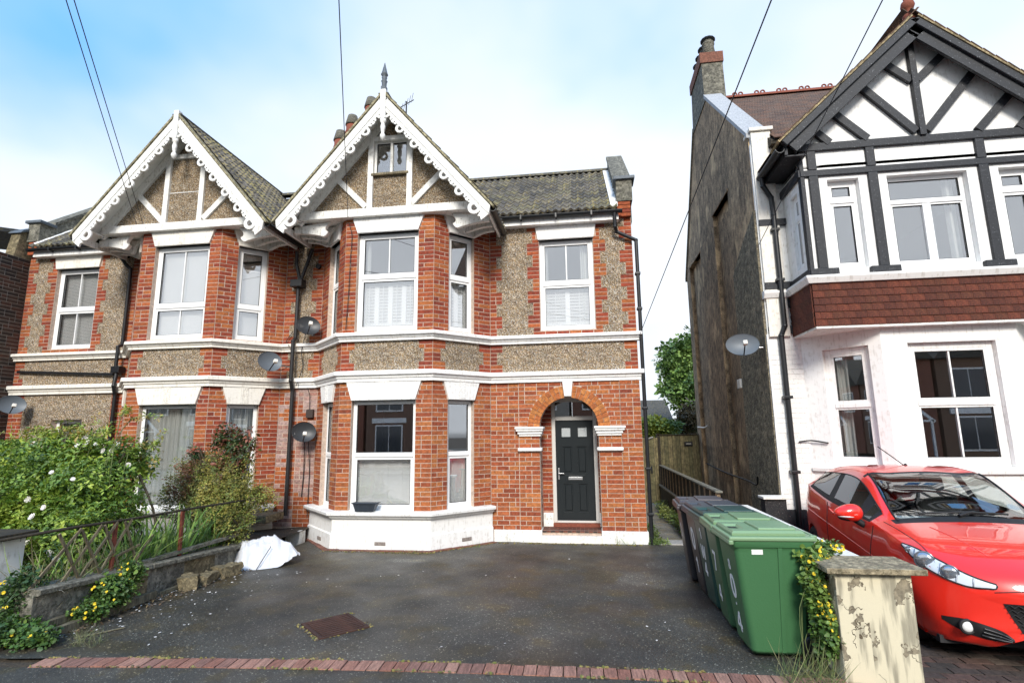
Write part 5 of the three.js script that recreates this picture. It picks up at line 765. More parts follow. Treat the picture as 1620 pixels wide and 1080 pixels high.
// rusty brown and olive shrub in front of the curtained bay
{
  const b = thing('brown_shrub', [-6.1, 0.1, 2.0], 'leggy shrub with small olive and rusty leaves in front of the lace curtains', 'shrub');
  const L = [[-6.25, 0.95, 2.0, 0.75, 0.6, 0.5, 3600], [-5.75, 0.85, 2.2, 0.5, 0.6, 0.45, 2200], [-6.55, 1.3, 1.9, 0.4, 0.3, 0.35, 420], [-6.0, 1.35, 2.0, 0.55, 0.4, 0.4, 1100], [-5.35, 0.9, 1.9, 0.35, 0.22, 0.25, 260], [-5.6, 0.5, 2.4, 0.4, 0.35, 0.3, 500]];
  foliage('foliage', b, smallLeaf, L, [[0.26, 0.11, 0.05], [0.19, 0.14, 0.05], [0.14, 0.18, 0.04], [0.27, 0.32, 0.05], [0.42, 0.37, 0.08]], { seed: 731, skin: 0.75, scale: 1.15, mat: leafMatDull });
  const T2 = [[-6.0, 1.85, 2.0, 0.22, 0.3, 0.2, 130], [-5.62, 1.75, 2.1, 0.26, 0.32, 0.22, 140], [-5.8, 1.45, 2.1, 0.3, 0.2, 0.2, 80], [-6.5, 1.6, 2.0, 0.16, 0.16, 0.15, 45]]; foliage('tall_shoots', b, roseLeaf, T2, [[0.04, 0.08, 0.02], [0.06, 0.11, 0.02], [0.28, 0.09, 0.05], [0.2, 0.2, 0.05]], { seed: 733, skin: 0.6, scale: 1.1 });
  stems('stems', b, randomStems([-6.0, 0.05, 2.0, 0.7, 0.5], [...L, ...T2], 70, 0.009, 735), bark);
}
// sword leaves and dry stalks behind the fence
function bladeGeo(L, w, bend) { const pos = [], n = 6, P = (i, s) => { const t = i / n; return [s * w * (1 - t) * (0.55 + t) , L * (t - 0.25 * bend * t * t), bend * L * t * t]; }; for (let i = 0; i < n; i++) pos.push(...P(i, -1), ...P(i, 1), ...P(i + 1, 1), ...P(i, -1), ...P(i + 1, 1), ...P(i + 1, -1)); const g = new THREE.BufferGeometry(); g.setAttribute('position', new THREE.Float32BufferAttribute(pos, 3)); g.computeVertexNormals(); return g; }
const blades = [bladeGeo(0.55, 0.018, 0.25), bladeGeo(0.6, 0.016, 0.6), bladeGeo(0.45, 0.012, 0.9)];
function tuft(name, at, n, rx, rz, palette, label, category, o = {}) {
  const t = thing(name, at, label, category, o.group), r = rng(o.seed || 9); const gs = blades.map(() => []);
  for (let i = 0; i < n; i++) { const k = Math.floor(r() * 3), s = (o.scale || 1) * (0.5 + 0.7 * r()); gs[k].push([new THREE.Matrix4().compose(V((r() - 0.5) * rx, 0, (r() - 0.5) * rz), new THREE.Quaternion().setFromEuler(new THREE.Euler((r() - 0.5) * (o.lean || 0.6), r() * 6.283, (r() - 0.5) * (o.lean || 0.6))), V(s * (o.thin || 1), s, s)), palette[Math.floor(r() * palette.length)], 0.7 + 0.6 * r()]); }
  gs.forEach((l, k) => { if (!l.length) return; const im = new THREE.InstancedMesh(blades[k], leafMatDull, l.length); l.forEach(([m, c, q], i) => { im.setMatrixAt(i, m); im.setColorAt(i, LIN(c[0] * q, c[1] * q, c[2] * q)); }); shade(im); im.name = 'blades'; im.userData.kind = 'stuff'; t.add(im); }); return t;
}
const greenP = [[0.09, 0.2, 0.025], [0.15, 0.29, 0.04], [0.06, 0.14, 0.025], [0.24, 0.36, 0.06]], strawP = [[0.34, 0.28, 0.15], [0.28, 0.24, 0.12], [0.2, 0.2, 0.09]];
tuft('iris_clump', [-5.72, 0.15, 3.3], 320, 0.45, 1.9, greenP, 'clump of sword-shaped green iris leaves behind the rusty fence post', 'plant', { seed: 741, scale: 1.45, lean: 0.8 });
tuft('dry_stalks', [-5.66, 0.15, 4.7], 260, 0.3, 1.5, [...strawP, ...greenP], 'tangle of dry straw-coloured stalks behind the lattice fence', 'plant', { seed: 743, scale: 1.3, lean: 1.2, thin: 0.6 });
tuft('grass_tuft', [1.62, 0, 5.62], 220, 0.42, 0.3, [[0.12, 0.2, 0.04], [0.24, 0.27, 0.09], [0.3, 0.28, 0.12], [0.08, 0.15, 0.03]], 'wispy pale grass tuft at the foot of the cream gate pillar', 'grass', { seed: 745, scale: 0.5, lean: 1.9, thin: 0.35 });
tuft('weed_tuft', [0.62, gy(0.1), 0.12], 26, 0.35, 0.08, greenP, 'small weed growing against the white plinth beside the porch', 'weed', { seed: 747, scale: 0.28, lean: 1.5, thin: 0.9 });
tuft('weed_tuft', [-2.0, gy(0.9), 0.62], 30, 0.12, 0.1, greenP, 'tiny green weed at the cant of the white bay base', 'weed', { seed: 748, scale: 0.16, lean: 1.6 });
tuft('weed_tuft', [-3.0, gy(1.2), 1.16], 40, 0.25, 0.08, greenP, 'low weed in the joint in front of the white bay base', 'weed', { seed: 749, scale: 0.13, lean: 1.8 });
tuft('weed_tuft', [-4.72, 0.0, 5.5], 120, 0.3, 0.2, [[0.22, 0.26, 0.1], [0.16, 0.2, 0.08], [0.28, 0.27, 0.14]], 'grey-green weed at the end of the red brick edging', 'weed', { seed: 750, scale: 0.3, lean: 1.8, thin: 0.5 });
// yellow-flowered plants
function yellowPlant(at, L, nF, label, o = {}) {
  const p = thing('yellow_flower_plant', at, label, 'plant'); foliage('foliage', p, ivyLeaf, L, o.pal || [[0.04, 0.09, 0.015], [0.06, 0.14, 0.02], [0.1, 0.2, 0.03], [0.17, 0.27, 0.05]], { seed: o.seed, skin: 0.5, scale: o.scale || 0.8, floor: 0 });
  stems('stems', p, randomStems([at[0], at[1], at[2], 0.2, 0.2], L, 14, 0.004, o.seed + 1), greenStem); flowers(p, flowerGeo(0.014, 4, 0.7, 755), yellow, L, nF, o.seed + 2);
}
yellowPlant([-5.25, 0, 4.7], [[-5.25, 0.22, 4.7, 0.16, 0.18, 0.28, 420], [-5.28, 0.36, 4.45, 0.12, 0.13, 0.15, 150], [-5.22, 0.12, 5.0, 0.12, 0.12, 0.2, 160]], 26, 'yellow-flowered plant sprouting from the low stone wall over the planks', { seed: 761 });
yellowPlant([-5.5, 0, 5.45], [[-5.6, 0.35, 5.4, 0.2, 0.3, 0.22, 420], [-5.5, 0.1, 5.6, 0.3, 0.14, 0.25, 420], [-5.2, 0.06, 5.6, 0.25, 0.1, 0.15, 200]], 22, 'yellow-flowered plant at the foot of the white gate pillar', { seed: 765 });
yellowPlant([1.72, 0, 5.42], [[1.81, 0.62, 5.36, 0.085, 0.24, 0.12, 420], [1.84, 0.33, 5.42, 0.08, 0.22, 0.12, 340], [1.86, 0.84, 5.2, 0.12, 0.07, 0.14, 130], [2.02, 0.87, 5.0, 0.18, 0.06, 0.14, 80]], 70, 'yellow-flowered creeper climbing between the nearest green bin and the cream pillar', { seed: 769, scale: 0.75 });
// weeds along the side passage
{ const p = thing('passage_weeds', [1.75, -0.1, -1.5], 'ragged weeds along the low wall in the side passage', 'weeds'); foliage('foliage', p, midLeaf, [[1.82, 0.05, -1.0, 0.14, 0.2, 0.8, 90], [1.84, 0.2, -0.4, 0.13, 0.3, 0.3, 90], [1.8, 0.0, -3.2, 0.15, 0.16, 1.6, 120]], [[0.06, 0.1, 0.02], [0.12, 0.19, 0.03], [0.2, 0.24, 0.05]], { seed: 775, scale: 0.55, floor: -0.1 }); }
{ const p = thing('passage_weeds', [1.15, -0.1, -0.6], 'small weeds along the brick house wall in the side passage', 'weeds'); foliage('foliage', p, midLeaf, [[1.16, -0.03, -0.6, 0.1, 0.1, 0.8, 60], [1.2, -0.05, 0.05, 0.16, 0.06, 0.12, 40]], [[0.08, 0.14, 0.02], [0.16, 0.22, 0.04]], { seed: 777, scale: 0.4, floor: -0.1 }); }
// trees behind the fence
function tree(name, at, H, L, label, o) {
  const t = thing(name, at, label, 'tree'); const tr = new MB(); tr.tube([[at[0], at[1], at[2]], [at[0] + 0.1, at[1] + H * 0.3, at[2]], [at[0] - 0.05, at[1] + H * 0.62, at[2] + 0.1]], o.rad || 0.16, 9); for (const l of L) tr.tube([[at[0], at[1] + H * 0.35, at[2]], [lerp(at[0], l[0], 0.5), lerp(at[1] + H * 0.4, l[1], 0.6), lerp(at[2], l[2], 0.5)], [l[0], l[1], l[2]]], (o.rad || 0.16) * 0.35, 6); tr.build('trunk', bark, t, 0.4); foliage('crown', t, o.leaf || bigLeaf, L, o.pal, { seed: o.seed, skin: 0.4, scale: o.scale || 1 });
}
tree('ash_tree', [5.5, -0.1, -19], 6.5, [[4.9, 5.4, -19, 1.0, 1.2, 1.1, 420], [5.9, 6.0, -19.3, 1.1, 1.2, 1.1, 420], [5.2, 4.0, -18.7, 1.2, 0.9, 1.1, 380], [5.6, 2.9, -18.8, 0.9, 0.8, 1.0, 260], [6.9, 4.9, -19.2, 1.2, 1.5, 1.2, 300]], 'tall leafy green tree behind the cement side wall', { pal: [[0.06, 0.13, 0.03], [0.10, 0.19, 0.04], [0.15, 0.26, 0.05], [0.23, 0.35, 0.08]], seed: 781 });
tree('yellow_green_tree', [2.6, -0.1, -11], 2.4, [[2.5, 2.0, -11, 0.55, 0.42, 0.5, 300], [3.1, 1.9, -11.2, 0.5, 0.4, 0.5, 260], [2.0, 1.9, -11, 0.5, 0.4, 0.5, 220]], 'low yellow-green shrub tree over the passage fence', { leaf: midLeaf, rad: 0.06, pal: [[0.1, 0.17, 0.02], [0.2, 0.28, 0.03], [0.32, 0.36, 0.05]], seed: 785 });
tree('russet_tree', [4.3, -0.1, -12], 2.6, [[4.1, 2.3, -12, 0.6, 0.7, 0.5, 300], [3.7, 1.9, -12, 0.5, 0.4, 0.5, 200]], 'small dull russet tree by the rear corner of the cement wall', { leaf: midLeaf, rad: 0.06, pal: [[0.09, 0.07, 0.03], [0.14, 0.11, 0.05], [0.08, 0.1, 0.03]], seed: 787 });
// ------------------------------------------------------------------ red hatchback: lofted body, nose towards the street
{
  const car = thing('hatchback_car', [3.95, 0, 3.4], 'glossy red hatchback car parked nose out on the paved drive', 'car');
  const rot = new THREE.Matrix4().makeRotationY(-0.09).setPosition(3.60, -0.02, 5.42);     // local: x across, y up, z = -distance behind the nose
  // s, ysill, ws, wl, wm, wb, yb, wr, yr, yt
  const TB = [[0.0, 0.27, 0.50, 0.56, 0.56, 0.50, 0.56, 0.42, 0.585, 0.60], [0.03, 0.20, 0.64, 0.70, 0.70, 0.62, 0.63, 0.52, 0.665, 0.685], [0.10, 0.17, 0.73, 0.78, 0.78, 0.71, 0.70, 0.60, 0.745, 0.77], [0.25, 0.17, 0.78, 0.82, 0.83, 0.765, 0.775, 0.66, 0.825, 0.85], [0.45, 0.18, 0.80, 0.84, 0.85, 0.79, 0.835, 0.70, 0.885, 0.915], [0.8, 0.18, 0.80, 0.85, 0.862, 0.81, 0.895, 0.69, 0.945, 0.98], [1.08, 0.18, 0.80, 0.85, 0.865, 0.815, 0.93, 0.685, 0.985, 1.02], [1.2, 0.18, 0.80, 0.85, 0.865, 0.815, 0.945, 0.675, 1.01, 1.07], [1.45, 0.18, 0.80, 0.85, 0.865, 0.815, 0.96, 0.65, 1.15, 1.215], [1.7, 0.18, 0.8, 0.85, 0.865, 0.815, 0.972, 0.622, 1.285, 1.345], [1.95, 0.18, 0.8, 0.85, 0.865, 0.812, 0.985, 0.605, 1.37, 1.425], [2.3, 0.18, 0.8, 0.85, 0.865, 0.81, 1.0, 0.585, 1.415, 1.475], [2.7, 0.18, 0.8, 0.85, 0.865, 0.808, 1.03, 0.58, 1.41, 1.47], [3.1, 0.18, 0.8, 0.845, 0.862, 0.80, 1.08, 0.57, 1.38, 1.44], [3.45, 0.2, 0.79, 0.835, 0.85, 0.79, 1.13, 0.55, 1.325, 1.385], [3.7, 0.24, 0.75, 0.80, 0.815, 0.76, 1.12, 0.54, 1.24, 1.3], [3.88, 0.3, 0.68, 0.73, 0.75, 0.69, 0.97, 0.55, 1.05, 1.1], [3.97, 0.4, 0.55, 0.6, 0.6, 0.57, 0.8, 0.45, 0.86, 0.9]];
  const at = (s) => { let i = 0; while (i < TB.length - 2 && s > TB[i + 1][0]) i++; const a = TB[Math.max(0, i - 1)], b = TB[i], c = TB[i + 1], d = TB[Math.min(TB.length - 1, i + 2)], t = clamp((s - b[0]) / (c[0] - b[0])); return b.map((_, k) => { const h = c[0] - b[0], m1 = i ? (c[k] - a[k]) / (c[0] - a[0]) * h : c[k] - b[k], m2 = i < TB.length - 2 ? (d[k] - b[k]) / (d[0] - b[0]) * h : c[k] - b[k]; const t2 = t * t, t3 = t2 * t; return (2 * t3 - 3 * t2 + 1) * b[k] + (t3 - 2 * t2 + t) * m1 + (-2 * t3 + 3 * t2) * c[k] + (t3 - t2) * m2; }); };
  const SEG = [2, 4, 5, 5, 7, 5, 5], AX = [0.86, 3.29], AR = 0.335;
  const ring = (s) => {
    const [, ys, ws, wl, wm, wb, yb, wr, yr, yt] = at(s); let yl = ys; for (const a of AX) { const d = Math.abs(s - a); if (d < AR) yl = Math.max(yl, 0.3 + Math.sqrt(AR * AR - d * d)); }
    const cut = yl > ys + 0.01, k2 = Math.max(0.36, yl + 0.012), k3 = Math.max(lerp(ys, yb, 0.62), yl + 0.03); const K = [[ws * (cut ? 0.82 : 0.7), yl], [cut ? wl + 0.004 : ws, yl], [cut ? wl + 0.012 : wl, k2], [wm, k3], [wb, yb], [wr, yr], [wr * 0.55, yr + (yt - yr) * 0.72], [0, yt]];
    const pts = []; for (let j = 0; j < 7; j++) { const p0 = K[Math.max(0, j - 1)], p1 = K[j], p2 = K[j + 1], p3 = K[Math.min(7, j + 2)]; const crease = j === 4, hard0 = j === 0 || j === 1 || j === 4, hard1 = j === 0 || j === 3 || j === 4; for (let q = 0; q < SEG[j]; q++) { const t = q / SEG[j], t2 = t * t, t3 = t2 * t, pt = [0, 1].map((c) => { const m1 = hard0 ? (p2[c] - p1[c]) : (p2[c] - p0[c]) / 2, m2 = hard1 ? (p2[c] - p1[c]) : (j === 6 ? (c ? 0 : p2[c] - p1[c]) : (p3[c] - p1[c]) / 2); return (2 * t3 - 3 * t2 + 1) * p1[c] + (t3 - 2 * t2 + t) * m1 + (-2 * t3 + 3 * t2) * p2[c] + (t3 - t2) * m2; }); pts.push(pt); } } pts.push(K[7]);
    const bend = 0.36 * Math.pow(clamp(1 - s / 1.15), 1.4) + (s > 1.0 && s < 2.1 ? 0.13 * Math.sin(Math.PI * (s - 1.0) / 1.1) : 0) + (s > 3.3 ? -0.2 * (s - 3.3) / 0.67 : 0);
    const lowBack = (y) => s < 0.3 ? 0.05 * sstep(0.34, 0.18, y) : 0; // chin tucks under
    return pts.map(([w, y]) => [w, y, -(s + bend * Math.pow(w / 0.86, 2.3) + lowBack(y))]);
  };
  const ST = []; for (const s of [0, 0.015, 0.03, 0.06, 0.1, 0.17]) ST.push(s); for (let s = 0.25; s < 3.7; s += 0.0575) ST.push(s); ST.push(3.7, 3.78, 3.85, 3.9, 3.94, 3.97);
  const NV = SEG.reduce((a, b) => a + b, 0) + 1, rings = ST.map(ring), nS = ST.length, acc = [0]; SEG.forEach((n) => acc.push(acc[acc.length - 1] + n));
  const full = new THREE.BufferGeometry(), pos = [], idx = [], kind = [], NW = NV * 2 - 1;
  rings.forEach((r) => { for (let k = 0; k < NV; k++) pos.push(r[k][0], r[k][1], r[k][2]); for (let k = NV - 2; k >= 0; k--) pos.push(-r[k][0], r[k][1], r[k][2]); });
  for (let i = 0; i + 1 < nS; i++) for (let k = 0; k + 1 < NW; k++) {
    const kk = k < NV - 1 ? k : NW - 2 - k, s = (ST[i] + ST[i + 1]) / 2; let m = 0;
    if (kk >= acc[4] && kk < acc[5]) { const q = kk - acc[4]; if (s > 1.3 && s < 3.42) { m = q === 0 ? (k < NV - 1 ? 30 : 31) : q === 6 ? 0 : (k < NV - 1 ? 10 : 12) + (s > 2.6 ? 1 : 0) + (s < 1.5 ? 10 : 0); const tr = k < NV - 1 ? 30 : 31; if (q < 6 && ((s > 2.52 && s < 2.66) || s < 1.36 || s > 3.36 || (s < 1.62 && s > 1.46))) m = tr; } }
    if (kk >= acc[5]) { if (s > 1.13 && s < 1.98) m = kk === acc[5] ? 0 : 2; if (s >= 1.9 && s < 1.98) m = 33; if (s > 1.07 && s <= 1.16) m = 32; }
    const a = i * NW + k, b = a + 1, c = a + NW + 1, d = a + NW; idx.push(a, b, c, a, c, d); kind.push(m, m);
  }
  { const c0 = pos.length / 3; pos.push(0, 0.42, -0.0); for (let k = 0; k + 1 < NW; k++) { idx.push(c0, k + 1, k); kind.push(0); } const c1 = pos.length / 3, b = (nS - 1) * NW; pos.push(0, 0.65, -3.97); for (let k = 0; k + 1 < NW; k++) { idx.push(c1, b + k, b + k + 1); kind.push(0); } }
  full.setAttribute('position', new THREE.Float32BufferAttribute(pos, 3)); full.setIndex(idx); full.computeVertexNormals(); const nrm = full.attributes.normal.array; let flip = 0; { const k = (Math.floor(nS / 2) * NW + NV - 1) * 3; if (nrm[k + 1] < 0) flip = 1; } if (flip) { for (let i = 0; i < nrm.length; i++) nrm[i] = -nrm[i]; for (let i = 0; i < idx.length; i += 3) { const t = idx[i + 1]; idx[i + 1] = idx[i + 2]; idx[i + 2] = t; } }
  const pick = (m) => { const p = [], n = []; for (let f = 0; f < kind.length; f++) if (kind[f] === m) for (let q = 0; q < 3; q++) { const v = idx[f * 3 + q]; p.push(pos[v * 3], pos[v * 3 + 1], pos[v * 3 + 2]); n.push(nrm[v * 3], nrm[v * 3 + 1], nrm[v * 3 + 2]); } const g = new THREE.BufferGeometry(); g.setAttribute('position', new THREE.Float32BufferAttribute(p, 3)); g.setAttribute('normal', new THREE.Float32BufferAttribute(n, 3)); return g; };
  const red = phy({ color: LIN(0.84, 0.026, 0.012), roughness: 0.3, clearcoat: 1, clearcoatRoughness: 0.03 }), trim = phy({ color: LIN(0.012, 0.012, 0.013), roughness: 0.65 }), tint = phy({ color: LIN(0.55, 0.6, 0.58), transmission: 1, thickness: 0, roughness: 0.01, ior: 1.75 }), cabin = std({ color: LIN(0.03, 0.03, 0.032), roughness: 0.8 });
  const add = (name, g, mat, par = car) => new MB(rot).add(g).build(name, mat, par, 1);
  add('body', pick(0), red); for (const m of [10, 11, 12, 13, 20, 22]) add('side_window', pick(m), tint); add('windscreen', pick(2), phy({ color: LIN(0.8, 0.85, 0.84), transmission: 1, thickness: 0, roughness: 0.01, ior: 3.2 })); for (const m of [30, 31, 32, 33]) add('window_trim', pick(m), trim);
  const hull = new THREE.Mesh(pick(0), new THREE.MeshBasicMaterial({ side: THREE.DoubleSide })); hull.updateMatrixWorld(); const rc = new THREE.Raycaster();
  const hit = (p, d, lift) => { const o = V(...p).addScaledVector(V(...d).normalize(), -3), dir = V(...d).normalize(); rc.set(o, dir); const h = rc.intersectObject(hull)[0]; return h ? h.point.addScaledVector(dir, -lift) : V(...p); };
  const curve = (pts, t) => { const c = new THREE.CatmullRomCurve3(pts.map((p) => V(...p)), false, 'catmullrom', 0.5); return c.getPoint(t); };
  const strip = (top, bot, d, lift, nU = 22, nV = 6) => { const g = new THREE.PlaneGeometry(1, 1, nU, nV), p = g.attributes.position; for (let j = 0; j <= nV; j++) for (let i = 0; i <= nU; i++) { const a = curve(top, i / nU), b = curve(bot, i / nU), q = hit(a.lerp(b, j / nV).toArray(), d, lift); p.setXYZ(j * (nU + 1) + i, q.x, q.y, q.z); } g.computeVertexNormals(); return g; };
  const lens = phy({ color: LIN(0.9, 0.92, 0.94), transmission: 1, thickness: 0, roughness: 0.02, ior: 1.4 }), chrome = phy({ color: LIN(0.84, 0.84, 0.83), metalness: 0.05, roughness: 0.35 });
  for (const s of [-1, 1]) {
    const X = (p) => [p[0] * s, p[1], p[2]], d = [-0.62 * s, -0.12, -0.78];
    const top = [[0.835, 0.875, -0.66], [0.79, 0.86, -0.5], [0.70, 0.80, -0.3], [0.56, 0.725, -0.16], [0.42, 0.68, -0.08]].map(X), bot = [[0.845, 0.86, -0.66], [0.835, 0.772, -0.45], [0.76, 0.702, -0.28], [0.61, 0.645, -0.14], [0.43, 0.648, -0.08]].map(X);
    const hl = part('headlight', car); add('reflector', strip(top, bot, d, 0.003), chrome, hl);
    for (const [t, r, k] of [[0.36, 0.07, 0.55], [0.6, 0.058, 0.5], [0.14, 0.025, 0.55]]) { const c = hit(curve(top, t).lerp(curve(bot, t), k).toArray(), d, 0.004), g = new THREE.SphereGeometry(r, 18, 12); g.scale(1, 1, 0.45); g.applyMatrix4(new THREE.Matrix4().makeRotationY(s * 0.6)); g.translate(c.x, c.y, c.z); add('lamp_bowl', g, phy({ color: LIN(0.5, 0.52, 0.55), metalness: 0.8, roughness: 0.15 }), hl); const ring2 = new THREE.TorusGeometry(r * 1.05, 0.007, 6, 22); ring2.applyMatrix4(new THREE.Matrix4().makeRotationY(s * 0.6)); ring2.translate(c.x, c.y, c.z); add('bezel', ring2, phy({ color: LIN(0.3, 0.31, 0.33), metalness: 0.7, roughness: 0.25 }), hl); }
    for (let k = 0; k < 5; k++) { const t = 0.22 + k * 0.14, q = new MB(rot); q.tube([0.12, 0.5, 0.88].map((v) => hit(curve(top, t).lerp(curve(bot, t + 0.03), v).toArray(), d, 0.008).toArray()), 0.005, 5); q.build('reflector_rib', phy({ color: LIN(0.35, 0.36, 0.38), metalness: 0.6, roughness: 0.3 }), hl); }
    add('cover', strip(top, bot, d, 0.03), lens, hl);
    const rim = new MB(rot), loop = []; for (let i = 0; i <= 16; i++) loop.push(hit(curve(top, i / 16).toArray(), d, 0.006).toArray()); for (let i = 16; i >= 0; i--) loop.push(hit(curve(bot, i / 16).toArray(), d, 0.006).toArray()); rim.tube(loop, 0.006, 5, null, true, 80); rim.build('edge', trim, hl);
    // fog lamp recess with slats
    const fd = [-0.3 * s, 0, -1], ft = [[0.74, 0.375, -0.3], [0.6, 0.385, -0.2], [0.44, 0.34, -0.1], [0.36, 0.285, -0.08]].map(X), fb = [[0.74, 0.345, -0.3], [0.62, 0.275, -0.2], [0.48, 0.25, -0.1], [0.36, 0.255, -0.08]].map(X), fg = part('fog_lamp', car); add('recess', strip(ft, fb, fd, 0.004), trim, fg);
    { const c = hit(curve(ft, 0.33).lerp(curve(fb, 0.33), 0.5).toArray(), fd, 0.008), g = new THREE.SphereGeometry(0.042, 18, 12); g.scale(1, 1, 0.5); g.translate(c.x, c.y, c.z); add('lamp', g, chrome, fg); const t = new THREE.TorusGeometry(0.05, 0.012, 8, 22); t.translate(c.x, c.y, c.z); add('surround', t, trim, fg); }
    for (let k = 0; k < 3; k++) { const b = new MB(rot), pts = []; for (let i = 0; i <= 6; i++) pts.push(hit(curve(ft, 0.5 + i * 0.075).lerp(curve(fb, 0.5 + i * 0.075), 0.25 + k * 0.25).toArray(), fd, 0.012).toArray()); b.tube(pts, 0.007, 5); b.build('slat', phy({ color: LIN(0.03, 0.03, 0.033), roughness: 0.35 }), fg); }
    // mirror
    const mr = part('mirror', car), g = new THREE.SphereGeometry(1, 28, 18); g.scale(0.14, 0.088, 0.09); const p = g.attributes.position; for (let i = 0; i < p.count; i++) { const x = p.getX(i); p.setY(i, p.getY(i) * (1 - 0.25 * s * x / 0.125) ); if (p.getZ(i) < -0.03) p.setZ(i, -0.03 + (p.getZ(i) + 0.03) * 0.3); } g.computeVertexNormals(); g.translate(s * 0.97, 1.03, -1.47); add('shell', g, red, mr); const ind = new THREE.SphereGeometry(1, 20, 10); ind.scale(0.1, 0.02, 0.08); ind.translate(s * 0.985, 0.995, -1.462); add('indicator', ind, phy({ color: LIN(0.7, 0.7, 0.7), roughness: 0.15 }), mr); const b = new MB(rot); b.tube([[s * 0.93, 0.98, -1.49], [s * 0.88, 0.94, -1.5], [s * 0.82, 0.90, -1.5]], 0.034, 8); b.build('arm', trim, mr);
    const bl = new THREE.SphereGeometry(1, 20, 12); bl.scale(0.115, 0.045, 0.075); bl.translate(s * 0.965, 0.985, -1.48); add('lower_shell', bl, trim, mr);
    // handle and shut lines
    const hy = 0.9, hp = [0, 1, 2, 3].map((i) => hit([s * 1.2, hy + 0.01 * i, -2.32 - i * 0.055], [-s, 0, 0], 0.02).toArray()); const hb = new MB(rot); hb.tube(hp, 0.013, 8); hb.build('door_handle', red, car);
    const seam = (list) => { const b = new MB(rot); b.tube(list.map((q) => hit(q, [-s, 0, 0], 0.0005).toArray()), 0.005, 5, null, false, 40); b.build('shut_line', trim, car); };
    const cp = (n, f) => Array.from({ length: n }, (_, i) => f(i / (n - 1)));
    seam(cp(10, (t) => [s * 1.2, lerp(0.24, 0.93, t), -1.33 + 0.06 * t])); seam(cp(10, (t) => [s * 1.2, lerp(0.24, 1.0, t), -2.66 + 0.08 * Math.sin(t * 3)])); seam(cp(12, (t) => [s * 1.2, 0.24, lerp(-1.33, -2.66, t)]));
    const crease = new MB(rot); crease.tube(cp(18, (t) => hit([s * 1.2, lerp(0.63, 0.83, t), lerp(-1.2, -3.5, t)], [-s, 0, 0], -0.003).toArray()), 0.007, 6, null, false, 60); crease.build('side_crease', red, car);
    const hc = new MB(rot); hc.tube(cp(16, (t) => hit([s * lerp(0.34, 0.46, t), 2, lerp(-0.3, -0.92, t)], [0, -1, 0], -0.004).toArray()), 0.009, 6, null, false, 50); hc.build('bonnet_crease', red, car);
    const hood = new MB(rot); hood.tube(cp(16, (t) => hit([s * lerp(0.70, 0.735, t), 2, lerp(-0.33, -1.22, t)], [0, -1, 0], 0.0004).toArray()), 0.0035, 5, null, false, 50); hood.build('shut_line', trim, car);
    for (const a of AX) { const w = part('wheel', car), t = new MB(rot), R = new THREE.Matrix4().makeRotationZ(Math.PI / 2).setPosition(s * 0.74, 0.3, -a - (a < 1 ? 0.02 : 0)); t.lathe([[0.2, -0.095], [0.27, -0.1], [0.298, -0.08], [0.302, 0], [0.298, 0.08], [0.27, 0.1], [0.2, 0.095]], 0, 0, 0, 36, R); t.build('tyre', std({ color: LIN(0.015, 0.015, 0.016), roughness: 0.85 }), w); const q = new MB(rot); q.lathe([[0.2, -0.08], [0.2, 0.08], [0.185, 0.085], [0.18, -0.08]], 0, 0, 0, 32, R); q.lathe([[0, 0.06], [0.05, 0.06], [0.05, -0.02], [0, -0.02]], 0, 0, 0, 16, R); for (let k = 0; k < 7; k++) q.box(0.03, 0.19, -0.0, 0.05, -0.018, 0.018, R.clone().multiply(new THREE.Matrix4().makeRotationY(k / 7 * 6.283))); q.build('rim', chrome, w); const in2 = new MB(rot); in2.box(s * 0.35, s * 0.62, 0.25, 0.66, -a - 0.36, -a + 0.36); in2.build('wheel_well', cabin, w); }
  }
  // grille: dark trapezoid with honeycomb bars
  { const gt = [[-0.40, 0.545, 0], [0, 0.56, 0.0], [0.40, 0.545, 0]], gb = [[-0.30, 0.33, 0], [0, 0.32, 0], [0.30, 0.33, 0]], gr = part('grille', car), fd = [0, 0, -1]; add('recess', strip(gt, gb, fd, 0.004, 20, 6), trim, gr);
    for (let k = 0; k < 6; k++) { const b = new MB(rot), pts = []; for (let i = 0; i <= 30; i++) { const t = i / 30, q = hit(curve(gt, t).lerp(curve(gb, t), (k + 0.5) / 6).toArray(), fd, 0.012); q.y += 0.010 * (i % 2 ? 1 : -1); pts.push(q.toArray()); } b.tube(pts, 0.005, 4, null, false, 60); b.build('honeycomb_bar', trim, gr); }
    const lt = [[-0.30, 0.285, 0], [0, 0.29, 0], [0.30, 0.285, 0]], lb = [[-0.26, 0.235, 0], [0, 0.23, 0], [0.26, 0.235, 0]]; add('lower_intake', strip(lt, lb, fd, 0.004, 20, 4), trim, gr); }
  { const b = new MB(rot); b.tube(Array.from({ length: 21 }, (_, i) => { const t = i / 20 * 2 - 1; return hit([t * 0.44, 0.66 - 0.04 * t * t, 1], [0, 0, -1], 0.0004).toArray(); }), 0.004, 5, null, false, 60); b.build('shut_line', trim, car); }
  for (const s of [-1, 1]) { const b = new MB(rot), e = []; for (let k = 0; k < 16; k++) { const q = ring(1.12 + k * 0.056)[acc[5] + 1]; e.push([q[0] * s, q[1] + 0.002, q[2]]); } b.tube(e, 0.009, 6, null, false, 50); b.build('screen_seal', trim, car); const c = new MB(rot), f = []; for (let k = 0; k < 24; k++) { const q = ring(1.32 + k * 0.09)[acc[5] - 1]; f.push([q[0] * s, q[1], q[2]]); } c.tube(f, 0.008, 6, null, false, 70); c.build('window_seal', trim, car); }
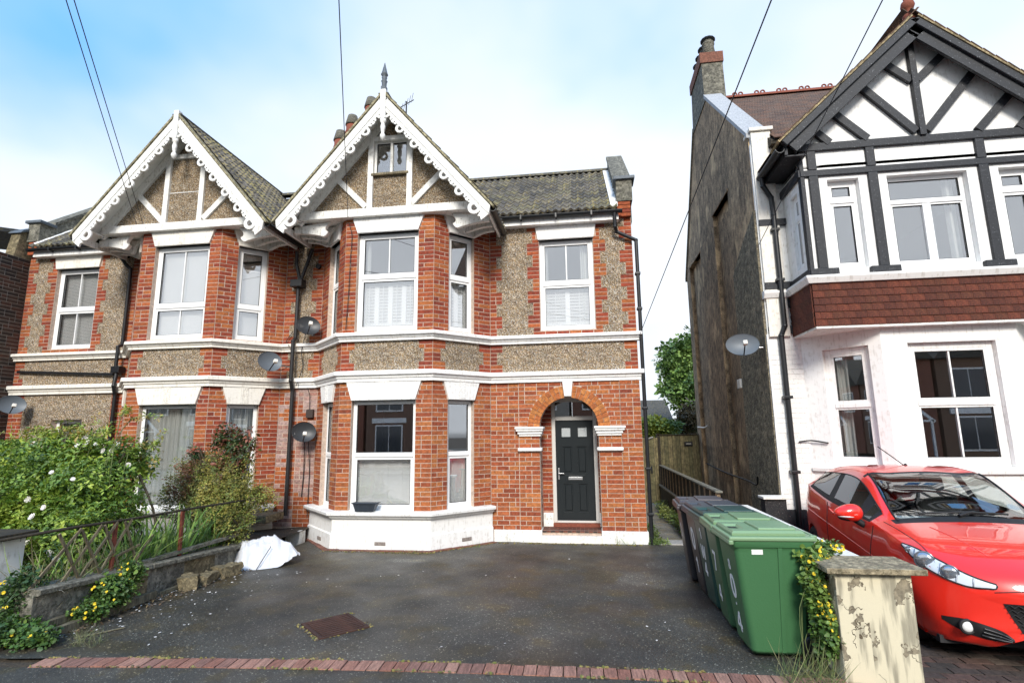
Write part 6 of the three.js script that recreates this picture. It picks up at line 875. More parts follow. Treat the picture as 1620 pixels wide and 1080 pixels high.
  // wiper, aerial
  const glassY = (w, s) => { const r = ring(s), a = Math.abs(w); for (let k = acc[5]; k < NV - 1; k++) if (r[k][0] >= a && r[k + 1][0] <= a) { const t = (r[k][0] - a) / (r[k][0] - r[k + 1][0] + 1e-9); return [w, lerp(r[k][1], r[k + 1][1], t) + 0.02, lerp(r[k][2], r[k + 1][2], t) + 0.01]; } return [w, 1, -s]; };
  { const w = part('wiper', car), b = new MB(rot); b.tube(Array.from({ length: 10 }, (_, i) => glassY(-0.42 + i * 0.085, 1.2)), 0.010, 6); b.build('blade', trim, w); const c = new MB(rot); c.tube([glassY(-0.1, 1.15), glassY(-0.02, 1.185), glassY(0.06, 1.21)], 0.016, 6); c.build('arm', trim, w); }
  { const b = new MB(rot); b.tube([[0, 1.46, -2.35], [-0.06, 1.56, -2.5], [-0.15, 1.69, -2.68]], 0.006, 6); b.lathe([[0.02, 1.46], [0.018, 1.485], [0.006, 1.5], [0, 1.5]], 0, 0, -2.35, 10); b.build('aerial', trim, car); }
  // cabin
  { const c = part('cabin', car), b = new MB(rot); b.box(-0.7, 0.7, 0.25, 0.3, -3.5, -1.2).box(-0.78, -0.72, 0.3, 0.93, -3.4, -1.3).box(0.72, 0.78, 0.3, 0.93, -3.4, -1.3); b.build('cabin_lining', cabin, c); new MB(rot).rbox(-0.7, 0.7, 0.7, 0.985, -1.62, -1.22, 0.06).build('dashboard', std({ color: LIN(0.42, 0.44, 0.44), roughness: 0.8 }), c); for (const s of [-1, 1]) { const q = new MB(rot); q.rbox(s * 0.36 - 0.23, s * 0.36 + 0.23, 0.35, 0.58, -2.45, -1.9, 0.07); const m = rot.clone().multiply(new THREE.Matrix4().makeTranslation(s * 0.36, 0.85, -2.5)).multiply(new THREE.Matrix4().makeRotationX(-0.25)); const k = new MB(m); k.rbox(-0.22, 0.22, -0.35, 0.3, -0.07, 0.07, 0.06, null, 3); k.rbox(-0.12, 0.12, 0.32, 0.5, -0.05, 0.05, 0.045, null, 3); k.g.forEach((g) => q.g.push(g)); q.build('seat', cabin, c); } const r = new MB(rot); r.rbox(-0.6, 0.6, 0.35, 0.95, -3.4, -3.1, 0.08); r.build('rear_seat', cabin, c); const w = new THREE.TorusGeometry(0.18, 0.016, 8, 28); w.rotateX(-0.4); w.translate(0.36, 0.93, -1.72); add('steering_wheel', w, trim, c); const pp = new MB(rot); pp.box(-0.55, 0.45, 0.99, 1.0, -1.5, -1.28); pp.build('papers', std({ color: LIN(0.55, 0.6, 0.58) }), c); const mi = new MB(rot); mi.rbox(-0.11, 0.11, 1.27, 1.33, -1.86, -1.83, 0.015); mi.build('rear_mirror', trim, c); }
  new MB(rot).box(-0.75, 0.75, 0.14, 0.2, -3.7, -0.35).build('underside', cabin, car);
}
// ------------------------------------------------------------------ walls, fence, bins and the small things
const font = await new FontLoader().loadAsync('fonts/droid/droid_sans_bold.typeface.json');
// left boundary: low rendered wall with weathered coping
{
  const w = thing('garden_wall', [-5.42, 0, 4], 'low crumbling stone wall with mossy coping beside the drive', 'wall'), n = 5;
  const top = (z) => lerp(0.40, 0.22, (5.5 - z) / 3.0), Zs = [5.5, 4.75, 4.1, 3.5, 2.9, 2.2];
  for (let i = 0; i < n; i++) { const a = Zs[i], b = Zs[i + 1], m = new THREE.Matrix4().makeBasis(V(0, 0, 1), V(0, 1, 0), V(1, 0, 0)); new MB().prism([[a, -0.1], [a, top(a)], [b, top(b)], [b, -0.1]], -5.56, -5.36, m).build('stone_panel', i % 2 ? M.stoneWarm : M.stone, w, 0.9); new MB().prism([[a - 0.004, top(a)], [a - 0.004, top(a) + 0.06], [b + 0.004, top(b) + 0.06], [b + 0.004, top(b)]], -5.62, -5.30, m, [], 0.012).build('coping', M.grey, w, 0.5); }
  new MB().box(-5.5, -5.42, top(4) + 0.06, top(4) + 0.1, 2.3, 5.4).build('upper_course', M.stone, w, 0.7);
}
{ const r = rng(801); for (const [x, z, sx, sy, sz, a, lab] of [[-5.18, 3.62, 0.2, 0.16, 0.26, 0.5, 'broken buff stone lump leaning on the garden wall'], [-5.14, 3.35, 0.16, 0.12, 0.34, 0.2, 'long buff stone block lying beside the garden wall'], [-5.12, 2.95, 0.2, 0.15, 0.36, -0.2, 'flat-topped pale stone block next to the white sack']]) {
  const g = new THREE.BoxGeometry(sx, sy, sz, 4, 3, 5), p = g.attributes.position; const key = new Map(); for (let i = 0; i < p.count; i++) { const k = [p.getX(i), p.getY(i), p.getZ(i)].map((v) => v.toFixed(3)).join(); if (!key.has(k)) key.set(k, [(r() - 0.5) * 0.04, (r() - 0.5) * 0.03, (r() - 0.5) * 0.04]); const d = key.get(k); p.setXYZ(i, p.getX(i) + d[0], p.getY(i) + d[1], p.getZ(i) + d[2]); } g.computeVertexNormals(); const m = new MB().add(g, new THREE.Matrix4().makeRotationY(a).setPosition(x, gy(z) + sy * 0.48, z)).build('stone_block', M.stoneWarm, scene, 0.5); tag(m, lab, 'stone'); } }
for (const [a, b, w, h, lab] of [[[-5.2, 0.04, 5.42], [-5.25, 0.035, 4.1], 0.07, 0.09, 'long grey weathered timber plank along the foot of the garden wall'], [[-5.3, 0.11, 5.45], [-5.32, 0.1, 4.75], 0.06, 0.07, 'short brown timber lying on top of the plank by the wall'], [[-5.28, 0.0, 4.05], [-5.26, -0.005, 3.62], 0.06, 0.07, 'stub of timber edging near the buff stones'], [[-4.95, 0.01, 5.42], [-4.7, 0.012, 5.1], 0.02, 0.015, 'thin stick lying on the drive near the weed']]) tag(new MB().bar(a, b, w, h, null, 0.006).build('timber_plank', M.wood, scene, 0.6), lab, 'plank');
// lattice fence on the wall
{
  const f = thing('lattice_fence', [-5.45, 0.4, 4.1], 'sagging wooden lattice fence with rusty posts on the garden wall', 'fence');
  new MB().tube([[-5.75, 0.92, 5.6], [-5.48, 0.96, 5.1], [-5.44, 0.94, 4.3], [-5.42, 0.93, 3.4], [-5.42, 0.9, 2.2]], 0.016, 7, null, false, 40).build('rail', M.woodDark, f);
  for (const [z, t] of [[4.55, 0.95], [3.5, 0.93]]) new MB().rbox(-5.47, -5.435, 0.3, t, z - 0.02, z + 0.02, 0.004).build('post', M.rustPost, f);
  const slat = (z0, z1, y0, y1) => new MB().bar([-5.45, y0, z0], [-5.43, y1, z1], 0.018, 0.026).build('lath', M.woodPale, f);
  for (const [z0, z1] of [[5.5, 5.0], [5.15, 4.75], [4.95, 4.55], [4.7, 4.35]]) slat(z0, z1, 0.42, 0.94); for (const [z0, z1] of [[5.25, 4.95], [5.0, 4.7], [4.72, 4.45], [4.45, 4.2]].map(([a, b]) => [b, a])) slat(z0, z1, 0.42, 0.93);
  slat(4.5, 4.2, 0.55, 0.62); slat(4.3, 4.0, 0.36, 0.7);
}
// gate pillars
{
  const p = thing('gate_pillar', [2.15, 0, 5.45], 'cream rendered gate pillar with flaking paint and concrete cap', 'pillar', 'gate pillars'), Mx = new THREE.Matrix4().makeRotationY(0.0).setPosition(2.17, 0, 5.4);
  new MB(Mx).rbox(-0.285, 0.27, -0.05, 0.79, -0.16, 0.16, 0.012).build('shaft', M.flake, p, 1.05);
  new MB(Mx).rbox(-0.36, 0.36, 0.79, 0.835, -0.24, 0.22, 0.008).build('cap', std({ color: LIN(1.55, 1.35, 1.05), map: T.stone, bumpMap: T.cementB, bumpScale: 0.008 }), p, 0.6); new MB(Mx).bar([-0.3, 0.72, 0.0], [-0.25, 0.7, 0.1], 0.012, 0.012).build('gate_hook', M.rust, p);
  const q = thing('gate_pillar', [-6.35, 0, 5.2], 'white painted gate pillar with old wooden cap at the garden corner', 'pillar', 'gate pillars'); new MB().rbox(-6.6, -6.1, -0.05, 0.86, 5.0, 5.35, 0.012).build('shaft', M.whiteOld, q, 1); new MB().rbox(-6.66, -6.0, 0.86, 0.92, 4.95, 5.42, 0.01).build('cap', M.woodDark, q);
}
{ const w = thing('boundary_wall', [2.3, 0, 3.4], 'low white-topped wall running back from the cream pillar behind the bins', 'wall'); new MB().box(2.15, 2.33, -0.1, 0.74, 1.6, 5.2).build('wall_panel', M.grey, w, 0.8); new MB().rbox(2.12, 2.36, 0.74, 0.79, 1.55, 5.2, 0.01).build('coping', M.cream, w); }
{ const w = thing('end_pier', [2.9, 0, 1.0], 'short pier with white cap and blotched black face by the cement wall', 'pier'); new MB().box(2.74, 3.06, -0.1, 0.82, 0.9, 1.12).build('shaft', std({ map: T.black, color: LIN(1.4, 1.2, 1.0) }), w, 0.3); new MB().rbox(2.71, 3.08, 0.82, 0.86, 0.87, 1.16, 0.008).build('cap', M.cream, w); }
// wall along the side passage: dark panels under a pale rail
{ const w = thing('passage_wall', [1.99, 0, -2.5], 'dark low screen wall with pale capping along the side passage', 'wall'); new MB().box(1.93, 2.06, -0.12, 0.42, -5.4, 1.4).build('wall_base', M.woodDark, w, 0.8); new MB().rbox(1.9, 2.09, 0.42, 0.46, -5.4, 1.4, 0.008).build('middle_rail', M.stone, w, 0.6); new MB().rbox(1.94, 2.05, 0.94, 0.975, -5.4, 1.4, 0.01).build('capping', M.grey, w, 0.6); for (let k = 0; k < 46; k++) new MB().rbox(1.965, 2.02, 0.46, 0.94, -5.36 + k * 0.147, -5.36 + k * 0.147 + 0.1, 0.008).build('slat', k % 3 ? M.woodDark : M.cement, w, 0.6); }
// back fence and gate across the passage
{
  const f = thing('board_fence', [2.3, -0.1, -5.5], 'tall grey-green board fence closing the side passage', 'fence'), m = [std({ color: LIN(1.2, 1.15, 0.85), map: T.wood, bumpMap: T.wood, bumpScale: 0.004 }), std({ color: LIN(0.95, 0.95, 0.7), map: T.wood, bumpMap: T.wood, bumpScale: 0.004 }), std({ color: LIN(1.35, 1.25, 0.95), map: T.wood, bumpMap: T.wood, bumpScale: 0.004 })];
  for (let k = 0; k < 10; k++) new MB().rbox(2.04 + k * 0.11, 2.04 + k * 0.11 + 0.106, -0.12, 1.78 + (k % 3) * 0.006, -5.56 + (k % 2) * 0.008, -5.52 + (k % 2) * 0.008, 0.004).build('board', m[k % 3], f, 0.5);
  new MB().box(1.95, 3.1, 1.785, 1.81, -5.6, -5.48).build('capping', M.woodDark, f); new MB().rbox(1.94, 2.03, -0.1, 1.83, -5.6, -5.48, 0.006).build('post', M.woodDark, f);
  const sg = thing('fence_sign', [2.78, 1.5, -5.49], 'small black plate screwed to the board fence', 'sign'); new MB().rbox(2.7, 2.92, 1.48, 1.6, -5.5, -5.485, 0.004).build('plate', M.blackPlastic, sg); new MB().box(2.74, 2.88, 1.535, 1.548, -5.484, -5.482).build('pale_strip', M.cream, sg);
  const g = thing('passage_gate', [1.5, -0.1, -5.3], 'narrow boarded side gate beside the brick house', 'gate'); for (let k = 0; k < 8; k++) new MB().rbox(1.06 + k * 0.11, 1.06 + k * 0.11 + 0.106, -0.05, 1.72, -5.33 + (k % 2) * 0.006, -5.29, 0.004).build('board', m[(k + 1) % 3], g, 0.5); new MB().rbox(1.72, 1.76, 0.75, 0.95, -5.285, -5.26, 0.006).build('latch', M.blackPlastic, g); new MB().box(1.05, 1.94, 0.3, 0.4, -5.37, -5.335).build('ledge', m[1], g); new MB().bar([1.6, 1.66, -5.26], [1.8, 1.74, -5.26], 0.03, 0.03).build('bolt', M.metal, g);
}
// ------------------------------------------------ wheelie bins: body face turned to the drive (-x)
function bin(z, col, lid, texts, label, o = {}) {
  const b = thing('wheelie_bin', [o.x || 1.55, gy(z), z], label, 'bin', 'wheelie bins in a row'), R = new THREE.Matrix4().makeRotationY(o.turn || 0).setPosition(o.x || 1.55, gy(z), z).multiply(new THREE.Matrix4().makeScale(0.93, 1, 1));
  const mat = phy({ color: LIN(...col), roughness: 0.42, bumpMap: T.grainB, bumpScale: 0.0015 }), lm = phy({ color: LIN(...lid), roughness: 0.4, bumpMap: T.grainB, bumpScale: 0.0015 });
  // tapered body: half depth (x) and half width (z) at each height
  const lv = [[0.03, 0.235, 0.215, 0.05], [0.06, 0.25, 0.225, 0.06], [0.5, 0.305, 0.25, 0.06], [0.86, 0.345, 0.272, 0.05], [0.90, 0.348, 0.275, 0.04], [0.905, 0.366, 0.288, 0.04], [0.955, 0.37, 0.29, 0.04]], N = 6, pos = [], P = [];
  for (const [y, hx, hz, r] of lv) { const ring = []; for (const [sx, sz, a0] of [[1, 1, 0], [-1, 1, 1], [-1, -1, 2], [1, -1, 3]]) for (let i = 0; i <= N; i++) { const a = (a0 + i / N) * Math.PI / 2; ring.push([sx * (hx - r) + Math.cos(a) * r, y, sz * (hz - r) + Math.sin(a) * r]); } P.push(ring); }
  const n = P[0].length; for (let j = 0; j + 1 < P.length; j++) for (let i = 0; i < n; i++) { const a = P[j][i], c = P[j][(i + 1) % n], d = P[j + 1][(i + 1) % n], e = P[j + 1][i]; pos.push(...a, ...e, ...d, ...a, ...d, ...c); } for (let i = 0; i < n; i++) pos.push(0, 0.03, 0, ...P[0][i], ...P[0][(i + 1) % n]);
  let g = new THREE.BufferGeometry(); g.setAttribute('position', new THREE.Float32BufferAttribute(pos, 3)); g = mergeVertices(g, 1e-4); g.computeVertexNormals(); new MB(R).add(g).build('body', mat, b, 0.4);
  // moulded ribs on the sides
  for (const [x0, x1, w] of [[0.03, 0.05, 0.010], [0.2, 0.25, 0.016]]) for (const s of [-1, 1]) new MB(R).bar([x0, 0.05, s * 0.222], [x1, 0.9, s * 0.277], 0.034, w * 1.7).build('rib', mat, b);
  // lid: raised panel, front grip and moulded recesses
  const L = part('lid', b), l = new MB(R); l.rbox(-0.40, 0.37, 0.955, 0.995, -0.302, 0.302, 0.016); l.rbox(-0.405, -0.36, 0.925, 0.965, -0.302, 0.302, 0.012);
  const sh = new THREE.Shape([[-0.36, -0.26], [0.3, -0.25], [0.3, 0.25], [-0.36, 0.26]].map((p) => new THREE.Vector2(...p))); const tm = new THREE.Matrix4().makeRotationX(-Math.PI / 2); l.prism(sh, 0.98, 1.035, tm, [[[-0.32, -0.1], [-0.22, -0.1], [-0.22, 0.1], [-0.32, 0.1]]], 0.018); l.rbox(-0.1, 0.24, 1.025, 1.055, -0.2, 0.2, 0.014); l.build('lid_shell', lm, L, 0.4); new MB(R).box(-0.312, -0.228, 0.99, 1.018, -0.092, 0.092).build('grip', M.blackPlastic, L);
  new MB(R).pipe([[0.385, 0.985, -0.25], [0.385, 0.985, 0.25]], 0.016, 8).build('hinge_bar', lm, b); for (const s of [-1, 1]) new MB(R).rbox(0.34, 0.4, 0.95, 1.0, s * 0.24 - 0.02, s * 0.24 + 0.02, 0.008).build('hinge', lm, b);
  for (const s of [-1, 1]) { const w = new MB(R); w.lathe([[0, -0.025], [0.07, -0.025], [0.098, -0.02], [0.1, 0], [0.098, 0.02], [0.07, 0.025], [0, 0.025]], 0, 0, 0, 20, new THREE.Matrix4().makeRotationX(Math.PI / 2).setPosition(0.27, 0.1, s * 0.255)); w.build('wheel', M.blackPlastic, b); }
  // painted characters on the face towards the drive
  const paint = std({ color: LIN(0.78, 0.78, 0.77), roughness: 0.7 });
  for (const [t, y, h, dz] of texts) { const tg = new TextGeometry(t, { font, size: h, depth: 0.002, curveSegments: 4 }); tg.computeBoundingBox(); const bb = tg.boundingBox; tg.translate(-(bb.min.x + bb.max.x) / 2, 0, 0); const yy = y, hx = 0.25 + (yy - 0.06) / 0.8 * 0.095, sl = Math.atan(0.119), m = new THREE.Matrix4().makeTranslation(-hx - 0.004, yy, dz || 0).multiply(new THREE.Matrix4().makeRotationY(-Math.PI / 2)).multiply(new THREE.Matrix4().makeRotationX(sl)); new MB(R).add(tg, m).build('painted_mark', paint, b); }
  if (o.sticker) new MB(R).box(-0.2, -0.1, 0.845, 0.885, 0.2715, 0.2755).build('sticker', M.white, b);
  return b;
}
const G1 = [0.05, 0.15, 0.06], GL = [0.21, 0.33, 0.18];
bin(4.93, G1, GL, [['8', 0.66, 0.09], ['0', 0.42, 0.2], ['.', 0.36, 0.1], ['4', 0.14, 0.17]], 'faded green wheelie bin beside the cream pillar, end of the row, white sticker on side', { sticker: true, turn: 0.03 });
bin(4.3, [0.04, 0.115, 0.05], [0.18, 0.29, 0.15], [['7', 0.5, 0.2], ['4', 0.22, 0.16]], 'mid green wheelie bin marked 7, second in the row from the cream pillar', { turn: -0.02 });
bin(3.7, [0.012, 0.055, 0.042], [0.025, 0.065, 0.055], [['1', 0.72, 0.12], ['W', 0.5, 0.15], ['4', 0.32, 0.15]], 'dark teal wheelie bin, third in the row from the cream pillar', { turn: 0.04 });
bin(3.15, [0.016, 0.016, 0.02], [0.06, 0.065, 0.075], [['0', 0.5, 0.26], ['1', 0.24, 0.18]], 'black wheelie bin next to the teal bin with grey lid', { turn: 0.02 });
bin(2.52, [0.022, 0.020, 0.024], [0.07, 0.06, 0.065], [['1', 0.55, 0.18]], 'black wheelie bin at the house end of the row, lid edge worn pinkish', { turn: -0.05, x: 1.52 });
// ------------------------------------------------ white crumpled sheet sack
{
  const v = [[-0.52, 0.02, 0.06], [-0.45, 0.04, 0.24], [-0.22, 0.0, 0.36], [0.0, 0.0, 0.38], [0.27, 0.01, 0.29], [0.5, 0.1, 0.1], [0.52, 0.13, -0.06], [0.3, 0.02, -0.28], [-0.15, 0.02, -0.32], [0.08, 0.42, -0.1], [0.12, 0.27, 0.13], [-0.2, 0.24, 0.1], [-0.38, 0.34, -0.06], [0.36, 0.30, -0.02], [-0.42, 0.14, 0.1], [-0.1, 0.36, -0.14], [0.3, 0.16, 0.19]], f = [[3, 4, 10], [4, 16, 10], [4, 5, 16], [5, 13, 16], [16, 13, 10], [10, 13, 9], [5, 6, 13], [6, 7, 13], [7, 9, 13], [7, 15, 9], [7, 8, 15], [8, 12, 15], [10, 9, 15], [10, 15, 11], [3, 10, 11], [2, 3, 11], [1, 2, 14], [2, 11, 14], [11, 12, 14], [11, 15, 12], [0, 1, 14], [0, 14, 12], [0, 12, 8]];
  let tri = f.map((t) => t.map((k) => V(...v[k]))); for (let s = 0; s < 4; s++) tri = tri.flatMap(([a, b, c]) => { const d = a.clone().lerp(b, 0.5), e = b.clone().lerp(c, 0.5), g = c.clone().lerp(a, 0.5); return [[a, d, g], [d, b, e], [g, e, c], [d, e, g]]; });
  const pos = []; for (const t of tri) for (const q of t) { const n = Math.abs(fbm(q.x * 4 + 3, q.z * 4 + q.y * 3, 0, 3, 811) - 0.5), m = Math.abs(fbm(q.x * 11 + q.y * 6, q.z * 9 + 5, 0, 2, 815) - 0.5), k = q.y < 0.05 ? q.y / 0.05 : 1; pos.push(q.x + 0.09 * (m - 0.15) * k, Math.max(0.004, q.y + (0.3 * (n - 0.12) - 0.09 * m) * Math.min(1, q.y / 0.1)), q.z + 0.14 * (n - 0.12) * k); }
  let g = new THREE.BufferGeometry(); g.setAttribute('position', new THREE.Float32BufferAttribute(pos, 3)); g = mergeVertices(g, 1e-4); g.computeVertexNormals();
  const b = thing('plastic_sack', [-5.0, gy(2.2), 2.25], 'crumpled white plastic sack slumped by the garden wall', 'sack'); new MB().add(g, new THREE.Matrix4().makeRotationY(0.3).setPosition(-5.0, gy(2.2) + 0.01, 2.25)).build('sheet', phy({ color: LIN(0.72, 0.73, 0.76), roughness: 0.45, transmission: 0.1, thickness: 0 }), b, 0.5);
  const R = new THREE.Matrix4().makeRotationY(0.3).setPosition(-5.0, gy(2.2) + 0.01, 2.25); new MB(R).bar([0.0, 0.012, 0.392], [0.125, 0.285, 0.155], 0.007, 0.009).build('split_seam', std({ color: LIN(0.06, 0.06, 0.07) }), b);
}
// window box on the bay sill
{ const p = thing('planter', [-3.92, 0.575, 1.0], 'empty dark grey plastic planter on the white bay sill', 'planter'), c = std({ color: LIN(0.035, 0.045, 0.06), roughness: 0.55 }); const lo = [-4.09, -3.76, 0.94, 1.05], hi = [-4.13, -3.70, 0.91, 1.08], y0 = 0.576, y1 = 0.72; const pos = [], A = (b, y) => [[b[0], y, b[3]], [b[1], y, b[3]], [b[1], y, b[2]], [b[0], y, b[2]]], a = A(lo, y0), d = A(hi, y1), ib = A(lo.map((v, i) => v + [0.012, -0.012, 0.012, -0.012][i]), y0 + 0.02), it = A(hi.map((v, i) => v + [0.012, -0.012, 0.012, -0.012][i]), y1); for (let i = 0; i < 4; i++) { const j = (i + 1) % 4; for (const [u, v] of [[a, d], [d, it], [it, ib]]) pos.push(...u[i], ...u[j], ...v[j], ...u[i], ...v[j], ...v[i]); } pos.push(...a[0], ...a[2], ...a[1], ...a[0], ...a[3], ...a[2], ...ib[0], ...ib[1], ...ib[2], ...ib[0], ...ib[2], ...ib[3]); const g = new THREE.BufferGeometry(); g.setAttribute('position', new THREE.Float32BufferAttribute(pos, 3)); new MB().add(g).build('trough', c, p); new MB().rbox(-4.145, -3.685, 0.705, 0.728, 1.07, 1.095, 0.004).rbox(-4.145, -4.12, 0.706, 0.727, 0.9, 1.07, 0.004).rbox(-3.71, -3.685, 0.706, 0.727, 0.9, 1.07, 0.004).build('rim', c, p); for (let k = 0; k < 12; k++) new MB().bar([-4.08 + k * 0.028, 0.585, 1.053], [-4.11 + k * 0.0335, 0.7, 1.079], 0.008, 0.006).build('flute', c, p); }
// ------------------------------------------------ satellite dishes
function dish(at, face, rx, ry, mount, mat, label) {
  const d = thing('satellite_dish', at, label, 'satellite dish', 'satellite dishes'); const q = new THREE.Quaternion().setFromUnitVectors(V(0, 0, 1), V(...face).normalize()), Mx = new THREE.Matrix4().compose(V(...at), q, V(1, 1, 1)), n = 10, g = new THREE.CircleGeometry(1, 40, 0); const pos = [], rings = 8, S = 40; const P = (i, k) => { const r = i / rings, a = k / S * 6.2832; return [Math.cos(a) * r * rx, Math.sin(a) * r * ry, (r * r - 1) * 0.07]; }; for (const o of [0, -0.006]) for (let i = 0; i < rings; i++) for (let k = 0; k < S; k++) { const a = P(i, k), b = P(i + 1, k), c = P(i + 1, k + 1), e = P(i, k + 1); for (const v of [a, b, c, e]) v[2] += o; pos.push(...a, ...b, ...c, ...a, ...c, ...e); } let gg = new THREE.BufferGeometry(); gg.setAttribute('position', new THREE.Float32BufferAttribute(pos, 3)); gg = mergeVertices(gg, 1e-4); gg.computeVertexNormals(); new MB(Mx).add(gg).build('reflector', mat, d);
  new MB(Mx).add(new THREE.TorusGeometry(1, 0.014, 6, 48).scale(rx, ry, 0.5)).build('rim', mat, d); const low = V(0, -ry * 0.95, 0).applyMatrix4(Mx), foc = V(0, -ry * 0.5, 0.3).applyMatrix4(Mx), back = V(0, -0.02, -0.09).applyMatrix4(Mx);
  new MB().tube([low.toArray(), low.clone().lerp(foc, 0.5).toArray(), foc.toArray()], 0.011, 6).build('arm', M.blackPlastic, d); new MB(Mx).rbox(-0.035, 0.035, -ry * 0.5 - 0.035, -ry * 0.5 + 0.035, 0.27, 0.36, 0.012).build('receiver', M.cream, d); new MB().pipe([back.toArray(), [mount[0], back.y - 0.02, mount[2]], mount], 0.016, 8).build('bracket', M.metal, d);
}
dish([-5.54, 4.1, 0.35], [0.62, 0.25, 0.8], 0.235, 0.2, [-5.62, 3.95, 0.0], M.dish, 'dark dish just above the upper string course by the party wall');
dish([-6.2, 3.36, 0.55], [0.75, 0.2, 0.6], 0.23, 0.2, [-6.02, 3.4, 0.0], M.dishGrey, 'grey dish between the two string courses on the curtained house');
dish([-5.54, 1.97, 0.3], [0.55, 0.2, 0.85], 0.225, 0.2, [-5.62, 1.85, 0.0], M.dish, 'black dish on the ground floor wall beside the shuttered bay');
dish([-12.2, 2.63, 0.4], [0.85, 0.2, 0.5], 0.24, 0.2, [-12.35, 2.6, 0.0], M.dishGrey, 'grey dish low on the far corner of the curtained house');
dish([2.72, 3.36, 0.72], [-0.15, 0.25, 1], 0.27, 0.2, [3.1, 3.2, 0.7], M.dishGrey, 'pale grey oval dish fixed to the cement side wall');
// ------------------------------------------------ pipes, cables and bits on the brick houses
{
  const h = right.house, dp = new MB(); dp.pipe([[XP + 6.55, 6.13, 0.235], [XP + 6.55, 5.86, 0.2], [XP + 6.58, 5.78, 0.12], [XP + 6.95, 5.6, 0.07], [XP + 6.95, -0.08, 0.06]], 0.036); for (const y of [4.9, 4.2, 2.3, 1.2, 0.4]) dp.rbox(XP + 6.9, XP + 7.0, y, y + 0.05, -0.02, 0.11, 0.01); dp.build('downpipe', M.blackPlastic, h);
  const c = new MB(), x = -5.95; c.rbox(x - 0.13, x + 0.13, 4.98, 5.14, 0.02, 0.22, 0.015).pipe([[x, 5.0, 0.1], [x, 3.9, 0.1], [x, 3.82, 0.18], [x, 3.0, 0.18], [x, 2.8, 0.1], [x, 0.35, 0.1]], 0.04).pipe([[x - 0.02, 5.75, 0.2], [x - 0.06, 5.5, 0.12], [x + 0.03, 5.12, 0.1]], 0.035).pipe([[x + 0.3, 5.8, 0.15], [x + 0.2, 5.55, 0.12], [x + 0.05, 5.12, 0.11]], 0.035); c.build('soil_pipe', phy({ color: LIN(0.015, 0.015, 0.016), roughness: 0.5 }), h);
  const k = new MB(); k.tube([[x + 0.1, 2.9, 0.14], [x + 0.16, 3.3, 0.03], [x + 0.15, 3.6, 0.1], [x + 0.22, 3.95, 0.1], [x + 0.3, 4.05, 0.2]], 0.008, 5).tube([[x + 0.32, 1.85, 0.1], [x + 0.3, 1.2, 0.03], [x + 0.28, 0.7, 0.03]], 0.009, 5).tube([[x + 0.4, 1.85, 0.1], [x + 0.42, 1.2, 0.03], [x + 0.42, 0.7, 0.03], [x + 0.46, 0.3, 0.1]], 0.008, 5).tube([[x - 0.1, 3.72, 0.15], [x - 0.22, 3.85, 0.06], [x - 0.1, 4.05, 0.04]], 0.008, 5).tube([[x - 0.05, 3.3, 0.2], [x - 0.2, 3.2, 0.3], [x - 0.28, 3.32, 0.4]], 0.007, 5).tube([[x + 0.35, 2.3, 0.03], [x + 0.36, 2.7, 0.06], [x + 0.34, 2.85, 0.14]], 0.007, 5); k.build('cable_run', M.cable, h);
  new MB().rbox(x + 0.3, x + 0.45, 2.25, 2.42, 0.0, 0.07, 0.01).build('junction_box', std({ color: LIN(0.05, 0.035, 0.03) }), h); const wv = new MB(); wv.add(new THREE.CylinderGeometry(0.055, 0.055, 0.06, 18).rotateX(Math.PI / 2), new THREE.Matrix4().makeTranslation(-5.56, 5.45, 0.02)); wv.build('vent', M.cable, h);
  // crack-following cable down the bay pier
  new MB().tube([[-4.48, 6.0, 0.94], [-4.4, 5.72, 0.95], [-4.41, 5.3, 0.95], [-4.42, 4.6, 0.95], [-4.45, 3.85, 0.95]], 0.007, 5).build('cable_run', M.cable, h);
}
{
  const h = left.house, dp = new MB(); dp.pipe([[-10.25, 6.12, 0.235], [-10.25, 5.95, 0.2], [-10.1, 5.7, 0.1], [-10.02, 5.62, 0.07], [-10.02, 3.9, 0.07], [-10.02, 3.84, 0.17], [-10.02, 3.4, 0.17]], 0.036).rbox(-10.12, -9.92, 3.28, 3.42, 0.02, 0.2, 0.012).pipe([[-10.02, 3.3, 0.13], [-10.02, 3.0, 0.17], [-10.05, 2.8, 0.08], [-10.06, 0.1, 0.08]], 0.04); dp.build('downpipe', M.blackPlastic, h); const wp = new MB(); wp.pipe([[-12.6, 3.38, 0.05], [-10.4, 3.27, 0.06]], 0.03).pipe([[-10.4, 3.27, 0.06], [-10.15, 3.26, 0.07]], 0.034); wp.build('waste_pipe', M.blackPlastic, h);
}
// steps and slabs at the neighbour's path
for (const [a, b, c, d, e, f, lab] of [[-6.7, -5.95, 0.36, 0.44, 0.15, 0.75, 'pale stone window-level slab by the party wall pipe'], [-6.5, -5.55, 0.02, 0.09, 0.85, 1.2, 'long pale stone step edge behind the white sack'], [-5.75, -5.45, -0.1, 0.12, 0.2, 0.42, 'white painted stub of plinth left of the bay base']]) tag(new MB().rbox(a, b, c - 0.06, d, e, f, 0.012).build('stone_slab', lab.startsWith('white') ? M.whiteOld : M.stoneWarm, scene, 0.6), lab, 'slab');
new MB(); 
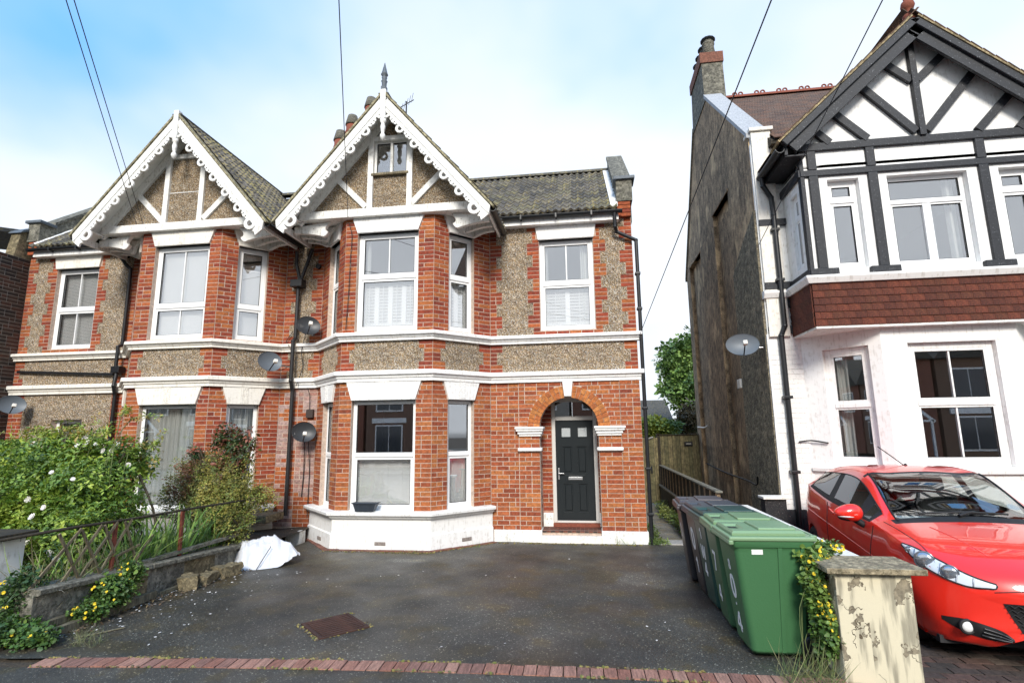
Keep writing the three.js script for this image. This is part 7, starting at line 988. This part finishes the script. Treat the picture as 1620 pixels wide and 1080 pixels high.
// chimney pots on the shared stack
{ const c = thing('chimney_stack', [-6.0, 8.2, -3], 'brick chimney stack with capped pots behind the shuttered house gable', 'chimney'); new MB().box(-6.7, -5.55, 7.6, 9.85, -3.3, -2.75).build('stack', toneMat([0.32, 0.1, 0.06], T.brick, 'brick'), c, 0.4); for (const [x, y, z] of [[-6.38, 10.35, -3.0], [-5.83, 10.85, -3.0], [-6.72, 9.9, -3.0]]) { new MB().lathe([[0, 9.5], [0.2, 9.5], [0.17, y], [0.19, y + 0.03], [0.19, y + 0.1], [0.17, y + 0.12], [0.17, y + 0.3], [0, y + 0.3]], x, 0, z, 16).build('pot', M.terracotta, c, 0.4); new MB().lathe([[0, y + 0.62], [0.13, y + 0.6], [0.2, y + 0.3], [0, y + 0.29]], x, 0, z, 14).build('cowl', M.grey, c, 0.3); } }
{ const a = thing('roof_aerial', [-4.75, 10, -3], 'thin television aerial above the shuttered house gable', 'aerial'); new MB().pipe([[-4.78, 8.2, -3], [-4.78, 11.25, -3]], 0.02, 6).build('mast', M.cable, a); new MB().bar([-4.95, 11.0, -2.9], [-4.6, 11.35, -3.1], 0.02, 0.02).build('boom', M.cable, a); for (let k = 0; k < 5; k++) new MB().bar([-4.92 + k * 0.075, 11.03 + k * 0.075 - 0.16, -2.95], [-4.92 + k * 0.075 + 0.03, 11.03 + k * 0.075 + 0.18, -3.02], 0.008, 0.008).build('element', M.cable, a); }
// overhead wires to the pole behind the street
{
  const pole = [2.1, 7.1, 16.0], wire = (to, sag, label) => { const A = V(...pole), B = V(...to), pts = []; for (let i = 0; i <= 24; i++) { const t = i / 24, p = A.clone().lerp(B, t); p.y -= sag * 4 * t * (1 - t); pts.push(p.toArray()); } tag(new MB().tube(pts, 0.006, 5, null, false, 60).build('overhead_wire', M.cable), label, 'cable', 'overhead wires'); };
  wire([-9.0, 6.2, 1.1], 0.0, 'overhead wire to the tie beam of the curtained house'); wire([-8.85, 6.2, 1.1], 0.02, 'thin second wire beside the one to the curtained house');
  wire([-4.45, 6.05, 1.05], 0.02, 'overhead wire dropping to the gable of the shuttered house'); wire([1.05, 3.7, 0.1], 0.02, 'overhead wire to the downpipe corner of the shuttered house'); wire([3.1, 5.1, 0.85], 0.02, 'overhead wire to the pilaster of the half-timbered house');
  const p = thing('telegraph_pole', [2.1, 0, 16.0], 'brown wooden telegraph pole across the street', 'pole'); new MB().pipe([[2.1, -0.1, 16.05], [2.1, 7.4, 16.05]], 0.12, 12).build('shaft', bark, p);
}
// petals and litter on the drive
{
  const r = rng(851), g = new THREE.CircleGeometry(0.012, 6); g.rotateX(-Math.PI / 2); const m = []; for (let i = 0; i < 300; i++) { const k = r(); let x, z; if (k < 0.7) { z = 2.6 + r() * 2.9; x = -5.25 + Math.pow(r(), 2.6) * 1.2; } else { x = -5.2 + r() * 7; z = 0.6 + r() * 4.8; if (r() < 0.5) continue; } m.push(new THREE.Matrix4().compose(V(x, gy(z) + 0.012, z), new THREE.Quaternion().setFromEuler(new THREE.Euler((r() - 0.5) * 0.5, r() * 6, (r() - 0.5) * 0.5)), V(0.5 + r(), 1, 0.4 + r() * 0.9))); } const im = new THREE.InstancedMesh(g, petalWhite, m.length); m.forEach((q, i) => im.setMatrixAt(i, q)); shade(im); im.name = 'fallen_petals'; im.userData.kind = 'stuff'; im.userData.label = 'white rose petals scattered on the tarmac drive'; im.userData.category = 'petals'; scene.add(im);
}
{ const r = rng(861), g = new THREE.CircleGeometry(0.02, 5); g.rotateX(-Math.PI / 2); const m = [], cs = []; for (let i = 0; i < 500; i++) { const z = 2.3 + r() * 3.2, x = -5.3 + Math.pow(r(), 1.8) * 0.35; m.push(new THREE.Matrix4().compose(V(x, gy(z) + 0.012 + r() * 0.01, z), new THREE.Quaternion().setFromEuler(new THREE.Euler((r() - 0.5) * 1, r() * 6, (r() - 0.5) * 1)), V(0.4 + r(), 1, 0.3 + r() * 0.6))); const q = r(); cs.push(q < 0.5 ? LIN(0.16, 0.10, 0.05) : q < 0.8 ? LIN(0.25, 0.17, 0.07) : LIN(0.08, 0.06, 0.04)); } const im = new THREE.InstancedMesh(g, leafMatDull, m.length); m.forEach((q, i) => { im.setMatrixAt(i, q); im.setColorAt(i, cs[i]); }); shade(im); im.name = 'leaf_litter'; im.userData.kind = 'stuff'; im.userData.label = 'brown leaf litter along the foot of the garden wall'; im.userData.category = 'litter'; scene.add(im); }
// moss and grit in the joints: along the edging, round the drain cover and at the wall feet
{
  const r = rng(871), g = new THREE.IcosahedronGeometry(0.012, 0), m = [], cs = []; const put = (x, z, y, c, s = 1) => { m.push(new THREE.Matrix4().compose(V(x, y, z), new THREE.Quaternion().setFromEuler(new THREE.Euler(r() * 3, r() * 6, 0)), V(s * (0.5 + r()), s * (0.25 + 0.3 * r()), s * (0.5 + r())))); cs.push(c); };
  const tone = () => { const q = r(); return q < 0.4 ? LIN(0.24, 0.2, 0.07) : q < 0.6 ? LIN(0.13, 0.14, 0.04) : LIN(0.12, 0.09, 0.06); };
  for (let i = 0; i < 900; i++) { const x = -4.75 + r() * 6.6; if (fbm(x * 3, 1, 0, 3, 873) < 0.52) continue; const s = r() < 0.6 ? -0.085 : 0.1; put(x, edgeZ(x) + s + (r() - 0.5) * 0.022, 0.004, tone(), 0.7 + 0.6 * r()); }
  for (let i = 0; i < 200; i++) { const a = r() * 4; if (fbm(a * 3, 5, 0, 2, 875) < 0.5) continue; const k = Math.floor(a), t = (a - k) * 0.54 - 0.27, o = 0.278 + (r() - 0.5) * 0.04, [u, v] = [[t, o], [t, -o], [o, t], [-o, t]][k % 4], c = Math.cos(0.82), s = Math.sin(0.82); put(-2.6 + u * c + v * s, 4.8 - u * s + v * c, gy(4.8) + 0.008, tone(), 0.8); }
  for (let i = 0; i < 500; i++) { const x = -4.6 + r() * 5.5; const z = x < -2.7 ? 1.16 : x < -1.75 ? lerp(1.16, 0.2, (x + 2.7) / 0.95) : 0.16; put(x, z + Math.abs(r() - r()) * 0.12, gy(z) + 0.006, tone(), 0.6 + 0.7 * r()); }
  for (let i = 0; i < 400; i++) { const z = 0.3 + r() * 5; put(1.95 - Math.abs(r() - r()) * 0.25, z, gy(z) + 0.006, tone(), 0.8); }
  const im = new THREE.InstancedMesh(g, std({ roughness: 1 }), m.length); m.forEach((q, i) => { im.setMatrixAt(i, q); im.setColorAt(i, cs[i]); }); shade(im); im.name = 'moss'; im.userData.kind = 'stuff'; im.userData.label = 'yellow-green moss and grit in the joints of the drive'; im.userData.category = 'moss'; scene.add(im);
}
// ------------------------------------------------ neighbouring dark brick house at the far end of the pair
{
  const h = thing('dark_brick_house', [-13.4, 0, 1.5], 'sooty dark brick house wall standing forward at the end of the pair', 'house'), L = []; const W = frameM(V(-12.755, 0, 3.2), V(0, 0, -1), V(1, 0, 0)); new MB().box(-15.5, -12.762, -0.1, 6.0, 0.0, 3.2).box(-13.5, -12.744, -0.1, 6.0, -0.8, -0.3).build('wall', M.mortarGrey, h, 1); layBricks(L, W, -0.05, 6.0, () => [[0, 3.2]], { seed: 901, tones: BR.dark, h: 0.083 }); buildBricks(L, h, { most: 300, score: (b) => -Math.abs(b.p.y - 4.6) - Math.max(0, b.p.z - 1.6) * 9 });
  const pw = new MB(), zy = new THREE.Matrix4().makeBasis(V(0, 0, 1), V(0, 1, 0), V(1, 0, 0)); pw.prism([[0.35, 5.95], [0.25, 6.6], [-0.4, 6.95], [-2.4, 7.6], [-3, 7.6], [-3, 5.95]], -13.05, -12.8, zy); pw.build('parapet', M.stoneWarm, h, 0.8); new MB().prism([[0.3, 6.58], [0.25, 6.66], [-0.4, 7.02], [-2.4, 7.7], [-2.4, 7.6], [-0.4, 6.94]], -13.1, -12.75, zy).build('parapet_coping', M.lead, h); new MB().prism([[3.4, 5.9], [3.4, 5.98], [-0.5, 6.9], [-3.5, 7.6], [-3.5, 7.5]], -16, -13.1, zy).build('roof', toneMat([0.9, 0.9, 0.9], T.roof, 'roof'), h, 0.7);
}
// house roof far behind the passage
{ const h = thing('distant_house', [4, 0, -26], 'far roof seen over the passage fence', 'house'); new MB().box(1, 9, -0.1, 2.7, -30, -25).build('wall', M.cream, h); new MB().prism([[-24.7, 2.6], [-27.5, 4.0], [-30.3, 2.6]], 0.8, 5.4, new THREE.Matrix4().makeBasis(V(0, 0, 1), V(0, 1, 0), V(1, 0, 0))).build('roof', toneMat([0.6, 0.6, 0.6], T.roof, 'roof'), h, 0.7); }
// ------------------------------------------------ houses across the street, mirrored in the panes
for (let q = 0; q < 11; q++) {
  const k = q % 8, x = -36.2 + q * 6.4, z = 23.5, h = thing('opposite_house', [x, 0, z], ['dark red brick house across the street, first in its row', 'brown brick house across the street, second in its row', 'pale rendered house across the street, third in its row', 'red brick house across the street, fourth in its row', 'brown brick house across the street, fifth in its row', 'cream house across the street, sixth in its row', 'dark brick house across the street, seventh in its row', 'red brick house across the street, eighth in its row', 'dark red brick house across the street, ninth in its row', 'brown brick house across the street, tenth in its row', 'pale rendered house across the street, end of its row'][q], 'house', 'houses across the street'), m = [[0.36, 0.15, 0.1], [0.30, 0.18, 0.12], [0.6, 0.56, 0.48], [0.42, 0.16, 0.1], [0.34, 0.2, 0.14], [0.55, 0.5, 0.43], [0.32, 0.16, 0.11], [0.4, 0.17, 0.12]][k];
  new MB().box(x - 3.1, x + 3.1, -0.1, 5.6, z, z + 6).build('wall', toneMat(m, T.brick, 'brick'), h, 0.6); new MB().prism([[x - 3.2, 5.5], [x + 3.2, 5.5], [x + 1.2, 7.9], [x - 1.2, 7.9]], z - 0.2, z + 6.2).build('roof', toneMat([0.5, 0.5, 0.5], T.roof, 'roof'), h, 0.7); new MB().box(x - 2.9, x - 2.1, 6, 9, z + 2.4, z + 3).build('chimney', toneMat(m, T.brick, 'brick'), h, 0.6);
  for (const [a, b, c, d] of [[-2.4, -0.8, 0.8, 2.4], [-2.4, -0.8, 3.4, 4.9], [0.9, 2.2, 3.4, 4.9]]) { const w = part('window', h); new MB().box(x + a - 0.08, x + b + 0.08, c - 0.1, d + 0.08, z - 0.06, z + 0.02).build('frame', M.white, w); new MB().box(x + a, (2 * x + a + b) / 2 - 0.03, c, d, z - 0.08, z - 0.05).box((2 * x + a + b) / 2 + 0.03, x + b, c, d, z - 0.08, z - 0.05).build('pane', phy({ color: LIN(0.05, 0.06, 0.07), roughness: 0.05 }), w); }
  new MB().box(x + 0.9, x + 1.9, 0, 2.1, z - 0.07, z + 0.02).build('door', M.blackPaint, h); const p = part('porch', h); for (const s of [-1, 1]) { new MB().bar([x + 1.4 + s * 1.0, 2.2, z - 0.9], [x + 1.4, 3.1, z - 0.9], 0.1, 0.14).build('rafter', M.white, p); new MB().box(x + 1.4 + s * 0.85 - 0.05, x + 1.4 + s * 0.85 + 0.05, 0, 2.2, z - 0.95, z - 0.85).build('post', M.white, p); } new MB().box(x + 0.45, x + 2.35, 2.2, 2.3, z - 0.95, z - 0.85).build('tie', M.white, p); new MB().box(x - 2.7, x - 0.5, 2.6, 2.9, z - 0.1, z + 0.02).build('band', M.white, h);
}
tree('hedge_tree', [9.5, -0.1, 20.5], 3.2, [[8.2, 1.8, 20.5, 1.6, 1.5, 0.9, 300], [10.6, 2.0, 20.6, 1.6, 1.6, 0.9, 300], [12.6, 1.7, 20.5, 1.4, 1.4, 0.9, 240]], 'dark hedge tree across the street beyond the pole', { rad: 0.1, pal: [[0.02, 0.05, 0.012], [0.04, 0.08, 0.02], [0.06, 0.12, 0.02]], seed: 881, scale: 1.3 });
renderer.render(scene, camera);
